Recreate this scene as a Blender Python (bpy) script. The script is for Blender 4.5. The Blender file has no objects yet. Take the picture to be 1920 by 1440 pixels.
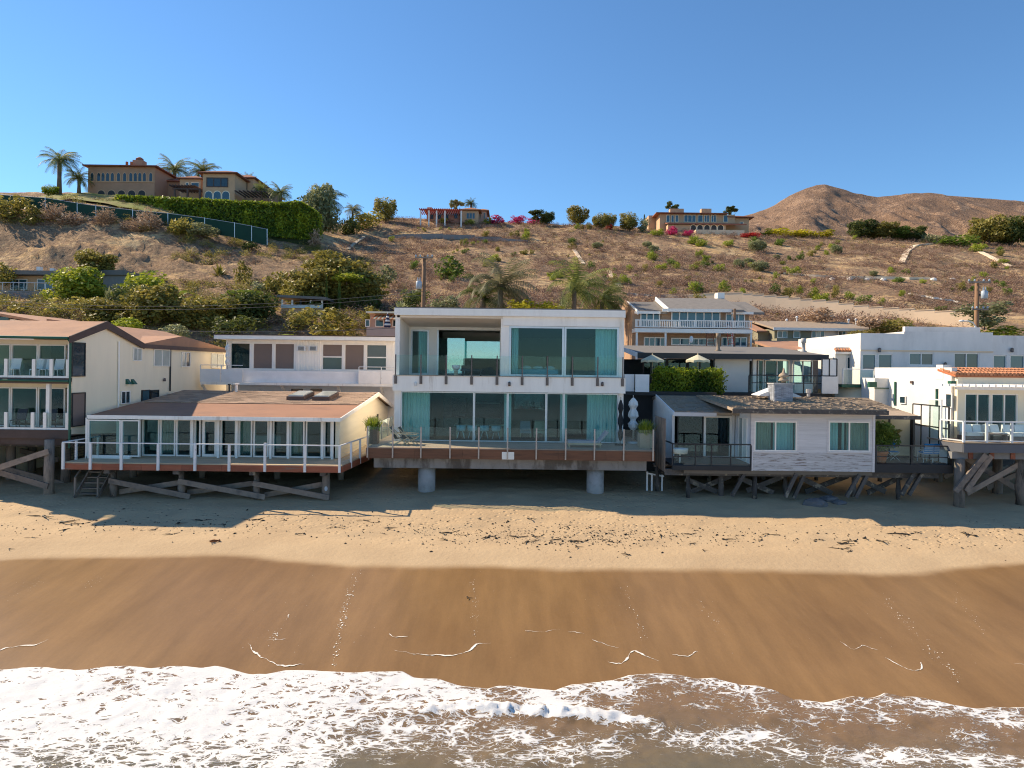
import bpy, math, random
import numpy as np
from mathutils import Vector, Matrix
random.seed(7); RNG = np.random.default_rng(7)
R_ = math.radians
scene = bpy.context.scene
COL = scene.collection

# ------------------------------------------------------------------ camera
CZ = 8.3                     # camera height above mean water
FPX, PCX, PCY = 1280.0, 960.0, 690.0
ROLL = R_(0.7)
cs, sn = math.cos(ROLL), math.sin(ROLL)
cd = bpy.data.cameras.new('camera'); cam = bpy.data.objects.new('camera', cd); COL.objects.link(cam)
cd.sensor_width = 36.0; cd.lens = 24.0; cd.shift_y = -30.0/1920.0
cd.clip_start = 0.1; cd.clip_end = 12000
cam.matrix_world = Matrix(((cs, -sn, 0, 0), (0, 0, -1, 0), (sn, cs, 0, CZ), (0, 0, 0, 1)))
scene.camera = cam

# ------------------------------------------------------------------ light
LD = Vector((1.2, -0.55, -1.0)).normalized()      # direction the sunlight travels
el = math.asin(-LD.z); az = math.atan2(-LD.x, -LD.y)
w = bpy.data.worlds.new('World'); scene.world = w; w.use_nodes = True
nt = w.node_tree; bg = nt.nodes['Background']
sky = nt.nodes.new('ShaderNodeTexSky'); sky.sky_type = 'NISHITA'; sky.sun_disc = False
sky.sun_elevation = el; sky.sun_rotation = az; sky.air_density = 1.0; sky.dust_density = 0.0; sky.ozone_density = 8.0
tint = nt.nodes.new('ShaderNodeMix'); tint.data_type = 'RGBA'; tint.blend_type = 'MULTIPLY'; tint.inputs[0].default_value = 1; tint.inputs[7].default_value = (.90, 1.0, .97, 1); nt.links.new(sky.outputs[0], tint.inputs[6]); nt.links.new(tint.outputs[2], bg.inputs[0]); bg.inputs[1].default_value = 0.087
sd = bpy.data.lights.new('sun', 'SUN'); so = bpy.data.objects.new('sun', sd); COL.objects.link(so)
sd.energy = 3.75; sd.angle = R_(0.55); sd.color = (1.0, 0.83, 0.60)
so.rotation_euler = LD.to_track_quat('-Z', 'Y').to_euler(); so.location = (-80, 60, 90)
vs = scene.view_settings
vs.view_transform = 'Standard'; vs.look = 'None'; vs.exposure = 1.05; vs.gamma = 1.0; vs.use_curve_mapping = False
scene.cycles.filter_width = 1.1; scene.cycles.use_denoising = True; scene.cycles.denoising_prefilter = 'NONE'; scene.cycles.max_bounces = 8; scene.cycles.transparent_max_bounces = 16; scene.cycles.glossy_bounces = 4
scene.cycles.caustics_reflective = False; scene.cycles.caustics_refractive = False

# ------------------------------------------------------------------ pixel helpers
def unroll(x, y):
    dx, dy = x-PCX, y-PCY
    return dx*cs+dy*sn, -dx*sn+dy*cs
def W(x, y, d):
    dx, dy = unroll(x, y)
    return Vector((dx*d/FPX, d, CZ-dy*d/FPX))
def RC(x0, y0, x1, y1, d):
    """pixel rectangle -> X0,X1,Z0,Z1 on the plane at depth d"""
    xm, ym = (x0+x1)/2, (y0+y1)/2
    return W(x0, ym, d).x, W(x1, ym, d).x, W(xm, y1, d).z, W(xm, y0, d).z
def SD(x, y, X):
    """pixel on a wall of constant X -> depth, Z"""
    dx, dy = unroll(x, y); d = X*FPX/dx
    return d, CZ-dy*d/FPX

# ------------------------------------------------------------------ materials
MATS = {}
def _n(t, ty, **kw):
    n = t.nodes.new(ty)
    for k, v in kw.items(): setattr(n, k, v)
    return n
def mat(name, col, rough=.6, var=.18, scale=2.0, bump=0.0, bscale=18.0, metal=0.0, stretch=(1, 1, 1), col2=None, thr=(.45, .6), spec=.4, rnd=0.0, scale2=None, hue=None):
    m = bpy.data.materials.new(name); m.use_nodes = True; t = m.node_tree; L = t.links.new
    b = t.nodes['Principled BSDF']; b.inputs['Roughness'].default_value = rough; b.inputs['Metallic'].default_value = metal
    b.inputs['Specular IOR Level'].default_value = spec
    tc = _n(t, 'ShaderNodeTexCoord'); mp = _n(t, 'ShaderNodeMapping'); mp.inputs['Scale'].default_value = stretch
    L(tc.outputs['Object'], mp.inputs[0])
    no = _n(t, 'ShaderNodeTexNoise'); no.inputs['Scale'].default_value = scale; no.inputs['Detail'].default_value = 6; no.inputs['Roughness'].default_value = .62
    L(mp.outputs[0], no.inputs['Vector'])
    mr = _n(t, 'ShaderNodeMapRange'); mr.inputs[1].default_value = .25; mr.inputs[2].default_value = .75; mr.inputs[3].default_value = 1-var; mr.inputs[4].default_value = 1+var
    L(no.outputs['Fac'], mr.inputs[0])
    mul = _n(t, 'ShaderNodeMix', data_type='RGBA', blend_type='MULTIPLY'); mul.inputs[0].default_value = 1
    if col2 is not None:
        n2 = _n(t, 'ShaderNodeTexNoise'); n2.inputs['Scale'].default_value = scale2 or scale*.7; n2.inputs['Detail'].default_value = 8; n2.inputs['Roughness'].default_value = .65
        L(mp.outputs[0], n2.inputs['Vector'])
        r2 = _n(t, 'ShaderNodeMapRange', interpolation_type='SMOOTHSTEP'); r2.inputs[1].default_value, r2.inputs[2].default_value = thr
        L(n2.outputs['Fac'], r2.inputs[0])
        mx = _n(t, 'ShaderNodeMix', data_type='RGBA'); mx.inputs[6].default_value = (*col, 1); mx.inputs[7].default_value = (*col2, 1)
        L(r2.outputs[0], mx.inputs[0]); L(mx.outputs[2], mul.inputs[6])
    else:
        mul.inputs[6].default_value = (*col, 1)
    L(mr.outputs[0], mul.inputs[7])
    out = mul.outputs[2]
    if rnd:
        oi = _n(t, 'ShaderNodeObjectInfo'); rr = _n(t, 'ShaderNodeMapRange'); rr.inputs[3].default_value = 1-rnd; rr.inputs[4].default_value = 1+rnd
        L(oi.outputs['Random'], rr.inputs[0])
        m3 = _n(t, 'ShaderNodeMix', data_type='RGBA', blend_type='MULTIPLY'); m3.inputs[0].default_value = 1
        L(out, m3.inputs[6]); L(rr.outputs[0], m3.inputs[7]); out = m3.outputs[2]
    L(out, b.inputs['Base Color'])
    if bump:
        nb = _n(t, 'ShaderNodeTexNoise'); nb.inputs['Scale'].default_value = bscale; nb.inputs['Detail'].default_value = 5
        L(mp.outputs[0], nb.inputs['Vector'])
        bp = _n(t, 'ShaderNodeBump'); bp.inputs['Strength'].default_value = 1; bp.inputs['Distance'].default_value = bump
        L(nb.outputs['Fac'], bp.inputs['Height']); L(bp.outputs[0], b.inputs['Normal'])
    MATS[name] = m; return m
def glass(name, tint, refl, rough=.01):
    m = bpy.data.materials.new(name); m.use_nodes = True; t = m.node_tree; L = t.links.new; t.nodes.clear()
    o = _n(t, 'ShaderNodeOutputMaterial'); mx = _n(t, 'ShaderNodeMixShader'); tr = _n(t, 'ShaderNodeBsdfTransparent'); gl = _n(t, 'ShaderNodeBsdfGlossy')
    tr.inputs[0].default_value = (*tint, 1); gl.inputs['Color'].default_value = (.78, .95, 1, 1); gl.inputs['Roughness'].default_value = rough
    fr0 = _n(t, 'ShaderNodeLayerWeight'); fr = _n(t, 'ShaderNodeMath', operation='POWER'); L(fr0.outputs['Facing'], fr.inputs[0]); fr.inputs[1].default_value = 4.0
    ad = _n(t, 'ShaderNodeMath', operation='ADD', use_clamp=True); ad.inputs[1].default_value = refl
    # slight waviness of real panes
    tc = _n(t, 'ShaderNodeTexCoord'); nn = _n(t, 'ShaderNodeTexNoise'); nn.inputs['Scale'].default_value = .9; bp = _n(t, 'ShaderNodeBump'); bp.inputs['Distance'].default_value = .004; bp.inputs['Strength'].default_value = .5
    L(tc.outputs['Object'], nn.inputs['Vector']); L(nn.outputs['Fac'], bp.inputs['Height']); L(bp.outputs[0], gl.inputs['Normal'])
    L(fr.outputs[0], ad.inputs[0]); L(ad.outputs[0], mx.inputs[0]); L(tr.outputs[0], mx.inputs[1]); L(gl.outputs[0], mx.inputs[2]); L(mx.outputs[0], o.inputs[0])
    MATS[name] = m; return m
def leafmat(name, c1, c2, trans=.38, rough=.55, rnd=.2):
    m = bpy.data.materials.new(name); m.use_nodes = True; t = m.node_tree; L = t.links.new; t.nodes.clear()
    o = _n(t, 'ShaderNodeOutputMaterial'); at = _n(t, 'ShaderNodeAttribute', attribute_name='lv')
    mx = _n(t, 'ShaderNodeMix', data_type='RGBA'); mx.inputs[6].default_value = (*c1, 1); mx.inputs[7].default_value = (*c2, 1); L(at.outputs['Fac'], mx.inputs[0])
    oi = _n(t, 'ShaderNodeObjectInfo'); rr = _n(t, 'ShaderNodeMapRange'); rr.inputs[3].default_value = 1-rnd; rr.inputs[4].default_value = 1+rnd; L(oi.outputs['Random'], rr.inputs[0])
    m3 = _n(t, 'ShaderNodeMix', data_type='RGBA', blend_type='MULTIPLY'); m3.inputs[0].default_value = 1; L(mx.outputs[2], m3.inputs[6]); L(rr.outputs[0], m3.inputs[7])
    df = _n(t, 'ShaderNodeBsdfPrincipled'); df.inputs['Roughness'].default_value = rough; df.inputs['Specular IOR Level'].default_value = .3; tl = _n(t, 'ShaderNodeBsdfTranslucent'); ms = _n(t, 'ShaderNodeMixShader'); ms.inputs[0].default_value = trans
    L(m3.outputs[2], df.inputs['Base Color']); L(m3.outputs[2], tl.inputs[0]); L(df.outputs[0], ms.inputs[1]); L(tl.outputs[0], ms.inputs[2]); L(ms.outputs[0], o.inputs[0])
    MATS[name] = m; return m

mat('white', (.93, .875, .80), .55, .06, 1.3, .002, 8, col2=(.70, .63, .54), thr=(.56, .78), stretch=(1.3, 1.3, .22))
mat('white_stucco', (.74, .71, .66), .85, .07, .7, .006, 26)
mat('white_worn', (.93, .875, .80), .6, .08, 1.5, .002, 8, col2=(.60, .51, .42), thr=(.56, .74), stretch=(1.6, 1, .2))
mat('rail_white', (.74, .74, .74), .45, .08, 3, col2=(.42, .22, .10), thr=(.63, .70), scale2=5)
mat('grey_stucco', (.82, .755, .70), .9, .12, .8, .01, 14, col2=(.62, .56, .52), thr=(.5, .75), stretch=(1, 1, .4))
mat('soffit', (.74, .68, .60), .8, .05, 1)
mat('cream', (.94, .82, .61), .85, .06, .9, .003, 30, col2=(.74, .63, .46), thr=(.58, .8), stretch=(1, 1, .25))
mat('cream_siding', (.92, .82, .62), .75, .07, 1.0, .002, 20, stretch=(.3, .3, 4))
mat('pale_siding', (.85, .82, .80), .7, .08, 1.4, .002, 20)
mat('grey_siding', (.66, .63, .62), .75, .12, 2.2, .003, 30, stretch=(.4, .4, 6), rnd=.06)
mat('peeling_siding', (.60, .57, .56), .8, .15, 2.0, .004, 30, stretch=(.5, 1, 7), col2=(.27, .22, .19), thr=(.52, .6), scale2=3.0, rnd=.12)
mat('tan_wall', (.82, .61, .41), .9, .07, .35, .006, 6, rnd=.05)
mat('mansion_wall', (.44, .26, .165), .9, .14, .35)
mat('villa_wall', (.60, .39, .235), .9, .1, .4)
mat('pink_wall', (.58, .38, .30), .9, .1, .5)
mat('olive_wall', (.27, .25, .17), .85, .1, .8)
mat('shingle_wall', (.40, .25, .155), .85, .2, 2, .01, 12)
mat('dark_wall', (.035, .033, .033), .7, .2, 1)
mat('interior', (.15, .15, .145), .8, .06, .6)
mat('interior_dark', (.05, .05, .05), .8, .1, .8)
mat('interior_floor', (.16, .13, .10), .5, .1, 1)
mat('black_metal', (.022, .022, .024), .45, .2, 4)
mat('bronze', (.15, .12, .11), .4, .2, 5, metal=.6)
mat('steel_post', (.36, .32, .30), .38, .18, 4, metal=.7)
mat('alu', (.62, .64, .66), .35, .06, 3, metal=.5)
mat('green_pipe', (.02, .10, .06), .5, .15, 3)
mat('white_metal', (.75, .75, .74), .4, .08, 4)
mat('concrete', (.37, .37, .37), .85, .16, 2.2, .01, 20, col2=(.26, .26, .25), thr=(.5, .68))
mat('beam_concrete', (.29, .265, .245), .85, .2, 1.2, .012, 18, col2=(.12, .10, .085), thr=(.46, .6), stretch=(1, 1, .35))
mat('redwood', (.17, .075, .04), .65, .25, 2.4, .004, 24, stretch=(.35, 1, 3.5), col2=(.10, .05, .03), thr=(.5, .7), rnd=.15)
mat('red_fascia', (.27, .085, .045), .7, .22, 2.2, .004, 24, stretch=(.35, 1, 3), col2=(.20, .14, .11), thr=(.55, .68), rnd=.2)
mat('deck_wood', (.42, .31, .22), .7, .15, 2.0, .003, 20, stretch=(.4, 3, 1), rnd=.12)
mat('deck_tan', (.60, .45, .28), .7, .12, 1.6, .003, 20, stretch=(.4, 3, 1), rnd=.12)
mat('deck_dark', (.045, .042, .045), .7, .2, 2)
mat('pile_wood', (.23, .185, .15), .85, .25, 3.5, .012, 12, stretch=(2, 2, .5), col2=(.13, .11, .095), thr=(.5, .66), rnd=.2)
mat('brace_wood', (.25, .195, .155), .85, .22, 3, .008, 14, col2=(.15, .125, .11), thr=(.5, .66), rnd=.22)
mat('old_wood', (.10, .088, .08), .9, .3, 4, .015, 16, col2=(.26, .22, .17), thr=(.55, .62), rnd=.3)
mat('brown_wood', (.105, .07, .058), .75, .2, 2, rnd=.1)
mat('pole_wood', (.24, .135, .075), .85, .25, 3, .006, 20, stretch=(3, 3, .3))
mat('roof_brown', (.42, .225, .135), .85, .12, .9, .006, 40, col2=(.34, .19, .125), thr=(.45, .7))
mat('roof_rust', (.33, .165, .095), .8, .1, .7, .004, 40, col2=(.26, .135, .085), thr=(.45, .7))
mat('roof_shingle', (.40, .275, .19), .9, .14, 1.5, .008, 30, rnd=.2)
mat('roof_shake', (.33, .255, .185), .9, .2, 3, .02, 14, rnd=.25)
mat('roof_grey', (.19, .175, .16), .9, .12, 1.0, .006, 30)
mat('roof_greyshingle', (.20, .18, .16), .9, .2, 3, .02, 12, rnd=.12)
mat('roof_tile', (.27, .105, .065), .85, .25, 1.2, .03, 5)
mat('clay_tile', (.44, .19, .095), .8, .2, 4, rnd=.25)
mat('brick_grey', (.34, .36, .40), .85, .15, 3, rnd=.25)
mat('mortar', (.40, .41, .43), .9, .1, 5)
mat('terracotta', (.46, .15, .06), .8, .12, 4)
mat('fabric_white', (.74, .73, .70), .9, .06, 3)
mat('fabric_grey', (.36, .36, .39), .9, .1, 3)
mat('fabric_cream', (.62, .57, .40), .9, .08, 3)
mat('fabric_black', (.03, .03, .032), .9, .1, 3)
mat('fabric_blue', (.015, .22, .55), .85, .1, 3)
mat('curtain', (.78, .78, .68), .9, .06, 1.2)
mat('curtain_teal', (.66, .74, .70), .9, .06, 1.2)
mat('curtain_tan', (.50, .42, .32), .9, .08, 1.2)
mat('shade_brown', (.22, .165, .14), .85, .06, .8)
mat('shade_grey', (.12, .125, .14), .85, .06, .8)
mat('lacquer_red', (.42, .05, .03), .5, .1, 4)
mat('insulator', (.35, .42, .48), .35, .05, 4)
mat('transformer_grey', (.40, .46, .52), .45, .1, 4)
mat('wire', (.10, .10, .10), .6, .1, 4)
mat('trunk', (.16, .12, .09), .9, .3, 3, .02, 8)
mat('palm_trunk', (.17, .125, .095), .9, .3, 4, .02, 6, stretch=(1, 1, 4))
mat('fence_green', (.012, .055, .035), .85, .15, .5)
mat('dark_pane', (.02, .045, .06), .06, .25, .5, spec=.8)
mat('blue_pane', (.035, .10, .14), .06, .25, .5, spec=.8)
mat('grey_pane', (.09, .095, .10), .1, .2, .5, spec=.7)
mat('light_pane', (.45, .47, .42), .15, .2, .7, spec=.6)
mat('kelp', (.030, .021, .012), .6, .3, 6)
mat('kelp_orange', (.20, .065, .012), .6, .2, 6)
mat('rock', (.15, .14, .14), .9, .25, 2, .03, 6)
mat('block_wall', (.24, .235, .23), .9, .12, 2, .01, 6, rnd=.12)
mat('drain_concrete', (.78, .62, .44), .9, .1, 1)
mat('umbrella_navy', (.025, .03, .07), .9, .1, 3)
glass('glass', (.68, .87, .885), .028)
glass('glass_rail', (.91, .965, .96), .018)
glass('glass_reflect', (.5, .8, .8), .38)
leafmat('leaf_green', (.07, .125, .018), (.20, .26, .04))
leafmat('leaf_lime', (.17, .24, .02), (.40, .42, .05))
leafmat('leaf_yellow', (.34, .32, .02), (.62, .52, .03))
leafmat('leaf_olive', (.13, .13, .028), (.40, .33, .075))
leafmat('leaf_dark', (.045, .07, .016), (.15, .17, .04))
leafmat('leaf_sage', (.17, .19, .09), (.34, .35, .18))
leafmat('leaf_dry', (.30, .20, .13), (.58, .42, .29), .2, .8)
leafmat('leaf_brush', (.12, .072, .052), (.44, .285, .205), .15, .85)
leafmat('leaf_pink', (.42, .015, .10), (.62, .05, .20))
leafmat('leaf_red', (.42, .02, .02), (.60, .06, .05))
leafmat('leaf_hedge', (.05, .11, .010), (.40, .46, .03))
leafmat('leaf_palm', (.085, .13, .03), (.30, .31, .085))
leafmat('leaf_palmgrey', (.13, .135, .06), (.30, .27, .16))

# ------------------------------------------------------------------ mesh builder
class M:
    def __init__(s): s.v = []; s.f = []
    def poly(s, pts):
        k = len(s.v); s.v += [tuple(p) for p in pts]; s.f.append(tuple(range(k, k+len(pts)))); return s
    def box(s, x0, x1, y0, y1, z0, z1):
        if x1 < x0: x0, x1 = x1, x0
        if y1 < y0: y0, y1 = y1, y0
        if z1 < z0: z0, z1 = z1, z0
        k = len(s.v)
        s.v += [(x0,y0,z0),(x1,y0,z0),(x1,y1,z0),(x0,y1,z0),(x0,y0,z1),(x1,y0,z1),(x1,y1,z1),(x0,y1,z1)]
        s.f += [(k,k+3,k+2,k+1),(k+4,k+5,k+6,k+7),(k,k+1,k+5,k+4),(k+1,k+2,k+6,k+5),(k+2,k+3,k+7,k+6),(k+3,k,k+4,k+7)]
        return s
    def hexa(s, p):
        """8 points, bottom four then top four, same order as box"""
        k = len(s.v); s.v += [tuple(q) for q in p]
        s.f += [(k,k+3,k+2,k+1),(k+4,k+5,k+6,k+7),(k,k+1,k+5,k+4),(k+1,k+2,k+6,k+5),(k+2,k+3,k+7,k+6),(k+3,k,k+4,k+7)]
        return s
    def beam(s, p, q, w, h=None):
        p, q = Vector(p), Vector(q); h = h or w; a = (q-p).normalized()
        u = a.cross(Vector((0, 0, 1)));
        if u.length < 1e-3: u = Vector((1, 0, 0))
        u.normalize(); n = u.cross(a); u *= w/2; n *= h/2
        return s.hexa([p-u-n, p+u-n, q+u-n, q-u-n, p-u+n, p+u+n, q+u+n, q-u+n])
    def tube(s, pts, r, n=8, cap=True):
        pts = [Vector(p) for p in pts]; rr = r if isinstance(r, (list, tuple)) else [r]*len(pts); k = len(s.v)
        for i, p in enumerate(pts):
            a = (pts[min(i+1, len(pts)-1)]-pts[max(i-1, 0)]).normalized()
            u = a.cross(Vector((0, 0, 1)))
            if u.length < 1e-2: u = a.cross(Vector((0, 1, 0)))
            u.normalize(); b = a.cross(u)
            for j in range(n):
                t = 2*math.pi*j/n; s.v.append(tuple(p+(u*math.cos(t)+b*math.sin(t))*rr[i]))
        for i in range(len(pts)-1):
            for j in range(n):
                j2 = (j+1) % n; s.f.append((k+i*n+j, k+i*n+j2, k+(i+1)*n+j2, k+(i+1)*n+j))
        if cap:
            s.f.append(tuple(k+j for j in range(n))[::-1]); s.f.append(tuple(k+(len(pts)-1)*n+j for j in range(n)))
        return s
    def lathe(s, c, prof, n=16):
        """prof: list of (r, z)"""
        return s.tube([(c[0], c[1], c[2]+z) for r, z in prof], [max(r, .001) for r, z in prof], n)
    def prism_x(s, yz, x0, x1):
        a = [(x0, y, z) for y, z in yz]; b = [(x1, y, z) for y, z in yz]; return s._pr(a, b)
    def prism_y(s, xz, y0, y1):
        a = [(x, y0, z) for x, z in xz]; b = [(x, y1, z) for x, z in xz]; return s._pr(a, b)
    def prism_z(s, xy, z0, z1):
        a = [(x, y, z0) for x, y in xy]; b = [(x, y, z1) for x, y in xy]; return s._pr(a, b)
    def _pr(s, a, b):
        k = len(s.v); n = len(a); s.v += a+b
        s.f.append(tuple(k+i for i in range(n))); s.f.append(tuple(k+n+i for i in range(n))[::-1])
        for i in range(n):
            j = (i+1) % n; s.f.append((k+i, k+n+i, k+n+j, k+j))
        return s
    def wall_y(s, x0, x1, y0, y1, z0, z1, ops=()):
        """slab in the XZ plane with rectangular openings (x0,x1,z0,z1)"""
        xs = sorted(set([x0, x1]+[min(max(v, x0), x1) for o in ops for v in o[:2]]))
        for a, b in zip(xs, xs[1:]):
            if b-a < 1e-4: continue
            m = (a+b)/2; cuts = sorted([(max(o[2], z0), min(o[3], z1)) for o in ops if o[0] < m < o[1]]); z = z0
            for c0, c1 in cuts:
                if c0-z > 1e-3: s.box(a, b, y0, y1, z, c0)
                z = max(z, c1)
            if z1-z > 1e-3: s.box(a, b, y0, y1, z, z1)
        return s
    def wall_x(s, y0, y1, x0, x1, z0, z1, ops=()):
        t = M().wall_y(y0, y1, x0, x1, z0, z1, ops); k = len(s.v)
        s.v += [(b, a, c) for a, b, c in t.v]; s.f += [tuple(k+i for i in f[::-1]) for f in t.f]; return s

def mk(name, mb, m, smooth=False, off=(0, 0, 0)):
    me = bpy.data.meshes.new(name); ox, oy, oz = off
    me.from_pydata([(a-ox, b-oy, c-oz) for a, b, c in mb.v], [], mb.f); me.update()
    if smooth: me.polygons.foreach_set('use_smooth', [True]*len(me.polygons))
    me.materials.append(MATS[m] if isinstance(m, str) else m)
    return me
def thing(name, label, cat, loc, group=None):
    o = bpy.data.objects.new(name, None); COL.objects.link(o); o.location = loc; o.empty_display_size = .3
    o['label'] = label; o['category'] = cat
    if group: o['group'] = group
    o['ox'] = list(map(float, loc)); return o
def off_of(o):
    while o.parent is not None: o = o.parent
    return tuple(o['ox'])
def part(name, mb, m, parent, smooth=False, label=None):
    o = bpy.data.objects.new(name, mk(name, mb, m, smooth, off_of(parent))); COL.objects.link(o); o.parent = parent
    if label: o['label'] = label
    return o
def single(name, mb, m, label, cat, loc, group=None, smooth=False):
    o = bpy.data.objects.new(name, mk(name, mb, m, smooth, loc)); COL.objects.link(o); o.location = loc
    o['label'] = label; o['category'] = cat; o['ox'] = list(map(float, loc))
    if group: o['group'] = group
    return o
def struct(name, mb, m, parent=None, smooth=False, kind='structure'):
    o = bpy.data.objects.new(name, mk(name, mb, m, smooth)); COL.objects.link(o); o['kind'] = kind; o['ox'] = [0., 0., 0.]
    return o

def window(parent, x0, x1, z0, z1, y, nx=1, nz=1, fw=.07, dep=.12, fm='white', gm='glass', axis='y', sgn=1, splits=None, name='window', proud=.015):
    """frame + one pane per light. axis y: faces the sea (-Y). axis x: on a wall of constant X (=y arg), facing sgn*X; x0,x1 are depths."""
    fr = M(); y0, y1 = y-proud, y+dep
    xs = [x0+(x1-x0)*s for s in splits] if splits else [x0+(x1-x0)*i/nx for i in range(1, nx)]
    zs = [z0+(z1-z0)*i/nz for i in range(1, nz)]
    fr.box(x0, x1, y0, y1, z0, z0+fw).box(x0, x1, y0, y1, z1-fw, z1).box(x0, x0+fw, y0, y1, z0+fw, z1-fw).box(x1-fw, x1, y0, y1, z0+fw, z1-fw)
    for a in xs: fr.box(a-fw/2, a+fw/2, y0, y1, z0+fw, z1-fw)
    ex = [x0+fw]+[v for a in xs for v in (a-fw/2, a+fw/2)]+[x1-fw]
    for b in zs:
        for i in range(0, len(ex), 2): fr.box(ex[i], ex[i+1], y0, y1, b-fw/2, b+fw/2)
    ez = [z0+fw]+[v for b in zs for v in (b-fw/2, b+fw/2)]+[z1-fw]
    def swap(m):
        if axis == 'x':
            m.v = [(y-sgn*(b-y), a, c) for a, b, c in m.v]
        return m
    f = part(name, swap(fr), fm, parent)
    k = 0
    for i in range(0, len(ex), 2):
        for j in range(0, len(ez), 2):
            g = gm[k % len(gm)] if isinstance(gm, (list, tuple)) else gm; k += 1
            yy = y+dep*.45
            part('pane', swap(M().box(ex[i]-.01, ex[i+1]+.01, yy, yy+.012, ez[j]-.01, ez[j+1]+.01)), g, f)
    return f
def curtain(parent, x0, x1, z0, z1, y, m='curtain', per=.16, amp=.05, name='curtain'):
    mb = M(); n = max(6, int((x1-x0)/per*8)); ph = random.random()*6
    pts = []
    for i in range(n+1):
        t = i/n; x = x0+(x1-x0)*t; a = 2*math.pi*(x-x0)/per
        pts.append((x, y+amp*math.sin(a+ph+.7*math.sin(a*.31))+.02*math.sin(a*.23+ph)))
    k = len(mb.v)
    for x, yy in pts: mb.v += [(x, yy*1.0, z0), (x, yy, z1)]
    for i in range(n): mb.f.append((k+2*i, k+2*i+2, k+2*i+3, k+2*i+1))
    return part(name, mb, m, parent, True)
# ------------------------------------------------------------------ beach profile
SEA = -0.32
def sand_z(d):
    return float(np.interp(d, [-40, 0, 8, 18.8, 36, 56, 60], [-5, -2.6, -1.35, 0.0, 1.8, 2.5, 2.6]))
def G(x, y):
    """pixel -> point on the sand"""
    dx, dy = unroll(x, y); lo, hi = 3.0, 60.0
    for _ in range(40):
        m = (lo+hi)/2
        if CZ-dy*m/FPX > sand_z(m): lo = m
        else: hi = m
    d = (lo+hi)/2
    return Vector((dx*d/FPX, d, sand_z(d)))
def vnoise(seed):
    r = np.random.default_rng(seed); T = r.random((64, 64))
    def f(x, y):
        x = np.asarray(x, float); y = np.asarray(y, float)
        xi = np.floor(x).astype(int); yi = np.floor(y).astype(int); fx = x-xi; fy = y-yi
        fx = fx*fx*(3-2*fx); fy = fy*fy*(3-2*fy)
        a = T[xi % 64, yi % 64]; b = T[(xi+1) % 64, yi % 64]; c = T[xi % 64, (yi+1) % 64]; e = T[(xi+1) % 64, (yi+1) % 64]
        return (a*(1-fx)+b*fx)*(1-fy)+(c*(1-fx)+e*fx)*fy-.5
    return f
N1, N2, N3 = vnoise(1), vnoise(2), vnoise(3)
def fbm(x, y, o=4):
    s = 0; a = 1.0; f = 1.0
    for i in range(o): s = s+a*N1(x*f+17*i, y*f+5*i); a *= .5; f *= 2.03
    return s
def gridmesh(name, Xa, Ya, Za, m, attrs=None, kind='structure', smooth=True):
    r, c = Xa.shape; me = bpy.data.meshes.new(name)
    V = np.stack([Xa, Ya, Za], -1).reshape(-1, 3).astype(np.float32)
    idx = np.arange(r*c).reshape(r, c)
    F = np.stack([idx[:-1, :-1], idx[:-1, 1:], idx[1:, 1:], idx[1:, :-1]], -1).reshape(-1, 4)
    me.vertices.add(len(V)); me.vertices.foreach_set('co', V.ravel())
    me.loops.add(F.size); me.loops.foreach_set('vertex_index', F.ravel().astype(np.int32))
    me.polygons.add(len(F)); me.polygons.foreach_set('loop_start', (np.arange(len(F))*4).astype(np.int32))
    me.polygons.foreach_set('use_smooth', np.full(len(F), smooth)); me.update(calc_edges=True)
    for k, a in (attrs or {}).items():
        at = me.attributes.new(k, 'FLOAT', 'POINT'); at.data.foreach_set('value', a.ravel().astype(np.float32))
    me.materials.append(m if not isinstance(m, str) else MATS[m])
    o = bpy.data.objects.new(name, me); COL.objects.link(o); o['kind'] = kind; o['ox'] = [0., 0., 0.]; return o

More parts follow.
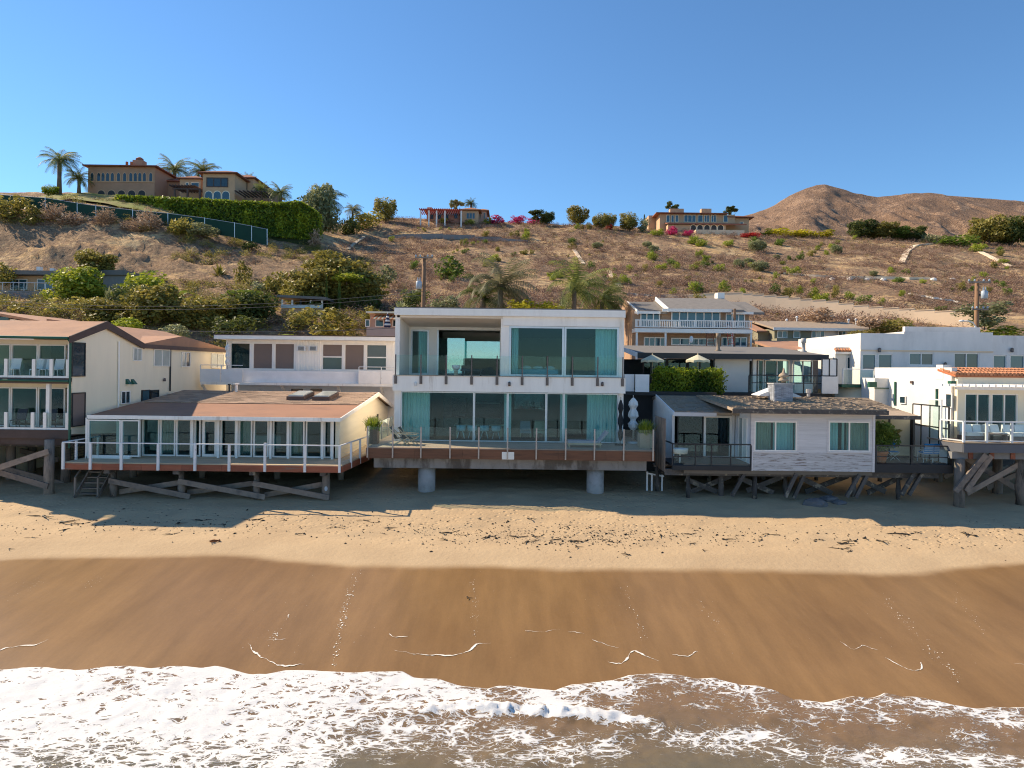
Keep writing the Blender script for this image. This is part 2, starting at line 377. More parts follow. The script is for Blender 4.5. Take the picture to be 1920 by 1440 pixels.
# ---- sand material: dry/wet by a mesh attribute (the tide line), footprints and streaks as relief
def sand_material():
    m = bpy.data.materials.new('sand'); m.use_nodes = True; t = m.node_tree; L = t.links.new; b = t.nodes['Principled BSDF']
    tc = _n(t, 'ShaderNodeTexCoord'); wet = _n(t, 'ShaderNodeAttribute', attribute_name='wet'); ruf = _n(t, 'ShaderNodeAttribute', attribute_name='ruf')
    def noise(scale, det=5, st=(1, 1, 1), rough=.6):
        mp = _n(t, 'ShaderNodeMapping'); mp.inputs['Scale'].default_value = st; L(tc.outputs['Object'], mp.inputs[0])
        n = _n(t, 'ShaderNodeTexNoise'); n.inputs['Scale'].default_value = scale; n.inputs['Detail'].default_value = det; n.inputs['Roughness'].default_value = rough; L(mp.outputs[0], n.inputs['Vector']); return n.outputs['Fac']
    def ramp(f, a, bb, c, d):
        r = _n(t, 'ShaderNodeMapRange'); r.inputs[1].default_value = a; r.inputs[2].default_value = bb; r.inputs[3].default_value = c; r.inputs[4].default_value = d; L(f, r.inputs[0]); return r.outputs[0]
    def mix(f, a, bb, bt='MIX'):
        x = _n(t, 'ShaderNodeMix', data_type='RGBA', blend_type=bt)
        for v, i in ((f, 0), (a, 6), (bb, 7)):
            if isinstance(v, (int, float)): x.inputs[i].default_value = v if i == 0 else (v, v, v, 1)
            elif isinstance(v, tuple): x.inputs[i].default_value = (*v, 1)
            else: L(v, x.inputs[i])
        return x.outputs[2]
    dry = mix(ramp(noise(.45, 6), .3, .7, 0, 1), (.45, .32, .19), (.53, .385, .23))
    dry = mix(1.0, dry, ramp(noise(30, 4), .3, .7, .93, 1.07), 'MULTIPLY')
    w1 = mix(ramp(noise(.22, 5, (1, .5, 1)), .3, .7, 0, 1), (.205, .112, .041), (.285, .165, .066))
    w1 = mix(1.0, w1, ramp(noise(1.1, 6, (1.6, .22, 1)), .3, .7, .86, 1.14), 'MULTIPLY')
    w1 = mix(1.0, w1, ramp(noise(22, 3, (1, .4, 1)), .3, .7, .95, 1.05), 'MULTIPLY')
    L(mix(wet.outputs['Fac'], dry, w1), b.inputs['Base Color'])
    L(ramp(wet.outputs['Fac'], 0, 1, .95, .38), b.inputs['Roughness']); b.inputs['Specular IOR Level'].default_value = .22
    # relief: trampled pits where people walk, smooth elsewhere
    vo = _n(t, 'ShaderNodeTexVoronoi'); vo.inputs['Scale'].default_value = 3.1; L(tc.outputs['Object'], vo.inputs['Vector'])
    pit = ramp(vo.outputs['Distance'], 0, .34, 0, 1)
    pm = _n(t, 'ShaderNodeMath', operation='MULTIPLY'); L(pit, pm.inputs[0]); L(ruf.outputs['Fac'], pm.inputs[1])
    fi = _n(t, 'ShaderNodeMath', operation='MULTIPLY_ADD'); L(noise(5, 6), fi.inputs[0]); fi.inputs[1].default_value = .45; L(pm.outputs[0], fi.inputs[2])
    bp = _n(t, 'ShaderNodeBump'); bp.inputs['Distance'].default_value = .07; L(fi.outputs[0], bp.inputs['Height'])
    L(ramp(wet.outputs['Fac'], 0, 1, .8, .05), bp.inputs['Strength']); L(bp.outputs[0], b.inputs['Normal'])
    return m
wl = [(-400, 1052), (0, 1047), (130, 1044), (300, 1043), (450, 1043), (560, 1055), (640, 1058), (760, 1062), (860, 1062), (950, 1066), (1050, 1071), (1180, 1069), (1280, 1070), (1400, 1071), (1640, 1077), (1740, 1074), (1800, 1066), (1860, 1061), (1920, 1060), (2300, 1060)]
wp = [G(x, y) for x, y in wl]; WX = [p.x for p in wp]; WD = [p.y for p in wp]
xs = np.linspace(-75, 75, 501); ds = np.concatenate([np.linspace(-30, 12, 15), np.linspace(12.2, 40, 150), np.linspace(40.5, 60, 30)])
Xa, Ya = np.meshgrid(xs, ds)
Za = np.interp(Ya, [-40, 0, 8, 18.8, 36, 56, 60], [-5, -2.6, -1.35, 0.0, 1.8, 2.5, 2.6])
edge = np.interp(Xa, WX, WD)+.25*fbm(Xa*.35, Xa*0+3)
wet = np.clip((edge-Ya+.12*fbm(Xa*1.5, Ya*1.5))/.5+.5, 0, 1)
drym = np.clip((Ya-edge-1.2)/2.0, 0, 1)
ruf = drym*np.clip(.35+1.6*fbm(Xa*.16, Ya*.4), 0, 1)
Za = Za+drym*(.06*fbm(Xa*.55, Ya*.9)+.045*fbm(Xa*1.9, Ya*1.9))+(1-drym)*.05*fbm(Xa*.12, Ya*.3, 2)
berm = np.exp(-((Ya-edge-1.6)/1.0)**2)*.06; Za = Za+berm
gridmesh('beach_sand', Xa, Ya, Za, sand_material(), {'wet': wet, 'ruf': ruf})
SXS, SDS, SZA = xs.copy(), ds.copy(), Za.copy(); _G0 = G
def sand_top(X, Y):
    i = np.interp(Y, SDS, np.arange(len(SDS))); j = np.interp(X, SXS, np.arange(len(SXS))); i0, j0 = int(min(i, len(SDS)-2)), int(min(j, len(SXS)-2)); a, b = i-i0, j-j0
    return float((SZA[i0, j0]*(1-b)+SZA[i0, j0+1]*b)*(1-a)+(SZA[i0+1, j0]*(1-b)+SZA[i0+1, j0+1]*b)*a)
def G(x, y):
    """pixel -> point resting on the modelled sand surface"""
    p = _G0(x, y); p.z = sand_top(p.x, p.y); return p

# ---- swash water and foam
def water_material():
    m = bpy.data.materials.new('sea_water'); m.use_nodes = True; t = m.node_tree; L = t.links.new; b = t.nodes['Principled BSDF']
    tc = _n(t, 'ShaderNodeTexCoord'); fo = _n(t, 'ShaderNodeAttribute', attribute_name='foam')
    mp = _n(t, 'ShaderNodeMapping'); mp.inputs['Scale'].default_value = (.75, 1.5, 1); mp.inputs['Rotation'].default_value = (0, 0, -.35); L(tc.outputs['Object'], mp.inputs[0])
    wn = _n(t, 'ShaderNodeTexNoise'); wn.inputs['Scale'].default_value = 1.3; wn.inputs['Detail'].default_value = 4; L(mp.outputs[0], wn.inputs['Vector'])
    ad = _n(t, 'ShaderNodeMix', data_type='RGBA', blend_type='LINEAR_LIGHT'); ad.inputs[0].default_value = .55; L(mp.outputs[0], ad.inputs[6]); L(wn.outputs['Color'], ad.inputs[7])
    def vor(s):
        v = _n(t, 'ShaderNodeTexVoronoi', feature='DISTANCE_TO_EDGE'); v.inputs['Scale'].default_value = s; L(ad.outputs[2], v.inputs['Vector']); return v.outputs['Distance']
    n2 = _n(t, 'ShaderNodeTexNoise'); n2.inputs['Scale'].default_value = 8; n2.inputs['Detail'].default_value = 7; n2.inputs['Roughness'].default_value = .7; L(ad.outputs[2], n2.inputs['Vector'])
    n3 = _n(t, 'ShaderNodeTexNoise'); n3.inputs['Scale'].default_value = 1.1; n3.inputs['Detail'].default_value = 3; L(mp.outputs[0], n3.inputs['Vector'])
    def mth(op, a, c, cl=False):
        x = _n(t, 'ShaderNodeMath', operation=op, use_clamp=cl)
        for i, v in enumerate((a, c)):
            if isinstance(v, (int, float)): x.inputs[i].default_value = v
            else: L(v, x.inputs[i])
        return x.outputs[0]
    h = mth('MINIMUM', mth('MULTIPLY', vor(2.6), 2.0), mth('MULTIPLY', vor(6.5), 3.6))
    h = mth('ADD', h, mth('MULTIPLY', mth('SUBTRACT', n2.outputs['Fac'], .5), .9))
    h = mth('ADD', h, mth('MULTIPLY', mth('SUBTRACT', n3.outputs['Fac'], .5), .8))
    k = mth('SUBTRACT', mth('MULTIPLY', fo.outputs['Fac'], 1.25), .33)
    mask = mth('MULTIPLY', mth('SUBTRACT', k, h), 7.0); mask = mth('ADD', mask, .3, True)
    mx = _n(t, 'ShaderNodeMix', data_type='RGBA'); L(mask, mx.inputs[0]); mx.inputs[6].default_value = (.20, .125, .055, 1); mx.inputs[7].default_value = (.70, .69, .67, 1)
    wc = _n(t, 'ShaderNodeMix', data_type='RGBA'); dp = _n(t, 'ShaderNodeAttribute', attribute_name='deep'); L(dp.outputs['Fac'], wc.inputs[0]); wc.inputs[6].default_value = (.225, .135, .062, 1); wc.inputs[7].default_value = (.12, .115, .07, 1)
    L(wc.outputs[2], mx.inputs[6]); L(mx.outputs[2], b.inputs['Base Color'])
    r = _n(t, 'ShaderNodeMapRange'); r.inputs[3].default_value = .14; r.inputs[4].default_value = .85; L(mask, r.inputs[0]); L(r.outputs[0], b.inputs['Roughness'])
    bp = _n(t, 'ShaderNodeBump'); bp.inputs['Distance'].default_value = .03; bp.inputs['Strength'].default_value = .7
    L(mth('ADD', mth('MULTIPLY', mask, .6), mth('MULTIPLY', n2.outputs['Fac'], .6)), bp.inputs['Height']); L(bp.outputs[0], b.inputs['Normal'])
    return m
fl = [(-500, 1258), (-100, 1258), (0, 1256), (45, 1252), (90, 1251), (140, 1258), (165, 1256), (200, 1250), (235, 1250), (285, 1254), (310, 1250), (345, 1250), (380, 1253), (405, 1249), (440, 1258), (470, 1265), (500, 1265), (535, 1258), (580, 1258), (612, 1259), (650, 1262), (700, 1260), (755, 1259), (775, 1271), (820, 1274), (870, 1288), (915, 1292), (935, 1286), (960, 1286), (1000, 1292), (1040, 1296), (1070, 1284), (1110, 1280), (1150, 1277), (1180, 1267), (1240, 1264), (1280, 1268), (1310, 1274), (1340, 1272), (1390, 1285), (1420, 1286), (1450, 1294), (1485, 1311), (1540, 1317), (1575, 1313), (1600, 1306), (1630, 1310), (1660, 1300), (1695, 1308), (1730, 1309), (1780, 1320), (1830, 1330), (1880, 1327), (1920, 1327), (2000, 1325), (2500, 1330)]
fp = [G(x, y) for x, y in fl]; FX = [p.x for p in fp]; FD = [p.y for p in fp]
xs = np.linspace(-20, 20, 601); vv = np.concatenate([np.linspace(0, 1, 30)**1.6*1.2, np.linspace(1.25, 7, 90)])
Xw, Vw = np.meshgrid(xs, vv)
fe = np.interp(Xw, FX, FD)+.05*fbm(Xw*2.2, Xw*0+9); Yw = fe-Vw
sz = np.interp(Yw, [-40, 0, 8, 18.8, 36], [-5, -2.6, -1.35, 0.0, 1.8])
lip = np.clip(Vw/.10, 0, 1)
ridge = np.exp(-((Yw-np.interp(Xw, [-3, -1, 0, 2, 3.4, 5], [16.7, 17.0, 16.95, 16.75, 16.55, 16.3]))/.22)**2)*np.clip(1-np.abs(Xw-.6)/3.2, 0, 1)**.5*np.where(np.abs(Xw-.6) < 3.2, 1, 0)
Zw = np.maximum(sz+.012+.05*lip, SEA)+(.06*fbm(Xw*1.1, Yw*1.6)+.02*fbm(Xw*5, Yw*5))*np.clip(Vw/1.0, 0, 1)+ridge*(.13+.16*fbm(Xw*3, Yw*3)+.12*fbm(Xw*9, Yw*9))
# foam density: dense on the left, laced on the right, a broken crest in the middle
px = Xw/np.maximum(Yw, 3)*FPX+PCX
dens = np.interp(px, [-200, 300, 620, 800, 950, 1200, 1400, 1920], [.66, .70, .68, .62, .54, .48, .45, .48])
fall = np.interp(px, [-200, 400, 700, 950, 1920], [9.0, 8.0, 3.4, 1.8, 1.5])
foam = dens*np.exp(-(np.maximum(Vw-.1, 0)/fall)**2)
foam = np.maximum(foam, np.exp(-(Vw/.07)**2)*.95)
foam = np.maximum(foam, np.clip(ridge*1.4, 0, 1)); foam = np.maximum(foam, .36*np.exp(-((Vw-2.5)/1.2)**2))
foam = np.clip(foam+.22*fbm(Xw*.5, Yw*.8)+.16*fbm(Xw*1.3+Yw*.9, Yw*2.6-Xw*.8), 0, 1)
deep = np.clip((Vw-1.0)/4.0, 0, 1)
WM = water_material()
gridmesh('swash_water', Xw, Yw, Zw, WM, {'foam': foam, 'deep': deep})
# open sea behind and beside
def rect_grid(x0, x1, y0, y1, n, z):
    X, Y = np.meshgrid(np.linspace(x0, x1, n), np.linspace(y0, y1, n)); return X, Y, np.full(X.shape, z)
xs_s, ys_s = np.linspace(-3500, 3500, 30), np.array([-5000, -2500, -1000, -400, -120, -45, -20, 0, 11.2]); X, Y = np.meshgrid(xs_s, ys_s); Z = np.full(X.shape, SEA-.06)
gridmesh('sea', X, Y, Z, WM, {'foam': np.interp(Y, [-120, -45, 12], [.2, .62, .62]), 'deep': np.ones(X.shape)})  # near-shore foam raised behind the camera to bounce light onto the house fronts

# thin foam lines and bubble trails left on the wet sand
def ribbon(mb, pts, wd):
    P = [G(x, y) for x, y in pts]; P = [P[0]*2-P[1]]+P+[P[-1]*2-P[-2]]; Q = []
    for i in range(1, len(P)-2):
        a, b, c, d = P[i-1:i+3]
        for k in range(14): t = k/14; Q.append(.5*((2*b)+(c-a)*t+(2*a-5*b+4*c-d)*t*t+(3*b-a-3*c+d)*t**3))
    Q.append(P[-2])
    for i in range(1, len(Q)-1): Q[i] = Q[i]+Vector((.05*N3(Q[i].x*5+3, Q[i].y*5), .11*N2(Q[i].x*4, Q[i].y*4)+.05*N2(Q[i].x*13, Q[i].y*13), 0))
    for q in Q: q.z = sand_top(q.x, q.y)
    k = len(mb.v); n = len(Q)
    for i, q in enumerate(Q):
        a = (Q[min(i+1, n-1)]-Q[max(i-1, 0)]).normalized(); s = Vector((-a.y, a.x, 0)); ww = wd*1.15*max(.12, .42+1.5*N3(q.x*5, q.y*5+3)+1.0*N2(q.x*17, q.y*17))*min(1, .25+4*i/n, .25+4*(n-i)/n)
        mb.v += [tuple(q+s*ww+Vector((0, 0, .010))), tuple(q-s*ww+Vector((0, 0, .010)))]
    for i in range(n-1): mb.f.append((k+2*i, k+2*i+1, k+2*i+3, k+2*i+2))
def dots(mb, pts, n, spread, r):
    for i in range(n):
        t = random.random()*(len(pts)-1); j = int(t); f = t-j
        x = pts[j][0]*(1-f)+pts[j+1][0]*f+random.gauss(0, spread); y = pts[j][1]*(1-f)+pts[j+1][1]*f+random.gauss(0, spread)
        p = G(x, y); rr = r*(.22+random.random()**3*1.0); k = len(mb.v); a0 = random.random()*6
        for a in range(5): mb.v.append((p.x+rr*math.cos(a0+a*1.257), p.y+1.6*rr*math.sin(a0+a*1.257), p.z+.010))
        mb.f.append(tuple(range(k, k+5)))
mb = M()
for pts, wd in (([(-20, 1228), (20, 1213), (65, 1210), (92, 1199)], .028), ([(466, 1208), (478, 1225), (510, 1243), (530, 1251), (570, 1247)], .035), ([(500, 1202), (535, 1200)], .02),
                ([(740, 1220), (760, 1224), (800, 1228), (850, 1229), (880, 1219), (897, 1208), (920, 1207)], .026), ([(730, 1190), (745, 1197), (765, 1194)], .016), ([(1140, 1242), (1165, 1244), (1185, 1225), (1200, 1226), (1235, 1240)], .032),
                ([(985, 1183), (1010, 1186), (1050, 1181)], .012), ([(1065, 1186), (1095, 1189)], .014), ([(1575, 1202), (1600, 1217), (1622, 1211), (1645, 1218)], .022), ([(1660, 1232), (1682, 1245), (1710, 1257), (1726, 1255), (1728, 1242)], .018), ([(1260, 1228), (1290, 1232), (1308, 1222)], .015),
                ([(1110, 1200), (1130, 1208), (1160, 1216)], .010), ([(1900, 1246), (1920, 1247)], .02)): ribbon(mb, pts, wd)
for pts, n, sp, r in (([(655, 1112), (640, 1170), (625, 1250)], 150, 3, .022), ([(672, 1072), (655, 1112)], 60, 5, .018), ([(885, 1090), (892, 1140), (890, 1195)], 70, 4, .017), ([(545, 1150), (520, 1190), (508, 1202)], 45, 3, .02), ([(150, 1100), (190, 1085)], 30, 6, .015),
                      ([(1655, 1120), (1700, 1170), (1770, 1240), (1800, 1275)], 110, 5, .018), ([(1790, 1120), (1850, 1190)], 50, 5, .014), ([(1170, 1100), (1200, 1180), (1208, 1195)], 55, 5, .016), ([(1290, 1100), (1360, 1190)], 40, 8, .013), ([(20, 1120), (90, 1080)], 40, 6, .012), ([(560, 1140), (480, 1220), (720, 1160)], 40, 16, .010),
                      ([(300, 1110), (900, 1150), (1500, 1130), (1900, 1190)], 130, 45, .008)): dots(mb, pts, n, sp, r)
struct('foam_line', mb, mat('foam', (.80, .74, .66), .8, .15, 6), kind='stuff')

# kelp and driftwood on the dry sand (prototypes shared)
def kelp_mesh(seed):
    r = random.Random(seed); mb = M()
    for s in range(r.randint(2, 4)):
        a = r.uniform(-.5, .5)+(math.pi if r.random() < .5 else 0); p = Vector((r.uniform(-.1, .1), r.uniform(-.1, .1), .02)); pts = [p.copy()]
        for i in range(5):
            a += r.uniform(-.7, .7); p = p+Vector((math.cos(a)*.12, math.sin(a)*.10, r.uniform(-.008, .014))); pts.append(p.copy())
        rr = r.uniform(.012, .03); mb.tube(pts, [rr*.5, rr, rr*1.3, rr, rr*.8, rr*.3], 5)
    mb.lathe((0, 0, 0), [(.02, 0), (.075, .01), (.06, .045), (.01, .06)], 7)
    return mb
KM = [mk('kelp_clump', kelp_mesh(i), 'kelp', True) for i in range(5)]
kp = [(82, 968, 1.0), (115, 979, 1.2), (155, 983, .7), (120, 995, .8), (335, 980, .8), (378, 976, .7), (420, 984, .5), (467, 975, .6), (485, 974, .7), (536, 976, .5), (322, 1004, .5), (555, 1002, .6), (628, 988, .6), (290, 994, .5), (250, 992, .4), (682, 975, .5), (727, 990, .8), (700, 980, .5), (766, 985, .5),
      (825, 998, .6), (845, 999, .6), (837, 1014, .6), (872, 1005, .5), (915, 1009, .8), (930, 1010, .8), (970, 1008, .7), (1000, 1006, .8), (990, 1016, .7), (953, 977, .6), (990, 973, .7), (1040, 1012, .5), (1070, 1015, .8), (1090, 1016, .8), (1050, 1021, .4), (1080, 1026, .6), (1150, 1018, .5), (1180, 1044, .6), (1220, 1014, .5), (1240, 1006, .6), (1268, 1007, .5), (1295, 1003, .5),
      (1356, 1012, .8), (1440, 1002, .7), (1428, 1014, .5), (1318, 1034, .4), (1295, 1020, .4), (1575, 1019, 1.0), (1603, 1015, .9), (1620, 1010, .8), (1645, 1015, .8), (1702, 1003, .9), (1726, 1000, .5), (1578, 1033, .7), (1595, 1037, .5), (1828, 1007, 1.0), (1675, 1002, .5), (1712, 1012, .4), (1530, 1013, .5), (1810, 1000, .4), (876, 1120, .4), (60, 1010, .4), (18, 1031, .4)]
for i, (x, y, s) in enumerate(kp):
    o = bpy.data.objects.new('kelp_clump', KM[i % 5]); COL.objects.link(o); o.location = G(x, y)+Vector((0, 0, .01)); s *= 1.15; o.scale = (s, s, s*.8); o.rotation_euler = (0, 0, (i*1.7) % .9-.45+(math.pi if i % 3 == 0 else 0))
    o['label'] = 'small dark kelp scrap lying on the sand'; o['category'] = 'seaweed'; o['group'] = 'kelp scraps washed up on the beach'
o = bpy.data.objects.new('kelp_clump', mk('kelp_clump', kelp_mesh(9), 'kelp_orange', True)); COL.objects.link(o); o.location = G(411, 1018); o.scale = (.7, .7, 1.6)
o['label'] = 'orange brown kelp clump standing out on smooth pale sand'; o['category'] = 'seaweed'
# tiny debris along the strand line: uncountable specks
mb = M()
for i in range(1500):
    x = random.uniform(-60, 1980); y = random.gauss(np.interp(x, [0, 600, 1000, 1900], [985, 985, 1006, 1008]), 14)
    if random.random() < .4: x = random.gauss(1080, 160); y = random.gauss(1003, 14)
    p = G(x, y)
    if p.y > 33: continue
    r = random.uniform(.008, .03)*(1.6 if random.random() < .15 else 1); a = random.random()*3; k = len(mb.v)
    u = Vector((math.cos(a), math.sin(a), 0))*r*random.uniform(1, 3); v = Vector((-math.sin(a), math.cos(a), 0))*r; p.z += .012
    mb.v += [tuple(p+u), tuple(p+v), tuple(p-u), tuple(p-v), tuple(p+Vector((0, 0, r)))]
    mb.f += [(k, k+1, k+4), (k+1, k+2, k+4), (k+2, k+3, k+4), (k+3, k, k+4)]
struct('strand_debris', mb, 'kelp', kind='stuff')

# ------------------------------------------------------------------ hillside terrain
XC = [-420, 0, 150, 300, 450, 560, 640, 720, 850, 1000, 1150, 1300, 1500, 1700, 1920, 2350]
PR = {
 -420: [(80, 600), (100, 548), (115, 505), (128, 445), (136, 385), (142, 370), (152, 362), (175, 360), (300, 380)],
 0: [(80, 600), (100, 548), (115, 505), (128, 440), (136, 388), (142, 376), (152, 368), (175, 362), (300, 380)],
 150: [(80, 600), (100, 548), (115, 500), (128, 425), (136, 392), (142, 380), (155, 368), (175, 366), (300, 384)],
 300: [(80, 605), (100, 560), (115, 510), (128, 450), (137, 412), (143, 400), (158, 378), (180, 374), (300, 390)],
 450: [(80, 600), (100, 556), (115, 515), (130, 468), (140, 446), (150, 425), (165, 384), (185, 378), (300, 395)],
 560: [(80, 600), (100, 560), (120, 512), (140, 470), (150, 446), (165, 420), (185, 400), (210, 398), (300, 410)],
 640: [(80, 600), (100, 555), (120, 515), (145, 478), (170, 446), (190, 430), (215, 424), (240, 426), (300, 432)],
 720: [(80, 600), (100, 560), (120, 530), (145, 490), (170, 455), (190, 425), (205, 412), (225, 408), (300, 420)],
 850: [(80, 592), (100, 558), (120, 527), (145, 492), (170, 458), (190, 430), (205, 415), (228, 411), (300, 420)],
 1000: [(80, 592), (100, 558), (120, 528), (145, 495), (170, 462), (190, 436), (205, 423), (228, 418), (300, 426)],
 1150: [(80, 592), (100, 560), (120, 530), (145, 497), (170, 466), (190, 442), (206, 430), (230, 425), (300, 432)],
 1300: [(80, 604), (98, 575), (106, 562), (120, 533), (145, 500), (170, 470), (190, 448), (208, 435), (235, 431), (300, 438)],
 1500: [(77, 640), (85, 606), (100, 580), (120, 542), (145, 507), (170, 480), (195, 456), (212, 443), (240, 440), (300, 446)],
 1700: [(74, 628), (80, 608), (100, 586), (120, 553), (145, 517), (170, 486), (195, 462), (215, 449), (240, 446), (300, 455)],
 1920: [(74, 630), (80, 616), (100, 594), (120, 562), (145, 527), (170, 497), (195, 471), (215, 458), (240, 455), (300, 462)],
 2350: [(80, 625), (100, 600), (120, 566), (145, 530), (170, 500), (195, 474), (215, 461), (240, 458), (300, 466)]}
TD = np.linspace(57, 300, 200); TT = np.linspace(-420, 2350, 420)
colZ = []
for x in XC:
    d = [56, 62, 71]; z = [6.6, 7.0, 7.9]
    for dd, y in PR[x]: d.append(dd); z.append(CZ-unroll(x, y)[1]*dd/FPX)
    colZ.append(np.interp(TD, d, z))
colZ = np.array(colZ)
ux = np.array([unroll(x, 480)[0]+PCX for x in XC])
TZ = np.array([np.interp(TT, ux, colZ[:, i]) for i in range(len(TD))])          # rows depth, cols angle
for _ in range(3):
    TZ[1:-1] = (TZ[:-2]+2*TZ[1:-1]+TZ[2:])/4; TZ[:, 2:-2] = (TZ[:, :-4]+TZ[:, 1:-3]+2*TZ[:, 2:-2]+TZ[:, 3:-1]+TZ[:, 4:])/6
Tm, Dm = np.meshgrid(TT, TD); HX = (Tm-PCX)*Dm/FPX
amp = np.clip((Dm-75)/30, 0, 1)*np.where(Dm < 200, 1, .5)
bluff = np.clip(1-np.abs(Tm-200)/420, 0, 1)*np.clip(1-np.abs(Dm-120)/22, 0, 1)
TZ = TZ+amp*(1.3*fbm(HX*.06, Dm*.04)+.5*fbm(HX*.25, Dm*.25)-.8*np.abs(fbm(HX*.11+7, Dm*.03)))+bluff*(2.6*fbm(HX*.16+9, Dm*.30)+1.6*np.abs(fbm(HX*.4, Dm*.55))+.9*np.abs(fbm(HX*.9, Dm*1.1+4)))
def ground(X, Y):
    t = X/Y*FPX+PCX; i = np.interp(Y, TD, np.arange(len(TD))); j = np.interp(t, TT, np.arange(len(TT)))
    i0, j0 = int(min(i, len(TD)-2)), int(min(j, len(TT)-2)); a, b = i-i0, j-j0
    return float((TZ[i0, j0]*(1-b)+TZ[i0, j0+1]*b)*(1-a)+(TZ[i0+1, j0]*(1-b)+TZ[i0+1, j0+1]*b)*a)
def H(x, y, dmin=66.0, dmax=235.0):
    """pixel -> first hillside point the ray meets"""
    dx, dy = unroll(x, y); d = dmin; s = .5
    while d < dmax:
        if ground(dx*d/FPX, d) >= CZ-dy*d/FPX: break
        d += s
    return Vector((dx*d/FPX, d, ground(dx*d/FPX, d)))
def hill_material(name, soil, soil2, brush, brush2, sc, cover, bump):
    m = bpy.data.materials.new(name); m.use_nodes = True; t = m.node_tree; L = t.links.new; b = t.nodes['Principled BSDF']; b.inputs['Roughness'].default_value = .95; b.inputs['Specular IOR Level'].default_value = .15
    tc = _n(t, 'ShaderNodeTexCoord')
    def noise(s, det=6, r=.62):
        n = _n(t, 'ShaderNodeTexNoise'); n.inputs['Scale'].default_value = s; n.inputs['Detail'].default_value = det; n.inputs['Roughness'].default_value = r; L(tc.outputs['Object'], n.inputs['Vector']); return n.outputs['Fac']
    def ss(f, a, c):
        r = _n(t, 'ShaderNodeMapRange', interpolation_type='SMOOTHSTEP'); r.inputs[1].default_value = a; r.inputs[2].default_value = c; L(f, r.inputs[0]); return r.outputs[0]
    def mix(f, a, c):
        x = _n(t, 'ShaderNodeMix', data_type='RGBA'); L(f, x.inputs[0])
        for v, i in ((a, 6), (c, 7)):
            if isinstance(v, tuple): x.inputs[i].default_value = (*v, 1)
            else: L(v, x.inputs[i])
        return x.outputs[2]
    so = mix(ss(noise(sc*.35), .35, .65), soil, soil2); br = mix(ss(noise(sc*4), .35, .65), brush, brush2)
    big = noise(sc*.16, 3); mid = noise(sc*1.5, 8, .68)
    a = _n(t, 'ShaderNodeMath', operation='MULTIPLY_ADD'); L(big, a.inputs[0]); a.inputs[1].default_value = .9; L(mid, a.inputs[2])
    L(mix(ss(a.outputs[0], cover-.05, cover+.07), so, br), b.inputs['Base Color'])
    bp = _n(t, 'ShaderNodeBump'); bp.inputs['Distance'].default_value = bump; bp.inputs['Strength'].default_value = .9; L(noise(sc*2.2, 9, .7), bp.inputs['Height']); L(bp.outputs[0], b.inputs['Normal'])
    return m
gridmesh('hillside', HX, Dm, TZ, hill_material('hill_soil', (.58, .375, .185), (.69, .495, .28), (.27, .175, .11), (.43, .285, .175), .42, .87, 1.5))
# mountain behind
rl = [(600, 470), (1000, 452), (1250, 432), (1330, 420), (1400, 404), (1440, 391), (1480, 367), (1512, 352), (1530, 346), (1548, 345), (1566, 351), (1600, 361), (1645, 370), (1700, 363), (1745, 362), (1800, 367), (1860, 373), (1920, 378), (2050, 385), (2400, 400)]
ru = [unroll(x, y) for x, y in rl]; rx = [u[0]+PCX for u in ru]; rz = [-u[1]/FPX for u in ru]
MT = np.linspace(900, 2500, 420); MD = np.concatenate([np.linspace(300, 560, 130), np.linspace(565, 800, 30)])
Tm2, Dm2 = np.meshgrid(MT, MD); s = np.interp(Tm2, rx, rz)
top = CZ+s*560; base = CZ+.168*300
f = np.clip((Dm2-300)/260, 0, 1); Zm = base+(top-base)*(f**1.15); Zm = np.where(Dm2 > 560, top-(Dm2-560)*.35, Zm)
Xm = (Tm2-PCX)*Dm2/FPX
k = np.sin(np.clip(f, 0, 1)*math.pi)
Zm = Zm+k*(11*fbm(Xm*.012, Dm2*.008)-15*np.abs(fbm(Xm*.035+5, Dm2*.012))+3*fbm(Xm*.08, Dm2*.06))+(1.2+k)*fbm(Xm*.09, Dm2*.09)
gridmesh('mountain', Xm, Dm2, Zm, hill_material('mountain_scrub', (.42, .265, .17), (.52, .35, .235), (.24, .15, .10), (.33, .215, .145), .30, .86, 3.6))
# sea wall and road shelf behind the beach lots
mb = M().box(-80, 80, 56, 57.2, .5, 6.75); struct('sea_wall', mb, 'concrete'); struct('shade_bulkhead', M().box(-70, 70, 45.4, 45.8, 1.0, 3.05), 'old_wood')  # dark bulkhead added to keep the space under the houses in shade
# ================================================================== MAIN HOUSE
DF, DK = 38.0, 35.0
X0, X1, _, _ = RC(740, 580, 1169.5, 835, DF)
ZR1, ZR0 = W(955, 580.5, DF).z, W(955, 593.5, DF).z
ZU, ZUb = W(955, 706, DF).z, W(955, 735, DF).z
ZD = W(955, 841.5, DK).z
YB = 54.0
mh = thing('glass_house', 'white two storey modern beach house with full width sliding glass on both floors', 'house', (0, DK, 1.8))
part('roof', M().box(X0-.02, X1+.02, DF-.25, YB, ZR0, ZR1), 'white', mh)
part('roof_membrane', M().box(X0, X1, DF-.2, YB, ZR1+.003, ZR1+.06), 'roof_grey', mh)
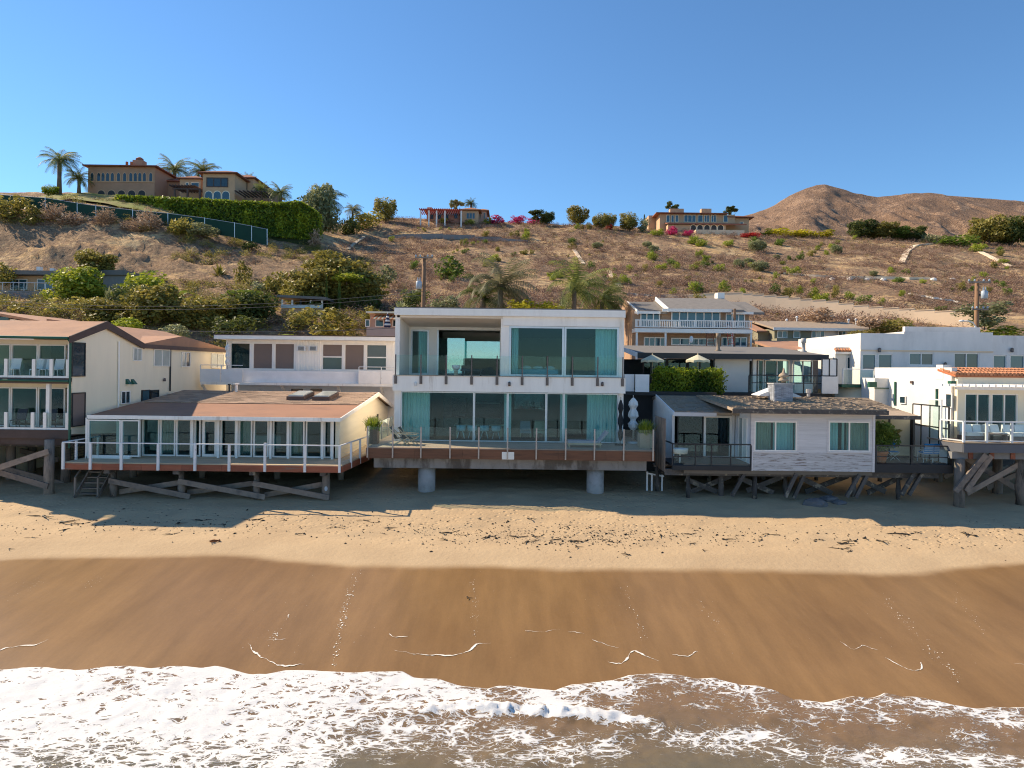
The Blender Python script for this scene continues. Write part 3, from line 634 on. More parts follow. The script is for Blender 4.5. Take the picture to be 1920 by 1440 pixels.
# recess on the upper left
xr = W(946, 660, DF).x; DR = 41.6
mb = M()
mb.hexa([(X0+.1, DF, ZR0-.12), (xr, DF, ZR0-.12), (xr, DR, ZR0-.42), (X0+.1, DR, ZR0-.42), (X0+.1, DF, ZR0-.004), (xr, DF, ZR0-.004), (xr, DR, ZR0-.004), (X0+.1, DR, ZR0-.004)])
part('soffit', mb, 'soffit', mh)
mb = M()   # side walls, back wall, slabs, fascia band
part('side_wall', M().box(X0, X0+.25, DF, YB, ZD, ZR0-.003), 'white', mh); part('side_wall', M().box(X1-.25, X1, DF, YB, ZD, ZR0-.003), 'white', mh)
mb = M().box(X0+.25, X1-.25, YB-.3, YB, ZD, ZR0-.003)
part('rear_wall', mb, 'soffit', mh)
part('fascia_band', M().box(X0-.06, X1+.06, DF-.28, DF+.25, ZUb, ZU), 'white_worn', mh)
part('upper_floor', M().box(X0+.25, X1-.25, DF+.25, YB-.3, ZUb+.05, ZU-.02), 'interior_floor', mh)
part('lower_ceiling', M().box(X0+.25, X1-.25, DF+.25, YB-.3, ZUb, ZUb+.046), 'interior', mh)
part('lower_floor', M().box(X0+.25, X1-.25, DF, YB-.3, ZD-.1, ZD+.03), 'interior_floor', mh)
part('partition_wall', M().box(xr-.22, xr, DF+.02, YB-.3, ZU, ZR0-.01), 'white', mh)
# upper right: header and two big sliders
hx0, hx1, hz0, hz1 = RC(946, 597, 1166, 612, DF)
part('header_wall', M().box(hx0-.1, X1-.255, DF-.08, DF+.3, hz0, ZR0-.004), 'white', mh)
part('upper_ceiling', M().box(xr+.01, X1-.255, DF+.3, YB-.3, ZR0-.5, ZR0-.42), 'interior', mh)
wz = (ZU+.02, hz0-.01)
a, b, _, _ = RC(954.5, 613, 1057.5, 706, DF); window(mh, a, b, *wz, DF, fm='alu', fw=.11, name='sliding_door')
a, b, _, _ = RC(1058, 613, 1160.5, 706, DF); window(mh, a, b, *wz, DF+.02, fm='alu', fw=.11, name='sliding_door')
part('jamb', M().box(b+.002, X1-.25, DF, DF+.2, *wz), 'white', mh); part('jamb', M().box(xr+.002, W(954.5, 660, DF).x-.002, DF, DF+.2, *wz), 'white', mh)
a, b, _, _ = RC(1116, 613, 1157, 706, DF+.5); curtain(mh, a, b, wz[0], wz[1], DF+.5, 'curtain_teal', .2)
a, b, _, _ = RC(960, 613, 972, 706, DF+.5); curtain(mh, a, b, wz[0], wz[1], DF+.5, 'curtain_teal', .12)
# upper left recess: back wall with sliders, the middle door stands open
zt = ZR0-.42
gx = [W(x, 660, DR).x for x in (770, 804, 822, 937, 947)]; gz = W(860, 619, DR).z
mb = M().wall_y(X0+.25, xr-.22, DR, DR+.22, ZU-.02, zt+.3, [(gx[0], gx[3], ZU, gz)])
part('recess_wall', mb, 'white', mh)
window(mh, gx[0], gx[1], ZU, gz, DR+.02, fm='alu', fw=.1, name='sliding_door')
part('jamb', M().box(gx[1]+.002, gx[2]-.102, DR+.02, DR+.18, ZU, gz), 'white', mh)
part('jamb', M().box(gx[2]-.1, gx[2], DR+.02, DR+.18, ZU, gz), 'alu', mh)
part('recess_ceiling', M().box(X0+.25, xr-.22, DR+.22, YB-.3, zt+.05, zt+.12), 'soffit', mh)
# inner glass screens that mirror sea and sky
a, b, c, e = RC(871, 640, 937, 672, 45.5); part('glass_screen', M().box(a, b, 45.5, 45.52, c, e), 'glass_reflect', mh)
a, b, c, e = RC(823, 634, 871, 704, 44.5); part('glass_screen', M().box(a, b, 44.5, 44.52, c, e), 'glass_reflect', mh)
part('counter', M().box(W(871, 690, 45.6).x, W(944, 690, 45.6).x, 45.55, 46.4, ZU, W(900, 674, 45.5).z), 'interior_dark', mh)
part('back_panel', M().box(gx[1]+.2, xr-.24, 47.6, 47.8, ZU, zt), 'soffit', mh)
a, b, _, _ = RC(785, 613, 804, 706, DR+.5); curtain(mh, a, b, ZU, gz, DR+.5, 'curtain_teal', .2)
# lower floor glazing
lz = (ZD+.03, ZUb-.03)
xs_ = [W(x, 785, DF).x for x in (751.5, 888.5, 951.5, 1024, 1056.5, 1158.5)]
part('wall_pier', M().box(X0+.252, xs_[0], DF-.1, DF+.2, ZD, ZUb-.002), 'white', mh)
part('wall_pier', M().box(xs_[5], X1-.252, DF-.1, DF+.2, ZD, ZUb-.002), 'white', mh)
for i in range(5): window(mh, xs_[i]+.004, xs_[i+1]-.004, *lz, DF+(.03 if i % 2 else 0), fm='alu', fw=.055, name='sliding_door')
for p0, p1, mm in ((752, 806, 'curtain'), (945, 958.5, 'curtain'), (1050, 1063, 'curtain'), (1100, 1158, 'curtain')):
    a, b, _, _ = RC(p0, 737, p1, 831, DF+.55); curtain(mh, a, b, *lz, DF+.55, mm, .17)
# rooms: kitchen wall, dining set, dark partitions
part('kitchen_wall', M().box(-4.6, -.6, 46, 46.2, ZD+.03, ZUb), 'interior', mh)
part('kitchen_island', M().box(-4.2, -.7, 43.2, 44.0, ZD+.03, ZD+.95), 'interior_floor', mh)
part('shelf', M().box(-2.6, -.8, 45.7, 45.99, ZD+1.75, ZD+1.8), 'fabric_white', mh)
part('oven', M().box(-4.0, -3.0, 45.6, 45.99, ZD+.1, ZD+2.1), 'black_metal', mh)
part('interior_window', M().box(.2, 2.6, 49.0, 49.1, ZD+1.2, ZD+2.5), 'blue_pane', mh)
part('room_divider', M().box(-.4, -.25, 42, 50, ZD+.03, ZUb), 'interior', mh)
# glass rails
def post(parent, x, y, z0, z1, w=.07, m='steel_post'):
    return part('rail_post', M().box(x-w/2, x+w/2, y-.02, y+.02, z0, z1), m, parent)
zt_, zb_ = W(955, 667, DF-.4).z, W(955, 722, DF-.4).z
ux_ = [W(x, 690, DF-.4).x for x in (741.5, 789, 836.4, 884.2, 932, 979.3, 1026.5, 1073.5, 1121, 1168)]
for x in ux_:
    p = post(mh, x, DF-.36, zb_, zt_, .065, 'bronze')
    part('bracket', M().box(x-.075, x+.075, DF-.335, DF-.285, zb_, ZU-.03), 'bronze', p)
for i in range(9): part('glass_panel', M().box(ux_[i]+.05, ux_[i+1]-.05, DF-.37, DF-.355, ZU+.03, zt_-.02), 'glass_rail', mh)
part('ledge', M().box(X0, X1, DF-.34, DF-.27, ZU-.0, ZU+.025), 'bronze', mh)
for x in (779, 955, 1129.5):
    p = W(x, 720, DF-.35); part('wall_lamp', M().lathe((p.x, DF-.36, p.z-.12), [(.04, 0), (.07, .02), (.07, .2), (.03, .24)], 10), 'bronze' if x > 800 else 'fabric_white', mh, True)
# deck
KX0, KX1 = W(688, 845, DK).x, W(1226, 845, DK).x
nb = 18; bw = (DF-DK)/nb
for i in range(nb): part('deck_board', M().box(KX0, KX1, DK+i*bw+.004, DK+(i+1)*bw-.004, ZD-.05, ZD), 'deck_wood', mh)
mb = M().box(KX0, X0-.02, DF, 45, ZD-.05, ZD).box(X1+.02, KX1, DF, 45, ZD-.05, ZD); part('side_deck', mb, 'deck_wood', mh)
zf0 = W(955, 861.5, DK).z; zmid = (ZD-.06+zf0)/2
for i in range(6):
    a, b = KX0+(KX1-KX0)*i/6, KX0+(KX1-KX0)*(i+1)/6
    part('fascia_board', M().box(a+.003, b-.003, DK-.06, DK, zf0, ZD-.05), 'redwood', mh)
part('side_fascia', M().box(KX0-.05, KX0, DK, 45, zf0, ZD-.05), 'redwood', mh); part('side_fascia', M().box(KX1, KX1+.05, DK, 45, zf0, ZD-.05), 'redwood', mh)
a, b, c, e = RC(941, 847.5, 964, 861.5, DK-.08); part('patch_plate', M().box(a, b, DK-.085, DK-.065, c, e), 'alu', mh)
part('joist_slab', M().box(KX0+.1, KX1-.1, DK+.05, YB, zf0+.08, ZD-.1), 'beam_concrete', mh)
lt = W(955, 802, DK-.08).z
lx = [W(x, 830, DK-.08).x for x in (689.5, 736.6, 789.4, 844, 897.7, 951.7, 1005.7, 1060.6, 1114.6, 1169.4, 1224.5)]
for x in lx: post(mh, x, DK-.11, zf0+.03, lt, .075)
for i in range(10): part('glass_panel', M().box(lx[i]+.045, lx[i+1]-.045, DK-.055, DK-.04, ZD+.04, lt-.03), 'glass_rail', mh)
for sx, xx in ((1, KX0+.02), (-1, KX1-.02)):
    for j in range(4):
        y0 = DK+.1+j*1.9; part('glass_panel', M().box(xx-.008, xx+.008, y0, y0+1.8, ZD+.04, lt-.03), 'glass_rail', mh); part('rail_post', M().box(xx-.035, xx+.035, y0+1.82, y0+1.88, ZD-.3, lt), 'steel_post', mh)
# concrete beam and columns
ba, bb_, bc, be = RC(703, 862, 1210, 878, 35.7)
part('edge_beam', M().box(ba, bb_, 35.4, 36.6, bc, zf0+.08), 'beam_concrete', mh)
for x in (800.5, 1115.5):
    p = W(x, 900, 36.2); part('column', M().lathe((p.x, 36.1, 1.2), [(.455, 0), (.455, bc-1.2)], 32), 'concrete', mh, True)
    part('column', M().lathe((p.x, 44.5, 1.2), [(.455, 0), (.455, zf0+.08-1.2)], 24), 'concrete', mh, True)

# ---- things on and in the main house
def dining_chair(x, y, z, lab):
    t = thing('dining_chair', lab, 'chair', (x, y, z), 'white chairs at the dining table')
    part('shell', M().lathe((x, y, z+.42), [(.10, 0), (.24, .03), (.27, .12), (.27, .34)], 14), 'fabric_white', t, True)
    for sx in (-1, 1):
        for sy in (-1, 1): part('leg', M().tube([(x+sx*.1, y+sy*.1, z+.42), (x+sx*.22, y+sy*.22, z)], .016, 6), 'fabric_white', t)
for i, px_ in enumerate((864, 885, 908, 930)):
    p = W(px_, 820, 39.6); dining_chair(p.x, 39.6, ZD+.03, 'white moulded dining chair behind the lower glass doors')
p0, p1 = W(852, 820, 40.4).x, W(944, 820, 40.4).x
t = thing('dining_table', 'long wooden dining table behind the lower glass doors', 'table', ((p0+p1)/2, 40.4, ZD+.03))
part('tabletop', M().box(p0, p1, 40.0, 40.9, ZD+.73, ZD+.78), 'deck_tan', t)
for x in (p0+.15, p1-.15):
    for y in (40.1, 40.8): part('leg', M().box(x-.03, x+.03, y-.03, y+.03, ZD+.03, ZD+.73), 'deck_tan', t)
for px_, cc, lb in ((985, 'fabric_grey', 'grey armchair inside the living room glass beside the curtain pier'), (1012, 'deck_tan', 'tan armchair inside the living room behind the glass')):
    p = W(px_, 815, 40.6); t = thing('armchair', lb, 'armchair', (p.x, 40.6, ZD+.03))
    part('seat', M().box(p.x-.32, p.x+.32, 40.3, 40.95, ZD+.30, ZD+.45), cc, t); part('backrest', M().hexa([(p.x-.32, 40.9, ZD+.4), (p.x+.32, 40.9, ZD+.4), (p.x+.32, 41, ZD+.4), (p.x-.32, 41, ZD+.4), (p.x-.3, 41.1, ZD+.95), (p.x+.3, 41.1, ZD+.95), (p.x+.3, 41.2, ZD+.95), (p.x-.3, 41.2, ZD+.95)]), cc, t)
    for sx in (-.28, .28):
        for yy in (40.34, 40.9): part('leg', M().tube([(p.x+sx, yy, ZD+.3), (p.x+sx*1.1, yy, ZD+.03)], .02, 6), 'deck_tan', t)
p = W(1035, 815, 41); t = thing('side_table', 'low dark table inside the living room glass', 'table', (p.x, 41, ZD+.03)); part('tabletop', M().box(p.x-.45, p.x+.45, 40.7, 41.4, ZD+.55, ZD+.6), 'black_metal', t)
for sx in (-.4, .4): part('leg', M().box(p.x+sx-.02, p.x+sx+.02, 40.75, 41.35, ZD+.03, ZD+.55), 'black_metal', t)
# bed seen through the upper right glass
a, b, _, _ = RC(972, 690, 1045, 705, 40); t = thing('bed', 'white bed with pillows behind the upper right glass', 'bed', ((a+b)/2, 40, ZU))
part('mattress', M().box(a, b, 39.3, 41.3, ZU+.15, ZU+.42), 'fabric_white', t); part('bed_base', M().box(a+.05, b-.05, 39.35, 41.25, ZU, ZU+.145), 'interior_dark', t)
for i, q in enumerate((.2, .5, .8)): part('pillow', M().lathe((a+(b-a)*q, 39.8, ZU+.42), [(.05, 0), (.3, .04), (.32, .1), (.2, .18), (.02, .21)], 12), 'fabric_white', t, True)
# folding lounge chairs on the left of the deck
def lounge_chair(px_, lab):
    p = W(px_, 830, 36.4); x, y, z = p.x, 36.4, ZD; t = thing('folding_chair', lab, 'chair', (x, y, z))
    part('seat', M().hexa([(x-.3, y-.3, z+.30), (x+.35, y-.3, z+.38), (x+.35, y+.3, z+.38), (x-.3, y+.3, z+.30), (x-.3, y-.3, z+.34), (x+.35, y-.3, z+.42), (x+.35, y+.3, z+.42), (x-.3, y+.3, z+.34)]), 'fabric_black', t)
    part('backrest', M().hexa([(x-.32, y-.3, z+.32), (x-.27, y-.3, z+.30), (x-.27, y+.3, z+.30), (x-.32, y+.3, z+.32), (x-.62, y-.3, z+.92), (x-.57, y-.3, z+.94), (x-.57, y+.3, z+.94), (x-.62, y+.3, z+.92)]), 'fabric_black', t)
    for s in (-.33, .33):
        part('frame', M().beam((x-.62, y+s, z+.9), (x+.35, y+s, z+.0), .05, .04).beam((x-.4, y+s, z), (x+.42, y+s, z+.40), .05, .04), 'deck_tan', t); part('armrest', M().beam((x-.5, y+s*1.03, z+.62), (x+.4, y+s*1.03, z+.56), .07, .03), 'deck_tan', t)
lounge_chair(753, 'black folding deck chair in front of the pale curtain, nearer the planter')
lounge_chair(769, 'black folding deck chair in front of the pale curtain, nearer the dining table')
# chaise
a, b, _, _ = RC(1064, 820, 1140, 840, 36.3); z = ZD
t = thing('chaise_lounge', 'grey cushioned chaise lounge with raised back on the wooden deck', 'sun lounger', ((a+b)/2, 36.4, ZD))
part('frame', M().box(a, b-.35, 36.0, 36.75, z+.14, z+.22), 'deck_tan', t); part('cushion', M().box(a+.02, b-.55, 36.03, 36.72, z+.225, z+.34), 'fabric_grey', t)
part('backrest', M().hexa([(b-.62, 36.03, z+.22), (b-.5, 36.03, z+.22), (b-.5, 36.72, z+.22), (b-.62, 36.72, z+.22), (b-.12, 36.03, z+.88), (b, 36.03, z+.80), (b, 36.72, z+.80), (b-.12, 36.72, z+.88)]), 'fabric_grey', t)
for x in (a+.08, b-.45):
    for y in (36.06, 36.69): part('leg', M().box(x-.03, x+.03, y-.03, y+.03, z, z+.14), 'deck_tan', t)
# upper terrace seat and bowl stool
p = W(885, 698, 39.5); t = thing('low_bench', 'low dark slatted bench behind the upper glass rail', 'bench', (p.x, 39.5, ZU)); part('seat', M().box(p.x-.65, p.x+.6, 39.2, 39.9, ZU+.28, ZU+.36), 'interior_dark', t); part('backrest', M().box(p.x-.65, p.x-.1, 39.85, 39.92, ZU+.36, ZU+.6), 'interior_dark', t)
for x in (p.x-.55, p.x+.5): part('leg', M().box(x-.03, x+.03, 39.25, 39.85, ZU, ZU+.28), 'interior_dark', t)
p = W(855, 698, 39.2); t = thing('plant_bowl', 'white bowl on a small wooden stand behind upper glass rail', 'bowl', (p.x, 39.2, ZU)); part('bowl', M().lathe((p.x, 39.2, ZU+.3), [(.08, 0), (.2, .1), (.26, .25), (.22, .3)], 14), 'fabric_white', t, True); part('stand', M().lathe((p.x, 39.2, ZU), [(.16, 0), (.1, .1), (.1, .295)], 10), 'deck_tan', t)
# closed parasols
def closed_parasol(px_, y0p, y1p, d, m, lab, r, zb=None):
    ZD = globals()['ZD'] if zb is None else zb
    a = W(px_, y0p, d); b = W(px_, y1p, d); t = thing('closed_parasol', lab, 'parasol', (a.x, d, ZD)); h = a.z-b.z
    mb = M(); n = 14; ks = [(.0, .02), (.05, .35), (.14, .8), (.24, .95), (.32, .6), (.36, .5), (.46, .75), (.58, .85), (.66, .52), (.72, .5), (.82, .95), (.92, .8), (1, .35)]; k = len(mb.v)
    for f_, rr in ks:
        for j in range(n):
            q = rr*r*(1+.45*(j % 2)*(.6+.4*math.sin(j*1.7))+.16*math.sin(j*2.1+f_*11)); mb.v.append((a.x+q*math.cos(6.283*j/n), d+q*math.sin(6.283*j/n), a.z-h*f_))
    for i in range(len(ks)-1):
        for j in range(n): j2 = (j+1) % n; mb.f.append((k+i*n+j, k+i*n+j2, k+(i+1)*n+j2, k+(i+1)*n+j))
    part('canopy', mb, m, t); part('pole', M().tube([(a.x, d, ZD), (a.x, d, a.z+.12)], .025, 8), 'steel_post', t); part('base', M().lathe((a.x, d, ZD), [(.3, 0), (.3, .06), (.05, .09)], 14), 'fabric_white' if m != 'fabric_black' else 'fabric_black', t)
closed_parasol(1187.5, 745, 806, 38.4, 'fabric_white', 'closed white parasol tied twice, beside the glass house', .27)
closed_parasol(1164, 748, 826, 37.3, 'fabric_black', 'closed black parasol by the corner of the glass house', .14)
# ------------------------------------------------------------------ foliage helpers
def quads_mesh(name, Q, lv, m):
    n = len(Q); me = bpy.data.meshes.new(name)
    me.vertices.add(n*4); me.vertices.foreach_set('co', Q.reshape(-1).astype(np.float32))
    me.loops.add(n*4); me.loops.foreach_set('vertex_index', np.arange(n*4, dtype=np.int32))
    me.polygons.add(n); me.polygons.foreach_set('loop_start', (np.arange(n)*4).astype(np.int32)); me.update(calc_edges=True)
    at = me.attributes.new('lv', 'FLOAT', 'FACE'); at.data.foreach_set('value', lv.astype(np.float32))
    me.materials.append(MATS[m]); return me
def _unit(v): return v/np.maximum(np.linalg.norm(v, axis=-1, keepdims=True), 1e-6)
def leaf_quads(rng, P, Nrm, size, asp=.6):
    n = len(P); a = _unit(np.cross(Nrm, rng.normal(size=(n, 3)))); b = np.cross(Nrm, a)
    s = size*(.55+.9*rng.random((n, 1))); a = a*s; b = b*s*asp
    return np.stack([P-a, P-b*.9+a*.1, P+a, P+b*.9+a*.1], 1)
def blob_leaves(rng, n, size, blobs, inner=.55, asp=.6):
    B = np.array(blobs, float); vol = (B[:, 3]*B[:, 4]*B[:, 5])**(2/3); k = rng.choice(len(B), n, p=vol/vol.sum())
    D = _unit(rng.normal(size=(n, 3))); pass
    r = inner+(1.06-inner)*rng.random((n, 1))**.6
    P = B[k, :3]+D*r*B[k, 3:6]; Nn = _unit(D+.75*rng.normal(size=(n, 3)))
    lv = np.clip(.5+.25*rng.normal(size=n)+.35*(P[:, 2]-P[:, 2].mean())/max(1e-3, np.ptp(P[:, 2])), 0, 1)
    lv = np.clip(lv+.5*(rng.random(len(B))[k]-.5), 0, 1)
    return leaf_quads(rng, P, Nn, size, asp), lv
def dome_blobs(rng, n, flat=1.0):
    out = [(0, 0, .42, .36, .36, .38), (.16, .1, .26, .26, .26, .24), (-.16, -.1, .26, .26, .26, .24), (-.1, .17, .26, .24, .24, .24)]
    for i in range(n):
        a = rng.random()*6.283; r = .18+.24*rng.random(); z = .14+.66*rng.random(); q = .13+.13*rng.random(); r *= (1.15-.6*max(0, z-.4))
        out.append((r*math.cos(a), r*math.sin(a), z, q, q, q*.95))
    return out
VEG = {}
def crown(kind, m, k=0):
    key = (kind, m, k)
    if key in VEG: return VEG[key]
    rng = np.random.default_rng(hash(kind) % 1000 if False else sum(map(ord, kind))*7+k)
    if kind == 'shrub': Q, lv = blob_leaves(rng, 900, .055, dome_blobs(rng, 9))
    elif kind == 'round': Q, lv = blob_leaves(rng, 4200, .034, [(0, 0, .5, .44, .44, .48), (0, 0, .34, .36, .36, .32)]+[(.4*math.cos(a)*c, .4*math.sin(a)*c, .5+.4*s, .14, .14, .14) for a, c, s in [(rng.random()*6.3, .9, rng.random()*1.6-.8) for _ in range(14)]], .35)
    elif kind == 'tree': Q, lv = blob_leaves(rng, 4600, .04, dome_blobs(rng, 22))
    elif kind == 'spread':       # flat-topped layered crown
        bl = []
        for i in range(46):
            a = rng.random()*6.283; r = .46*rng.random()**.5; z = .30+.58*(1-(r/.48)**2)*rng.random()**.5; bl.append((r*math.cos(a), r*math.sin(a), z, .10+.06*rng.random(), .10+.06*rng.random(), .05+.025*rng.random()))
        bl += [(0, 0, .40, .45, .45, .42), (0, 0, .30, .42, .42, .28)]; Q, lv = blob_leaves(rng, 13000, .022, bl, .5)
    elif kind == 'gappy':
        bl = []
        for i in range(16):
            a = rng.random()*6.283; r = .4*rng.random()**.6; z = .35+.55*rng.random(); q = .07+.09*rng.random(); bl.append((r*math.cos(a), r*math.sin(a), z, q, q, q*.8))
        Q, lv = blob_leaves(rng, 2200, .035, bl, .3)
    elif kind == 'spire': Q, lv = blob_leaves(rng, 1400, .05, [(0, 0, .08+.09*i, .42*(1-.085*i)+.05, .42*(1-.085*i)+.05, .09) for i in range(10)], .5)
    elif kind == 'brush':        # dry twiggy mound
        n = 420; D = _unit(rng.normal(size=(n, 3))*np.array([1, 1, .8])); D[:, 2] = np.abs(D[:, 2]); r = .2+.3*rng.random((n, 1)); P = D*r*np.array([1, 1, 1.7])
        up = _unit(D+.35*rng.normal(size=(n, 3)))*(.09+.08*rng.random((n, 1))); s = _unit(np.cross(up, rng.normal(size=(n, 3))))*.014
        Q = np.stack([P-up*.5-s, P-up*.5+s, P+up+s*.4, P+up-s*.4], 1); lv = np.clip(.45+.3*rng.normal(size=n)+.3*(P[:, 2]-.3), 0, 1)
        Q2, l2 = blob_leaves(rng, 380, .05, dome_blobs(rng, 6), .4); Q = np.concatenate([Q, Q2]); lv = np.concatenate([lv, l2])
    elif kind == 'spiky':        # agave-like rosette
        n = 46; Q = []; lv = []
        for i in range(n):
            a = rng.random()*6.283; e = .15+1.25*rng.random(); d = np.array([math.cos(a)*math.cos(e), math.sin(a)*math.cos(e), math.sin(e)]); s = np.array([-math.sin(a), math.cos(a), 0])*.045
            L1 = .42+.15*rng.random(); p = np.zeros(3); q = d*L1*.6+np.array([0, 0, .0]); t_ = d*L1+np.array([0, 0, -.06])
            Q.append([p-s*.6, p+s*.6, q+s, q-s]); Q.append([q-s, q+s, t_+s*.05, t_-s*.05]); lv += [rng.random()]*2
        Q = np.array(Q); Q[..., 2] *= 1.6; lv = np.array(lv)
    elif kind == 'grass':
        n = 260; a = rng.random(n)*6.283; e = .75+.8*rng.random(n); d = np.stack([np.cos(a)*np.cos(e), np.sin(a)*np.cos(e), np.sin(e)], -1); L1 = (.5+.5*rng.random((n, 1))); b0 = rng.normal(size=(n, 3))*np.array([.12, .12, 0]); s = np.stack([-np.sin(a), np.cos(a), a*0], -1)*.018
        m1 = b0+d*L1*.6; t1 = b0+d*L1+np.array([0, 0, -.12])*L1+d*np.array([1, 1, 0])*.12
        Q = np.concatenate([np.stack([b0-s, b0+s, m1+s, m1-s], 1), np.stack([m1-s, m1+s, t1+s*.1, t1-s*.1], 1)]); lv = np.concatenate([rng.random(n)]*2)
    elif kind in ('palm', 'palmwild'):
        Q = []; lv = []; nf = 44 if kind == 'palm' else 30
        for i in range(nf):
            a = rng.random()*6.283; e0 = 1.35-1.65*(i/nf) if kind == 'palm' else 1.5-2.0*(i/nf); L1 = .85+.25*rng.random(); p = np.zeros(3); d = np.array([math.cos(a), math.sin(a), 0]); e = e0; wind = np.array([.35, 0, 0]) if kind == 'palmwild' else 0
            v0 = min(1, max(0, .6-.35*(i/nf)+.2*rng.normal())); N = 11
            for j in range(N):
                st = L1/N; dv = _unit(d*math.cos(e)+np.array([0, 0, math.sin(e)])+wind); q = p+dv*st; e -= (.095 if kind == 'palm' else .10)+.02*j*rng.random(); sd = _unit(np.cross(dv, [0, 0, 1])+1e-4)
                l = (.20 if kind == 'palm' else .26)*math.sin(math.pi*min(1, (j+1.2)/(N+.8)))**.7+.03
                for s in (-1, 1):
                    for h_ in (0, .5):
                        b0 = p+dv*st*h_; tip = b0+sd*s*l*.75+dv*l*.6+np.array([0, 0, -l*.42-.03*rng.random()]); wv = dv*st*.28
                        Q.append([b0, b0+wv, tip+wv*.15, tip]); lv.append(min(1, max(0, v0+.15*rng.normal())))
                Q.append([p-sd*.008, p+sd*.008, q+sd*.006, q-sd*.006]); lv.append(.9); p = q
        Q = np.array(Q); lv = np.array(lv)
    elif kind == 'banana':
        Q = []; lv = []
        for i in range(16):
            a = rng.random()*6.283; e = 1.3-1.5*rng.random(); p = np.array([0, 0, .0]); d = np.array([math.cos(a), math.sin(a), 0]); N = 7; L1 = .6+.3*rng.random()
            for j in range(N):
                dv = d*math.cos(e)+np.array([0, 0, math.sin(e)]); q = p+dv*L1/N; e -= .25; s = _unit(np.cross(dv, [0, 0, 1])); w0 = .10*math.sin(math.pi*(j+.15)/N); w1 = .10*math.sin(math.pi*min(1, (j+1.0)/N)); Q.append([p-s*w0, p+s*w0, q+s*w1, q-s*w1]); lv.append(rng.random()); p = q
        Q = np.array(Q); lv = np.array(lv)
    me = quads_mesh(kind, Q, lv, m); VEG[key] = me; return me
def box_leaves(rng, x0, x1, y0, y1, z0, z1, n, size, rough=.12):
    """leaves over the faces of a clipped hedge (front, top, ends)"""
    w, dp, h = x1-x0, y1-y0, z1-z0; ar = np.array([w*h, w*dp, dp*h, dp*h]); k = rng.choice(4, n, p=ar/ar.sum()); u, v = rng.random(n), rng.random(n)
    P = np.where((k == 0)[:, None], np.stack([x0+u*w, np.full(n, y0), z0+v*h], -1), np.where((k == 1)[:, None], np.stack([x0+u*w, y0+v*dp, np.full(n, z1)], -1), np.where((k == 2)[:, None], np.stack([np.full(n, x0), y0+u*dp, z0+v*h], -1), np.stack([np.full(n, x1), y0+u*dp, z0+v*h], -1))))
    Nn = np.array([[0, -1, 0], [0, 0, 1], [-1, 0, 0], [1, 0, 0]], float)[k]
    bulge = np.array([fbm(P[:, 0]*.9/rough*.12, P[:, 2]*.9/rough*.12+P[:, 1])]).T*rough*1.6
    P = P+Nn*(bulge+rng.normal(size=(n, 1))*rough*.8-np.abs(rng.normal(size=(n, 1)))*rough*.8); Nn = _unit(Nn+.7*rng.normal(size=(n, 3)))
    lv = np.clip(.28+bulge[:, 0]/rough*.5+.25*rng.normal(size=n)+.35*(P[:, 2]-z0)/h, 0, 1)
    return leaf_quads(rng, P, Nn, size), lv
def inst(name, me, loc, sc, rz=0):
    o = bpy.data.objects.new(name, me); COL.objects.link(o); o.location = loc; o.scale = sc; o.rotation_euler = (0, 0, rz); return o
def plant(name, label, cat, kind, m, loc, wdt, hgt, group=None, k=0, rz=0.0):
    """a bush or shrub that is one mass of foliage with a short stem"""
    t = thing(name, label, cat, loc, group)
    c = inst('crown', crown(kind, m, k), (0, 0, 0), (wdt, wdt, hgt), rz); c.parent = t
    if hgt > 1.2 and kind not in ('spiky', 'grass', 'banana'):
        x, y, z = loc; part('stem', M().tube([(x, y, z-.3), (x+.02*wdt, y, z+hgt*.45)], [.05*hgt**.5, .02], 5), 'trunk', t)
    return t
def tree(name, label, kind, m, loc, wdt, hgt, cb=.25, group=None, k=0, tr=None, lean=0.0):
    """trunk with limbs and a crown; cb = height share of bare trunk"""
    t = thing(name, label, 'tree', loc, group); x, y, z = loc; r = tr or .035*hgt
    part('trunk', M().tube([(x, y, z-.5), (x+lean*.3, y, z+hgt*cb*.6), (x+lean*.7, y, z+hgt*(cb+.25))], [r, r*.75, r*.4], 8), 'trunk', t, True)
    lb = M(); zr = z+hgt*cb
    for i in range(5):
        a = i*1.3+k; q = wdt*.3; lb.tube([(x+lean*.5, y, zr), (x+lean*.7+q*.5*math.cos(a), y+q*.5*math.sin(a), zr+hgt*.16), (x+lean+q*math.cos(a), y+q*math.sin(a), zr+hgt*.36)], [r*.5, r*.35, r*.12], 5)
    part('limb', lb, 'trunk', t, True)
    h0 = 0 if kind == 'spire' else cb*.6
    c = inst('crown', crown(kind, m, k), (lean, 0, hgt*h0), (wdt, wdt, hgt*(1-h0)/.92), k*.9); c.parent = t; return t
def palm(name, label, loc, th, fr, kind='palm', m='leaf_palm', r=.3, k=0, group=None, lean=0.0):
    t = thing(name, label, 'palm tree', loc, group); x, y, z = loc
    part('trunk', M().tube([(x, y, z-.5), (x+lean*.3, y, z+th*.5), (x+lean, y, z+th)], [r*1.15, r*.85, r*.9], 10), 'palm_trunk', t, True)
    c = inst('crown', crown(kind, m, k), (lean, 0, th), (fr, fr, fr), k*1.1 if kind == 'palm' else 0); c.parent = t; return t
def pxh(d, n): return n*d/FPX
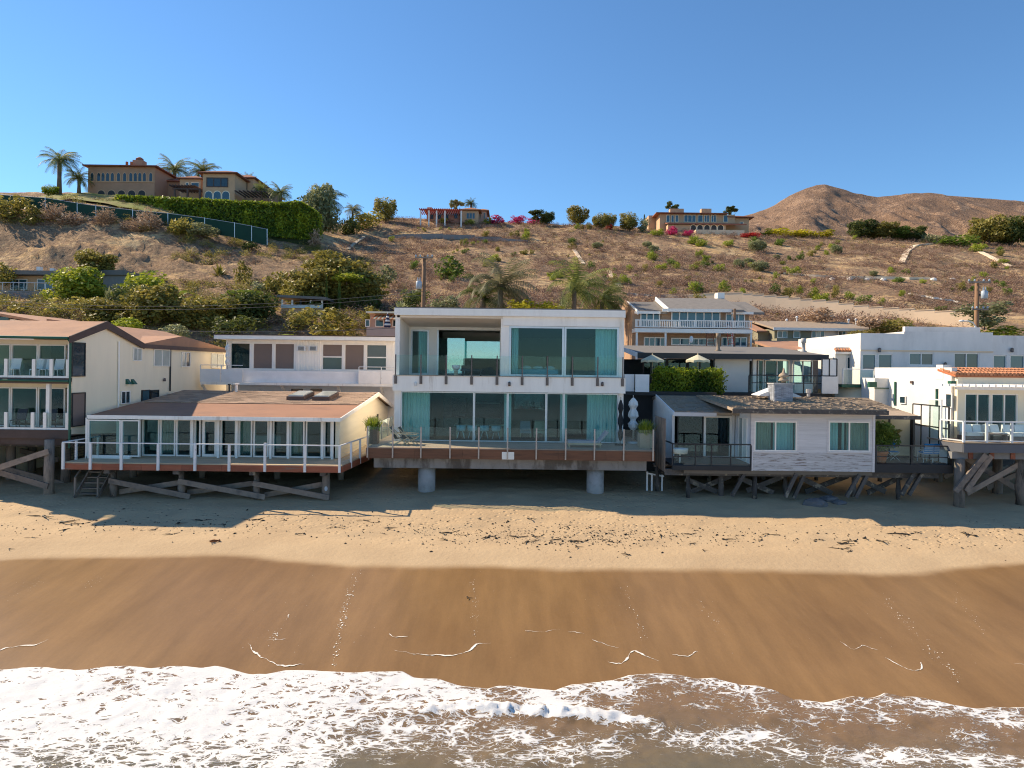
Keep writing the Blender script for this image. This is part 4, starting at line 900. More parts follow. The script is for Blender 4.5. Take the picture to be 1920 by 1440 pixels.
# planters with ornamental grass on the glass house deck
def planter(px_, d, w_, lab, m):
    p = W(px_, 830, d); t = thing('planter_box', lab, 'planter', (p.x, d, ZD)); x = p.x
    hh = .78; mb = M().box(x-w_/2, x+w_/2, d, d+.04, ZD, ZD+hh).box(x-w_/2, x+w_/2, d+.66, d+.7, ZD, ZD+hh).box(x-w_/2, x-w_/2+.04, d+.04, d+.66, ZD, ZD+hh).box(x+w_/2-.04, x+w_/2, d+.04, d+.66, ZD, ZD+hh)
    part('box', mb, m, t); part('soil', M().box(x-w_/2+.04, x+w_/2-.04, d+.04, d+.66, ZD+.5, ZD+hh-.08), 'trunk', t)
    for i in range(2):
        c = inst('grass', crown('grass', 'leaf_sage' if i else 'leaf_lime', i), (0, .2+.3*i, hh-.1), (.95, .8, 1.0)); c.parent = t
planter(1213, 36.0, .75, 'wooden planter box with tall green grass at the parasol end of the deck', 'deck_wood')
planter(697, 36.4, .55, 'dark wooden planter with green grass at the deck end beside the low house', 'redwood')
# ================================================================== LOW HOUSE (left)
DD, DWL = 33.5, 36.0
ZL = W(120, 866.5, DD).z
LX0, LX1 = W(118, 850, DD).x, W(640, 855, DD).x
ex0, ex1 = W(165, 780, 35).x, W(637, 785, 35).x
ZE = W(400, 781.5, 35).z
lh = thing('low_beach_house', 'low single storey white house with brown roof and long row of glass doors', 'house', (-15, DD, 1.8))
RD = 45.0; ZRG = W(500, 734, RD).z; BD = 39.6; ZBK = W(450, 757, BD).z; RED = 50.2; ZRE = ZE-.12
gx1 = W(636, 800, DWL).x
# roof: two pitches in front, one behind
part('lower_roof', M().prism_x([(35.0, ZE), (BD, ZBK), (BD, ZBK-.14), (35.0, ZE-.12)], ex0, ex1), 'roof_rust', lh)
part('roof_deck', M().prism_x([(BD, ZBK), (RD, ZRG), (RED, ZRE), (RED, ZRE-.12), (RD, ZRG-.14), (BD, ZBK-.14)], ex0, ex1+.002), 'roof_shingle', lh)
# shingle courses on the upper pitch: individual shingles, staggered and slightly uneven
sh = [mk('shingle', M().hexa([(0, 0, .0), (.88, 0, 0), (.88, .5, -.0), (0, .5, 0), (0, 0, .035), (.88, 0, .035), (.88, .5, .008), (0, .5, .008)]), 'roof_shingle') for _ in range(1)]
slope = math.atan2(ZRG-ZBK, RD-BD); nrow = 12; rl_ = (RD-BD)/nrow; ncol = 24; cw = (ex1-ex0)/ncol
ox, oy, oz = lh['ox']
for r in range(nrow):
    for c in range(ncol):
        x = ex0+c*cw+(cw*.5 if r % 2 else 0)-cw*.25
        if x < ex0-.01 or x+cw*.98 > ex1+.3: continue
        o = bpy.data.objects.new('shingle', sh[0]); COL.objects.link(o); o.parent = lh; yy = BD+r*rl_+.01
        o.location = (x-ox, yy-oy, ZBK+(yy-BD)*math.tan(slope)+.006+random.uniform(0, .012)-oz); o.rotation_euler = (slope, 0, random.uniform(-.01, .01)); o.scale = (min(cw*.975, ex1+.0-x)/.88, rl_*1.06/.5, 1.0)
fb = M().box(ex0-.03, ex1+.03, 34.95, 35.0, ZE-.17, ZE+.02); part('eave_board', fb, 'white_worn', lh)
part('verge_board', M().prism_x([(35, ZE+.02), (BD, ZBK+.03), (RD, ZRG+.04), (RED, ZRE+.02), (RED, ZRE-.22), (RD, ZRG-.22), (BD, ZBK-.18), (35, ZE-.16)], ex1+.01, ex1+.07), 'white', lh)
# body
part('floor', M().box(ex0+.3, gx1, DWL-.0, RED-.6, ZL-.3, ZL+.02), 'interior_floor', lh)
part('rear_wall', M().box(ex0+.3, gx1-.2, RED-1.0, RED-.6, ZL, ZRE), 'interior', lh)
part('end_wall', M().prism_x([(DWL, ZL-.3), (RED-.3, ZL-.3), (RED-.3, ZRE-.12), (RD, ZRG-.145), (BD, ZBK-.145), (DWL, ZE-.1)], gx1-.2, gx1), 'cream_siding', lh)
for j in range(17):     # lapped boards on the gable end
    z0 = ZL-.3+j*.205; y1 = RED-.3
    if z0+.2 > ZE-.12:
        f = (z0+.2-(ZE-.1))/(ZRG-ZE); y0 = DWL+max(0, f)*(RD-DWL)*1.02; y1 = RED-.3-max(0, (z0+.2-ZRE+.12)/(ZRG-ZRE))*(RED-.3-RD)*1.02
    else: y0 = DWL
    if y1-y0 < .5: break
    part('siding_board', M().hexa([(gx1+.002, y0, z0), (gx1+.03, y0, z0), (gx1+.03, y1, z0), (gx1+.002, y1, z0), (gx1+.002, y0, z0+.2), (gx1+.012, y0, z0+.2), (gx1+.012, y1, z0+.2), (gx1+.002, y1, z0+.2)]), 'cream_siding', lh)
for px_, pa, pb in ((707, 776, 790), (707, 791, 799)):
    d0, z0 = SD(px_-1.5, pb, gx1); d1, z1 = SD(px_+1.5, pa, gx1); part('vent_slot', M().box(gx1+.02, gx1+.05, d0, d1, z0, z1), 'dark_wall', lh)
part('left_wall', M().prism_x([(DWL+1.0, ZL-.3), (RED-.6, ZL-.3), (RED-.6, ZRE-.12), (RD, ZRG-.145), (BD, ZBK-.145), (DWL+1, ZE-.1)], ex0+.3, ex0+.45), 'white', lh)
part('ceiling', M().box(ex0+.45, gx1-.2, DWL+.1, RED-1.0, ZE-.14, ZE-.125), 'interior', lh)
zh = ZE-.2
part('beam', M().box(ex0+.3, gx1+.02, DWL-.12, DWL+.12, zh, ZE-.12), 'white', lh)
# front glazing: posts and doors from the photo
gp = [(187, 262, 1, 1), (266, 299, 1, 0), (300, 329, 1, 0), (330, 359, 1, 0), (364, 376, 1, 0), (379, 407, 2, 0), (413, 443, 1, 0), (447, 473, 1, 0), (475, 504, 1, 0), (511, 540, 1, 0), (543, 571, 1, 0), (573, 604, 1, 0), (607, 622, 1, 0)]
for a_, b_, kind, bay in gp:
    a, b, _, _ = RC(a_, 790, b_, 860, DWL)
    if bay:                                    # glass wind screen at the left end
        window(lh, a, W(226, 820, DWL-1.0).x, ZL+.1, zh-.02, DWL-1.0, fm='white', fw=.06, name='glass_screen'); window(lh, W(227, 820, DWL-1).x, W(261, 820, DWL-1).x, ZL+.1, zh-.02, DWL-.98, fm='white', fw=.06, name='glass_screen'); part('sill', M().box(a-.05, b+.05, DWL-1.05, DWL-.8, ZL+.002, ZL+.1), 'white', lh); part('corner_post', M().box(a-.11, a-.002, DWL-1.05, DWL-.85, ZL, ZE-.13), 'white', lh)
    else: window(lh, a+.004, b-.004, ZL+.02, zh-.01, DWL, fm='white', fw=.13 if kind == 2 else .075, name='glass_door')
for px_ in (262.5, 361.5, 410.5, 445, 508.5, 541.5, 605.5, 624): # white posts standing free at the eave
    p = W(px_, 820, DWL-.2); part('porch_post', M().box(p.x-.055, p.x+.055, DWL-.32, DWL-.2, ZL, ZE-.13), 'white_worn', lh)
for a_, b_ in ((300, 330), (444, 475), (545, 570)):
    a, b, _, _ = RC(a_, 790, b_, 860, 37.5); curtain(lh, a, b, ZL+.05, zh, 37.2, 'curtain_tan', .2)
part('sofa', M().box(-16, -13.5, 40, 41, ZL+.02, ZL+.75), 'fabric_white', lh); part('inner_wall', M().box(-18.5, -18.3, 37.5, 46, ZL, zh), 'interior', lh); part('inner_wall', M().box(-12.6, -12.4, 39, 46, ZL, zh), 'interior', lh)
# skylights and roof vents
for px_ in (563, 610):
    a, b, _, _ = RC(px_-16, 743, px_+16, 757, 42.0); y0, y1 = 41.0, 43.2
    zz = lambda y: ZBK+(y-BD)*math.tan(slope)
    s_ = part('skylight', M().hexa([(a, y0, zz(y0)), (b, y0, zz(y0)), (b, y1, zz(y1)), (a, y1, zz(y1)), (a, y0, zz(y0)+.26), (b, y0, zz(y0)+.26), (b, y1, zz(y1)+.26), (a, y1, zz(y1)+.26)]), 'brown_wood', lh)
    part('pane', M().hexa([(a+.08, y0+.08, zz(y0)+.265), (b-.08, y0+.08, zz(y0)+.265), (b-.08, y1-.08, zz(y1)+.265), (a+.08, y1-.08, zz(y1)+.265), (a+.1, y0+.1, zz(y0)+.33), (b-.1, y0+.1, zz(y0)+.33), (b-.1, y1-.1, zz(y1)+.33), (a+.1, y1-.1, zz(y1)+.33)]), 'light_pane', s_)
p = W(430, 733, 44.6); part('vent_pipe', M().lathe((p.x, 44.6, ZRG-.1), [(.06, 0), (.06, .5), (.1, .5), (.1, .58)], 8), 'black_metal', lh); p = W(443, 733, 44.6); part('vent_pipe', M().lathe((p.x, 44.6, ZRG-.1), [(.1, 0), (.1, .55), (.2, .56), (.2, .62)], 8), 'white', lh)
# deck
nb = 14; bw = (DWL+.2-DD)/nb
for i in range(nb): part('deck_board', M().box(LX0, LX1, DD+i*bw+.004, DD+(i+1)*bw-.004, ZL-.05, ZL), 'deck_tan', lh)
part('side_deck', M().prism_z([(LX1, DD+.01), (W(690, 850, 37.4).x, 40), (W(690, 850, 37.4).x, 46), (gx1+.05, 46), (gx1+.05, DWL+.21), (LX1, DWL+.21)], ZL-.05, ZL), 'deck_tan', lh)
zf = W(380, 883, DD).z
for i in range(7):
    a, b = LX0+(LX1-LX0)*i/7, LX0+(LX1-LX0)*(i+1)/7; part('fascia_board', M().box(a+.003, b-.003, DD-.06, DD, zf, ZL-.045), 'red_fascia', lh)
sx_, sy_ = W(690, 850, 37.4).x, 40.0
part('side_fascia', M().beam((LX1+.03, DD, (zf+ZL)/2-.02), (sx_+.03, sy_, (zf+ZL)/2-.02), .05, ZL-zf-.05), 'red_fascia', lh)
part('floor_frame', M().box(LX0+.2, LX1-.2, DD+.2, RED-.5, zf+.05, ZL-.31), 'old_wood', lh)
rz = W(380, 833.5, DD-.1).z
rxs = [W(x, 855, DD-.1).x for x in (119, 170, 228, 297, 366, 430, 497, 572, 637)]
for i, x in enumerate(rxs): part('rail_post', M().box(x-.055, x+.055, DD-.17, DD-.065, zf+.02, rz-(0 if i != 6 else -.12)), 'rail_white', lh)
part('top_rail', M().box(rxs[0]-.05, rxs[-1]+.05, DD-.16, DD-.06, rz, rz+.05), 'rail_white', lh)
for i in range(4):
    y0 = DD+.2+i*1.55; f = (i+.6)/4; xq = LX1+.03+(sx_-LX1)*((y0+1.2-DD)/(sy_-DD)); part('rail_post', M().box(xq-.05, xq+.05, y0+1.2, y0+1.3, zf+.02, rz), 'rail_white', lh)
part('top_rail', M().beam((rxs[-1], DD-.1, rz+.02), (sx_, sy_, rz+.02), .08, .05), 'rail_white', lh)
for i in range(5): part('cable', M().tube([(LX1+.02, DD+.1, ZL+.15+i*.15), (sx_, sy_, ZL+.15+i*.15)], .006, 4), 'alu', lh)
for i in range(3):
    y0 = DD+.9+i*.9; part('rail_post', M().box(LX0, LX0+.09, y0, y0+.09, ZL-.2, rz), 'rail_white', lh)
part('top_rail', M().box(LX0-.01, LX0+.08, DD-.06, DD+2.9, rz, rz+.05), 'rail_white', lh)
for i in range(6): part('cable', M().tube([(LX0+.04, DD, ZL+.12+i*.13), (LX0+.04, DD+2.9, ZL+.12+i*.13)], .006, 4), 'black_metal', lh)
# piles and braces
def pile(parent, px_, d, zt, r=.2, m='pile_wood', x=None):
    X = W(px_, 900, d).x if x is None else x; zb = sand_z(d)-.5
    return part('pile', M().tube([(X, d, zb), (X+random.uniform(-.03, .03), d, (zb+zt)/2), (X, d, zt)], [r*1.05, r, r*.95], 12), m, parent, True)
def brace(parent, a, b, w=.09, h=.30, m='brace_wood'):
    return part('brace', M().beam(a, b, w, h), m, parent)
PD = 34.2
for px_ in (213, 340, 481, 611): pile(lh, px_, PD, zf+.05, .2)
for px_ in (250, 380, 520, 640): pile(lh, px_, 38.5, zf+.05, .19)
for px_ in (260, 400, 545): pile(lh, px_, 43, zf+.05, .19)
for (xa, ya, xb, yb, d) in ((204, 901, 356, 931, PD-.28), (334, 902, 497, 932, PD-.30), (474, 906, 617, 933, PD-.28), (224, 922, 335, 905, PD+.3), (352, 923, 474, 906, PD+.3), (496, 928, 604, 908, PD+.3)):
    brace(lh, W(xa, ya, d), W(xb, yb, d), .09, .26)
for px_ in (213, 340, 481, 611):
    X = W(px_, 890, PD).x; part('cap_beam', M().box(X-.14, X+.14, DD+.1, 38.6, zf-.2, zf+.02), 'old_wood', lh)
a, b, c, e = RC(608, 912, 614, 921, PD-.25); part('pile_tag', M().prism_y([((a+b)/2+(b-a)/2*math.cos(q*.6283), (c+e)/2+(e-c)/2*math.sin(q*.6283)) for q in range(10)], PD-.24, PD-.2), 'transformer_grey', lh)
# wooden stair under the deck
a, b, _, _ = RC(155, 880, 200, 930, 34.6)
t = thing('beach_stair', 'small weathered wooden stair with rails under the low house deck', 'stairs', ((a+b)/2, 34.4, 1.7))
for i in range(5): z0 = sand_z(34.3)+.1+i*.24; part('tread', M().box(a+.1, b-.1, 34.1+i*.22, 34.4+i*.22, z0, z0+.05), 'brace_wood', t)
for x in (a+.04, b-.04): part('stringer', M().beam((x, 33.9, sand_z(34)), (x, 35.3, sand_z(34)+1.3), .06, .2), 'pile_wood', t); part('rail_post', M().box(x-.04, x+.04, 33.9, 33.98, sand_z(34)-.1, sand_z(34)+1.0), 'pile_wood', t); part('handrail', M().beam((x, 33.9, sand_z(34)+1.0), (x, 35.2, sand_z(34)+1.9), .06, .06), 'pile_wood', t)

# ================================================================== CREAM APARTMENT (far left)
AX = -22.6
ap = thing('cream_apartment', 'cream two storey apartment block with brown gable roof and glass balconies', 'apartment block', (-27, 34.6, 1.8))
AF = AX*FPX/unroll(131, 700)[0]; AW = AF+1.35
dpk, zpk = SD(195, 604.5, AX); dbe, zbe = SD(265, 646, AX); den, zen = SD(425, 656, AX); zfe = SD(131, 632, AX)[1]
zbot = SD(150, 812, AX)[1]; AL = -28.4
part('side_wall', M().prism_x([(AF+.2, zbot), (den, zbot-1.5), (den, zbe-.05), (dbe, zbe-.05), (dpk, zpk-.12), (AF+.2, zfe-.05)], AX-.25, AX), 'cream', ap)
part('roof', M().prism_x([(AF-.25, zfe), (dpk, zpk+.05), (dbe, zbe+.05), (dbe, zbe-.1), (dpk, zpk-.1), (AF-.25, zfe-.12)], AL, AX+.12), 'roof_brown', ap)
part('verge_board', M().prism_x([(AF-.3, zfe+.04), (dpk, zpk+.08), (dbe, zbe+.08), (dbe, zbe-.26), (dpk, zpk-.34), (AF-.3, zfe-.32)], AX+.125, AX+.2), 'brown_wood', ap)
part('rear_roof', M().prism_x([(dbe+.003, zbe+.05), (dbe+5, zbe+.75), (den+.2, zbe+.05), (den+.2, zbe-.08), (dbe+.003, zbe-.08)], AL, AX+.1), 'roof_brown', ap)
part('rear_wing_roof', M().prism_y([(AL, zbe+1.5), (AX-5, zbe+1.4), (AX+.12, zbe-.02), (AX+.12, zbe-.14), (AL, zbe-.14)], dbe+.01, den+.2), 'roof_brown', ap)
part('rear_eave', M().box(AX+.1, AX+.2, dbe, den+.2, zbe-.22, zbe+.03), 'brown_wood', ap)
part('rear_wall', M().box(AL, AX-.25, den-.3, den, zbot-1, zbe-.1), 'cream', ap)
# storeys
zu1, zu0 = SD(131, 709, AX)[1], SD(131, 716, AX)[1]; zl1, zl0 = SD(131, 806, AX)[1], SD(131, 818, AX)[1]
for z1, z0, ll in ((zu1, zu0, 'upper'), (zl1, zl0, 'lower')):
    part('balcony_slab', M().box(AL, AX-.02, AF, AW, z0, z1), 'brown_wood', ap); part('room_floor', M().box(AL, AX-.26, AW, AW+6, z0-.05, z1), 'interior_floor', ap)
part('fascia_board', M().box(AL, AX, AF-.06, AF, zl0-.12, zl1), 'brown_wood', ap); part('fascia_board', M().box(AL, AX, AF-.06, AF, zu0-.1, zu1-.05), 'brown_wood', ap)
part('gutter', M().tube([(AL, AF-.33, zfe-.02), (AX+.1, AF-.33, zfe-.06)], .07, 8), 'green_pipe', ap); part('gutter', M().tube([(AL, AF-.12, zu1-.12), (AX+.02, AF-.12, zu1-.16)], .06, 8), 'green_pipe', ap)
part('downpipe', M().tube([(AX+.09, AF-.3, zfe-.1), (AX+.09, AF-.12, zfe-.3), (AX+.09, AF-.12, zl0-.6)], .055, 8), 'green_pipe', ap)
part('lower_wall', M().box(AL, AX-.26, AW+.02, AW+.1, zu0-.35, zu0), 'cream', ap); part('upper_wall', M().box(AL, AX-.26, AW+.02, AW+.1, zfe-.35, zfe-.1), 'cream', ap)
part('end_wall', M().box(AL-.2, AL, AF+.2, den, 1.0, zfe-.13), 'cream', ap); part('partition', M().box(AL, AX-.26, AW+5.8, AW+6, zl1, zfe-.1), 'interior_dark', ap)  # end wall extended down to the sand to block sunlight under the floor
for z0, z1 in ((zu1, zfe-.352), (zl1, zu0-.352)):
    for a_, b_, gm in ((-80, -30, 'glass'), (-28, 20, 'glass'), (21, 71, 'glass'), (72, 123, 'glass')):
        a, b, _, _ = RC(a_, 640, b_, 700, AW); window(ap, a, min(b, AX-.27), z0+.02, z1, AW, fm='white', fw=.07, name='sliding_door')
    part('end_post', M().box(AX-.14, AX-.02, AF+.02, AF+.14, z0, z1), 'white', ap)
ztp = {0: (zu1, SD(131, 674, AX)[1]), 1: (zl1, SD(131, 774, AX)[1])}
for k_, posts in ((0, (-40, 11, 63, 96, 127)), (1, (-40, 12, 62, 85, 127))):
    z0, z1 = ztp[k_]; X_ = [W(x, 690, AF).x for x in posts]
    for x in X_: part('rail_post', M().box(x-.08, x+.08, AF-.02, AF+.10, z0, z1), 'white', ap)
    for a, b in zip(X_, X_[1:]): part('glass_panel', M().box(a+.09, b-.09, AF+.03, AF+.045, z0+.12, z1-.03), 'glass_rail', ap); part('bottom_rail', M().box(a+.08, b-.08, AF, AF+.08, z0, z0+.1), 'white', ap)
for z0 in (zu1, zl1):
    part('side_glass', M().box(AX-.05, AX-.035, AF+.16, AW-.02, z0+.05, z0+1.0), 'glass_rail', ap)
pxs = W(86, 700, AF).x; part('support_post', M().box(pxs-.09, pxs+.09, AF+.15, AF+.33, zl1, zu0), 'white', ap)
# side windows
for x0_, y0_, x1_, y1_, n_, gm in ((133, 642, 158, 706, 1, 'dark_pane'), (134, 736, 159, 799, 1, 'shade_brown'), (248, 652, 264, 677, 2, 'light_pane'), (287, 655, 317, 687, 2, 'light_pane'), (339, 660, 355, 688, 2, ('light_pane', 'grey_pane')), (395, 663, 418, 690, 2, 'light_pane'), (226, 733, 243, 757, 2, 'dark_pane'), (265, 731, 280, 753, 1, 'blue_pane'), (282, 731, 297, 750, 1, 'dark_pane')):
    d0, _ = SD(x0_, 700, AX); d1, _ = SD(x1_, 700, AX); _, zt0 = SD((x0_+x1_)/2, y0_, AX); _, zb0 = SD((x0_+x1_)/2, y1_, AX)
    window(ap, d0, d1, zb0, zt0, AX+.06, n_, 1, fw=.05, dep=.05, fm='white' if n_ == 2 else 'black_metal', gm=gm, axis='x', sgn=1)
for px_, py0, py1, m, r in ((221, 640, 765, 'white', .05), (318, 655, 733, 'black_metal', .05)):
    d0, z0 = SD(px_, py0, AX); _, z1 = SD(px_, py1, AX); part('downpipe', M().tube([(AX+.07, d0, z0), (AX+.07, d0, z1)], r, 8), m, ap)
for px_ in (238, 248):
    d0, z0 = SD(px_, 717, AX); part('vent_hood', M().prism_y([(AX, z0-.1), (AX+.25, z0-.1), (AX, z0+.2)], d0-.15, d0+.15), 'green_pipe', ap)
d0, z0 = SD(306, 712, AX); part('wall_lamp', M().lathe((AX+.1, d0, z0-.1), [(.05, 0), (.09, .05), (.06, .2)], 8), 'bronze', ap)
part('underbeam', M().box(AL, AX-.2, AF+.1, AF+.5, zl0-.45, zl0-.13), 'brown_wood', ap); part('underfloor', M().box(AL, AX-.1, AF+.5, den, zl0-.6, zl0-.1), 'old_wood', ap)
for px_, d in ((92, 34.5), (123, 36.8), (20, 37.5), (-30, 34.5), (60, 40)): pile(ap, px_, d, zl0-.13, .23)
for (xa, ya, xb, yb, d) in ((-30, 886, 92, 846, 34.2), (-30, 868, 120, 908, 36.6), (-20, 880, 90, 912, 34.25), (10, 838, 110, 862, 39.5)): brace(ap, W(xa, ya, d), W(xb, yb, d), .1, .28)
# patio chairs on the apartment balconies
def patio_chair(x, y, z, lab, m):
    t = thing('patio_chair', lab, 'chair', (x, y, z), 'patio chairs on the apartment balconies')
    part('seat', M().box(x-.25, x+.25, y-.25, y+.25, z+.40, z+.44), m, t); part('backrest', M().hexa([(x-.25, y+.22, z+.44), (x+.25, y+.22, z+.44), (x+.25, y+.26, z+.44), (x-.25, y+.26, z+.44), (x-.25, y+.36, z+.98), (x+.25, y+.36, z+.98), (x+.25, y+.4, z+.98), (x-.25, y+.4, z+.98)]), m, t)
    for sx in (-.24, .24):
        for sy in (-.22, .22): part('leg', M().tube([(x+sx, y+sy, z+.4), (x+sx*1.1, y+sy*1.1, z)], .018, 6), m, t)
for px_, k_, mm in ((24, 0, 'white_metal'), (72, 0, 'white_metal'), (84, 0, 'white_metal'), (106, 0, 'white_metal')): patio_chair(W(px_, 690, AF+.7).x, AF+.65, zu1, 'pale metal patio chair behind the upper apartment balcony glass', mm)
for px_ in (36, 92): patio_chair(W(px_, 690, AF+.7).x, AF+.65, zl1, 'dark patio chair behind the lower apartment balcony glass', 'black_metal')
# roof of the next building behind
t = thing('neighbour_house', 'pale house with low brown gable roof behind the cream apartment', 'house', (-36, 48, 6))
za, zb = W(0, 584, 47).z, W(105, 607, 47).z; xa, xb = W(-120, 580, 47).x, W(112, 600, 47).x; xm = W(-20, 580, 47).x
part('wall', M().prism_y([(xa, 5), (xb-.6, 5), (xb-.6, zb-.1), (xm, za-.25), (xa, za-.6)], 46.5, 55), 'pale_siding', t)
part('roof', M().prism_y([(xa-.5, za-.6), (xm, za+.05), (xb+.2, zb), (xb+.2, zb-.15), (xm, za-.15), (xa-.5, za-.75)], 45.9, 55.5), 'roof_brown', t)
a, b, c, e = RC(-40, 594, 16, 603, 46.4); part('window', M().box(a, b, 46.4, 46.52, c, e), 'dark_pane', t)

# ================================================================== WHITE CORRUGATED HOUSE (second row, left)
D2 = 50.0
wh = thing('corrugated_house', 'white flat roofed house with corrugated metal front and brown window shades', 'house', (-16, D2, 2.5))
a0, a1 = W(424, 640, D2).x, W(742, 640, D2).x; zt = W(580, 631, D2).z; zbm = W(580, 714, D2).z; zr = W(580, 638, D2).z
r0 = W(411, 635, D2).x
part('roof', M().box(r0, a1+.1, D2-.9, 57, zr, zt), 'white', wh); part('roof_edge', M().box(r0-.02, a1+.12, D2-.95, 57.1, zt+.003, zt+.06), 'brown_wood', wh)
wz0, wz1 = W(580, 694, D2).z, W(580, 637, D2).z
ops = []; wins = [(431, 470), (473, 512), (514, 553), (603, 643), (645, 684), (686, 726)]
for a_, b_ in wins: a, b, _, _ = RC(a_, 640, b_, 692, D2); ops.append((a, b, wz0, wz1-.25))
part('front_wall', M().wall_y(a0, a1, D2, D2+.2, zbm, zr-.002, ops), 'white', wh)
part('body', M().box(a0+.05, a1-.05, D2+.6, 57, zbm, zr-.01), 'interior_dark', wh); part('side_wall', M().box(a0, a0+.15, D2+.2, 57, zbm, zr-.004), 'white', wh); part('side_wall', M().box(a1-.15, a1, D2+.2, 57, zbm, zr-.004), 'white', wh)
for i, o_ in enumerate(ops):
    gm = ['glass', 'shade_brown', 'shade_brown', ('dark_pane', 'shade_brown'), 'shade_brown', ('dark_pane', 'grey_pane')][i]
    window(wh, o_[0], o_[1], o_[2], o_[3], D2+.03, 1, 2 if i in (3, 5) else 1, fw=.09, dep=.14, gm=gm)
c0, c1 = W(555, 660, D2).x, W(601, 660, D2).x; nr = 16
for i in range(nr): x = c0+(c1-c0)*(i+.5)/nr; part('corrugated_rib', M().prism_z([(x-.075, D2-.003), (x-.03, D2-.05), (x+.03, D2-.05), (x+.075, D2-.003)], zbm+.05, zr-.02), 'white', wh)
for px_ in (566, 588):
    a, b, c, e = RC(px_-8, 649, px_+8, 658, D2-.1); u = part('air_conditioner', M().box(a, b, D2-.3, D2-.06, c, e), 'white_metal', wh)
    for k_ in range(5): z0 = c+.04+k_*(e-c-.06)/5; part('slat', M().box(a+.1, b-.1, D2-.315, D2-.302, z0, z0+.035), 'black_metal', u)
b0, b1 = W(376, 700, D2-1.4).x, W(455, 700, D2-1.4).x; zfl = W(580, 720, D2-1.4).z
part('balcony_slab', M().box(b0, W(742, 700, D2-1.4).x, D2-1.4, D2-.002, zfl-.12, zfl+.06), 'white_worn', wh)
zq0, zq1 = W(415, 711, D2-1.4).z, W(415, 692, D2-1.4).z
for a_, b_ in ((376, 414), (415, 455), (673, 714), (715, 739)):
    a, b, _, _ = RC(a_, 690, b_, 711, D2-1.4); part('balcony_panel', M().box(a+.02, b-.02, D2-1.42, D2-1.38, zfl+.07, zq1), 'pale_siding', wh); part('hand_rail', M().tube([(a, D2-1.4, zq1+.28), (b, D2-1.4, zq1+.28)], .03, 6), 'rail_white', wh); part('rail_post', M().box(a-.03, a+.02, D2-1.43, D2-1.37, zfl+.06, zq1+.28), 'rail_white', wh)
part('apron', M().box(W(455, 700, D2-.9).x, W(672, 700, D2-.9).x, D2-.9, D2-.8, zfl+.062, W(580, 696, D2-.9).z), 'pale_siding', wh)
part('plinth', M().box(a0+.3, a1-.1, D2+.3, 57, 2.2, zbm-.003), 'pale_siding', wh)
for px_ in (382, 530, 635, 715): p = W(px_, 725, D2-.7); part('strut', M().beam((p.x+.15, D2+.25, zfl-1.3), (p.x, D2-1.0, zfl-.12), .14, .14), 'white', wh)
for px_ in (556, 592): a, b, c, e = RC(px_-10, 729, px_+12, 745, D2+.28); part('low_window', M().box(a, b, D2+.27, D2+.32, c, e), 'dark_pane', wh)
p = W(430, 672, D2-.6); closed_parasol(427, 645, 685, D2-.8, 'fabric_white', 'closed white parasol on the corrugated house balcony', .16, zfl+.06)
# ================================================================== WEATHERED GREY HOUSE (right)
DG = 34.6
gh = thing('weathered_house', 'weathered grey clapboard house on piles with shake roof and brick chimney', 'house', (15, DG, 1.8))
GX0, GX1 = W(1410, 830, DG).x, W(1638, 830, DG).x; zgb = W(1520, 883.5, DG).z; zgt = W(1520, 774, DG).z
RXL, RXR = W(1231, 744, 41).x, W(1625, 746, 41).x; zrg = W(1430, 744, 41).z
zsl = W(1300, 773, 36.6).z; zsr = W(1700, 778, 36.0).z; zce = W(1520, 768, 34.0).z
cx0, cx1 = W(1372, 770, 34.2).x, W(1663, 770, 34.0).x
part('roof', M().prism_x([(36.5, zsl), (41, zrg), (46, zrg-.6), (46, zrg-.75), (41, zrg-.16), (36.5, zsl-.14)], RXL, RXR), 'roof_shake', gh)
part('front_roof', M().prism_x([(34.0, zce), (40.9, zrg+.03), (40.9, zrg-.1), (34.0, zce-.12)], cx0, cx1), 'roof_shake', gh)
part('porch_roof', M().prism_x([(35.7, zsr-.02), (38.5, zsr+.30), (38.5, zsr+.18), (35.7, zsr-.14)], cx1-.3, RXR-.003), 'roof_shake', gh)
def shakes(x0, x1, y0, z0, y1, z1, n, step):
    mb = M(); L1 = math.hypot(y1-y0, z1-z0); rows = int(L1/step); r = random.Random(5)
    for i in range(rows):
        f0, f1 = i/rows, (i+1.15)/rows; x = x0
        while x < x1-.05:
            w_ = min(r.uniform(.12, .28), x1-x); ya, yb_ = y0+(y1-y0)*f0, min(y1, y0+(y1-y0)*f1); za, zb_ = z0+(z1-z0)*f0, z0+(z1-z0)*min(1, f1); h0 = r.uniform(.03, .07)
            j = r.uniform(-.04, .03); mb.hexa([(x+.006, ya+j, za), (x+w_-.006, ya+j, za), (x+w_-.006, yb_, zb_), (x+.006, yb_, zb_), (x+.006, ya+j, za+h0), (x+w_-.006, ya+j, za+h0), (x+w_-.006, yb_, zb_+.012), (x+.006, yb_, zb_+.012)]); x += w_
    o = part('shake_courses', mb, 'roof_shake', gh); o['kind'] = 'stuff'
shakes(RXL, cx0+.05, 36.45, zsl, 41, zrg, 0, .34); shakes(cx0, cx1, 33.97, zce, 40.9, zrg+.03, 0, .34); shakes(cx1+.02, RXR, 36.5, zsl+.02, 41, zrg, 0, .34)
part('eave_board', M().box(cx0-.05, cx1+.05, 33.9, 33.97, zce-.22, zce+.0), 'old_wood', gh); part('eave_board', M().box(RXL, cx0-.1, 36.38, 36.46, zsl-.2, zsl), 'grey_siding', gh); part('eave_board', M().box(cx1+.06, RXR+.05, 35.62, 35.69, zsr-.22, zsr-.02), 'old_wood', gh)
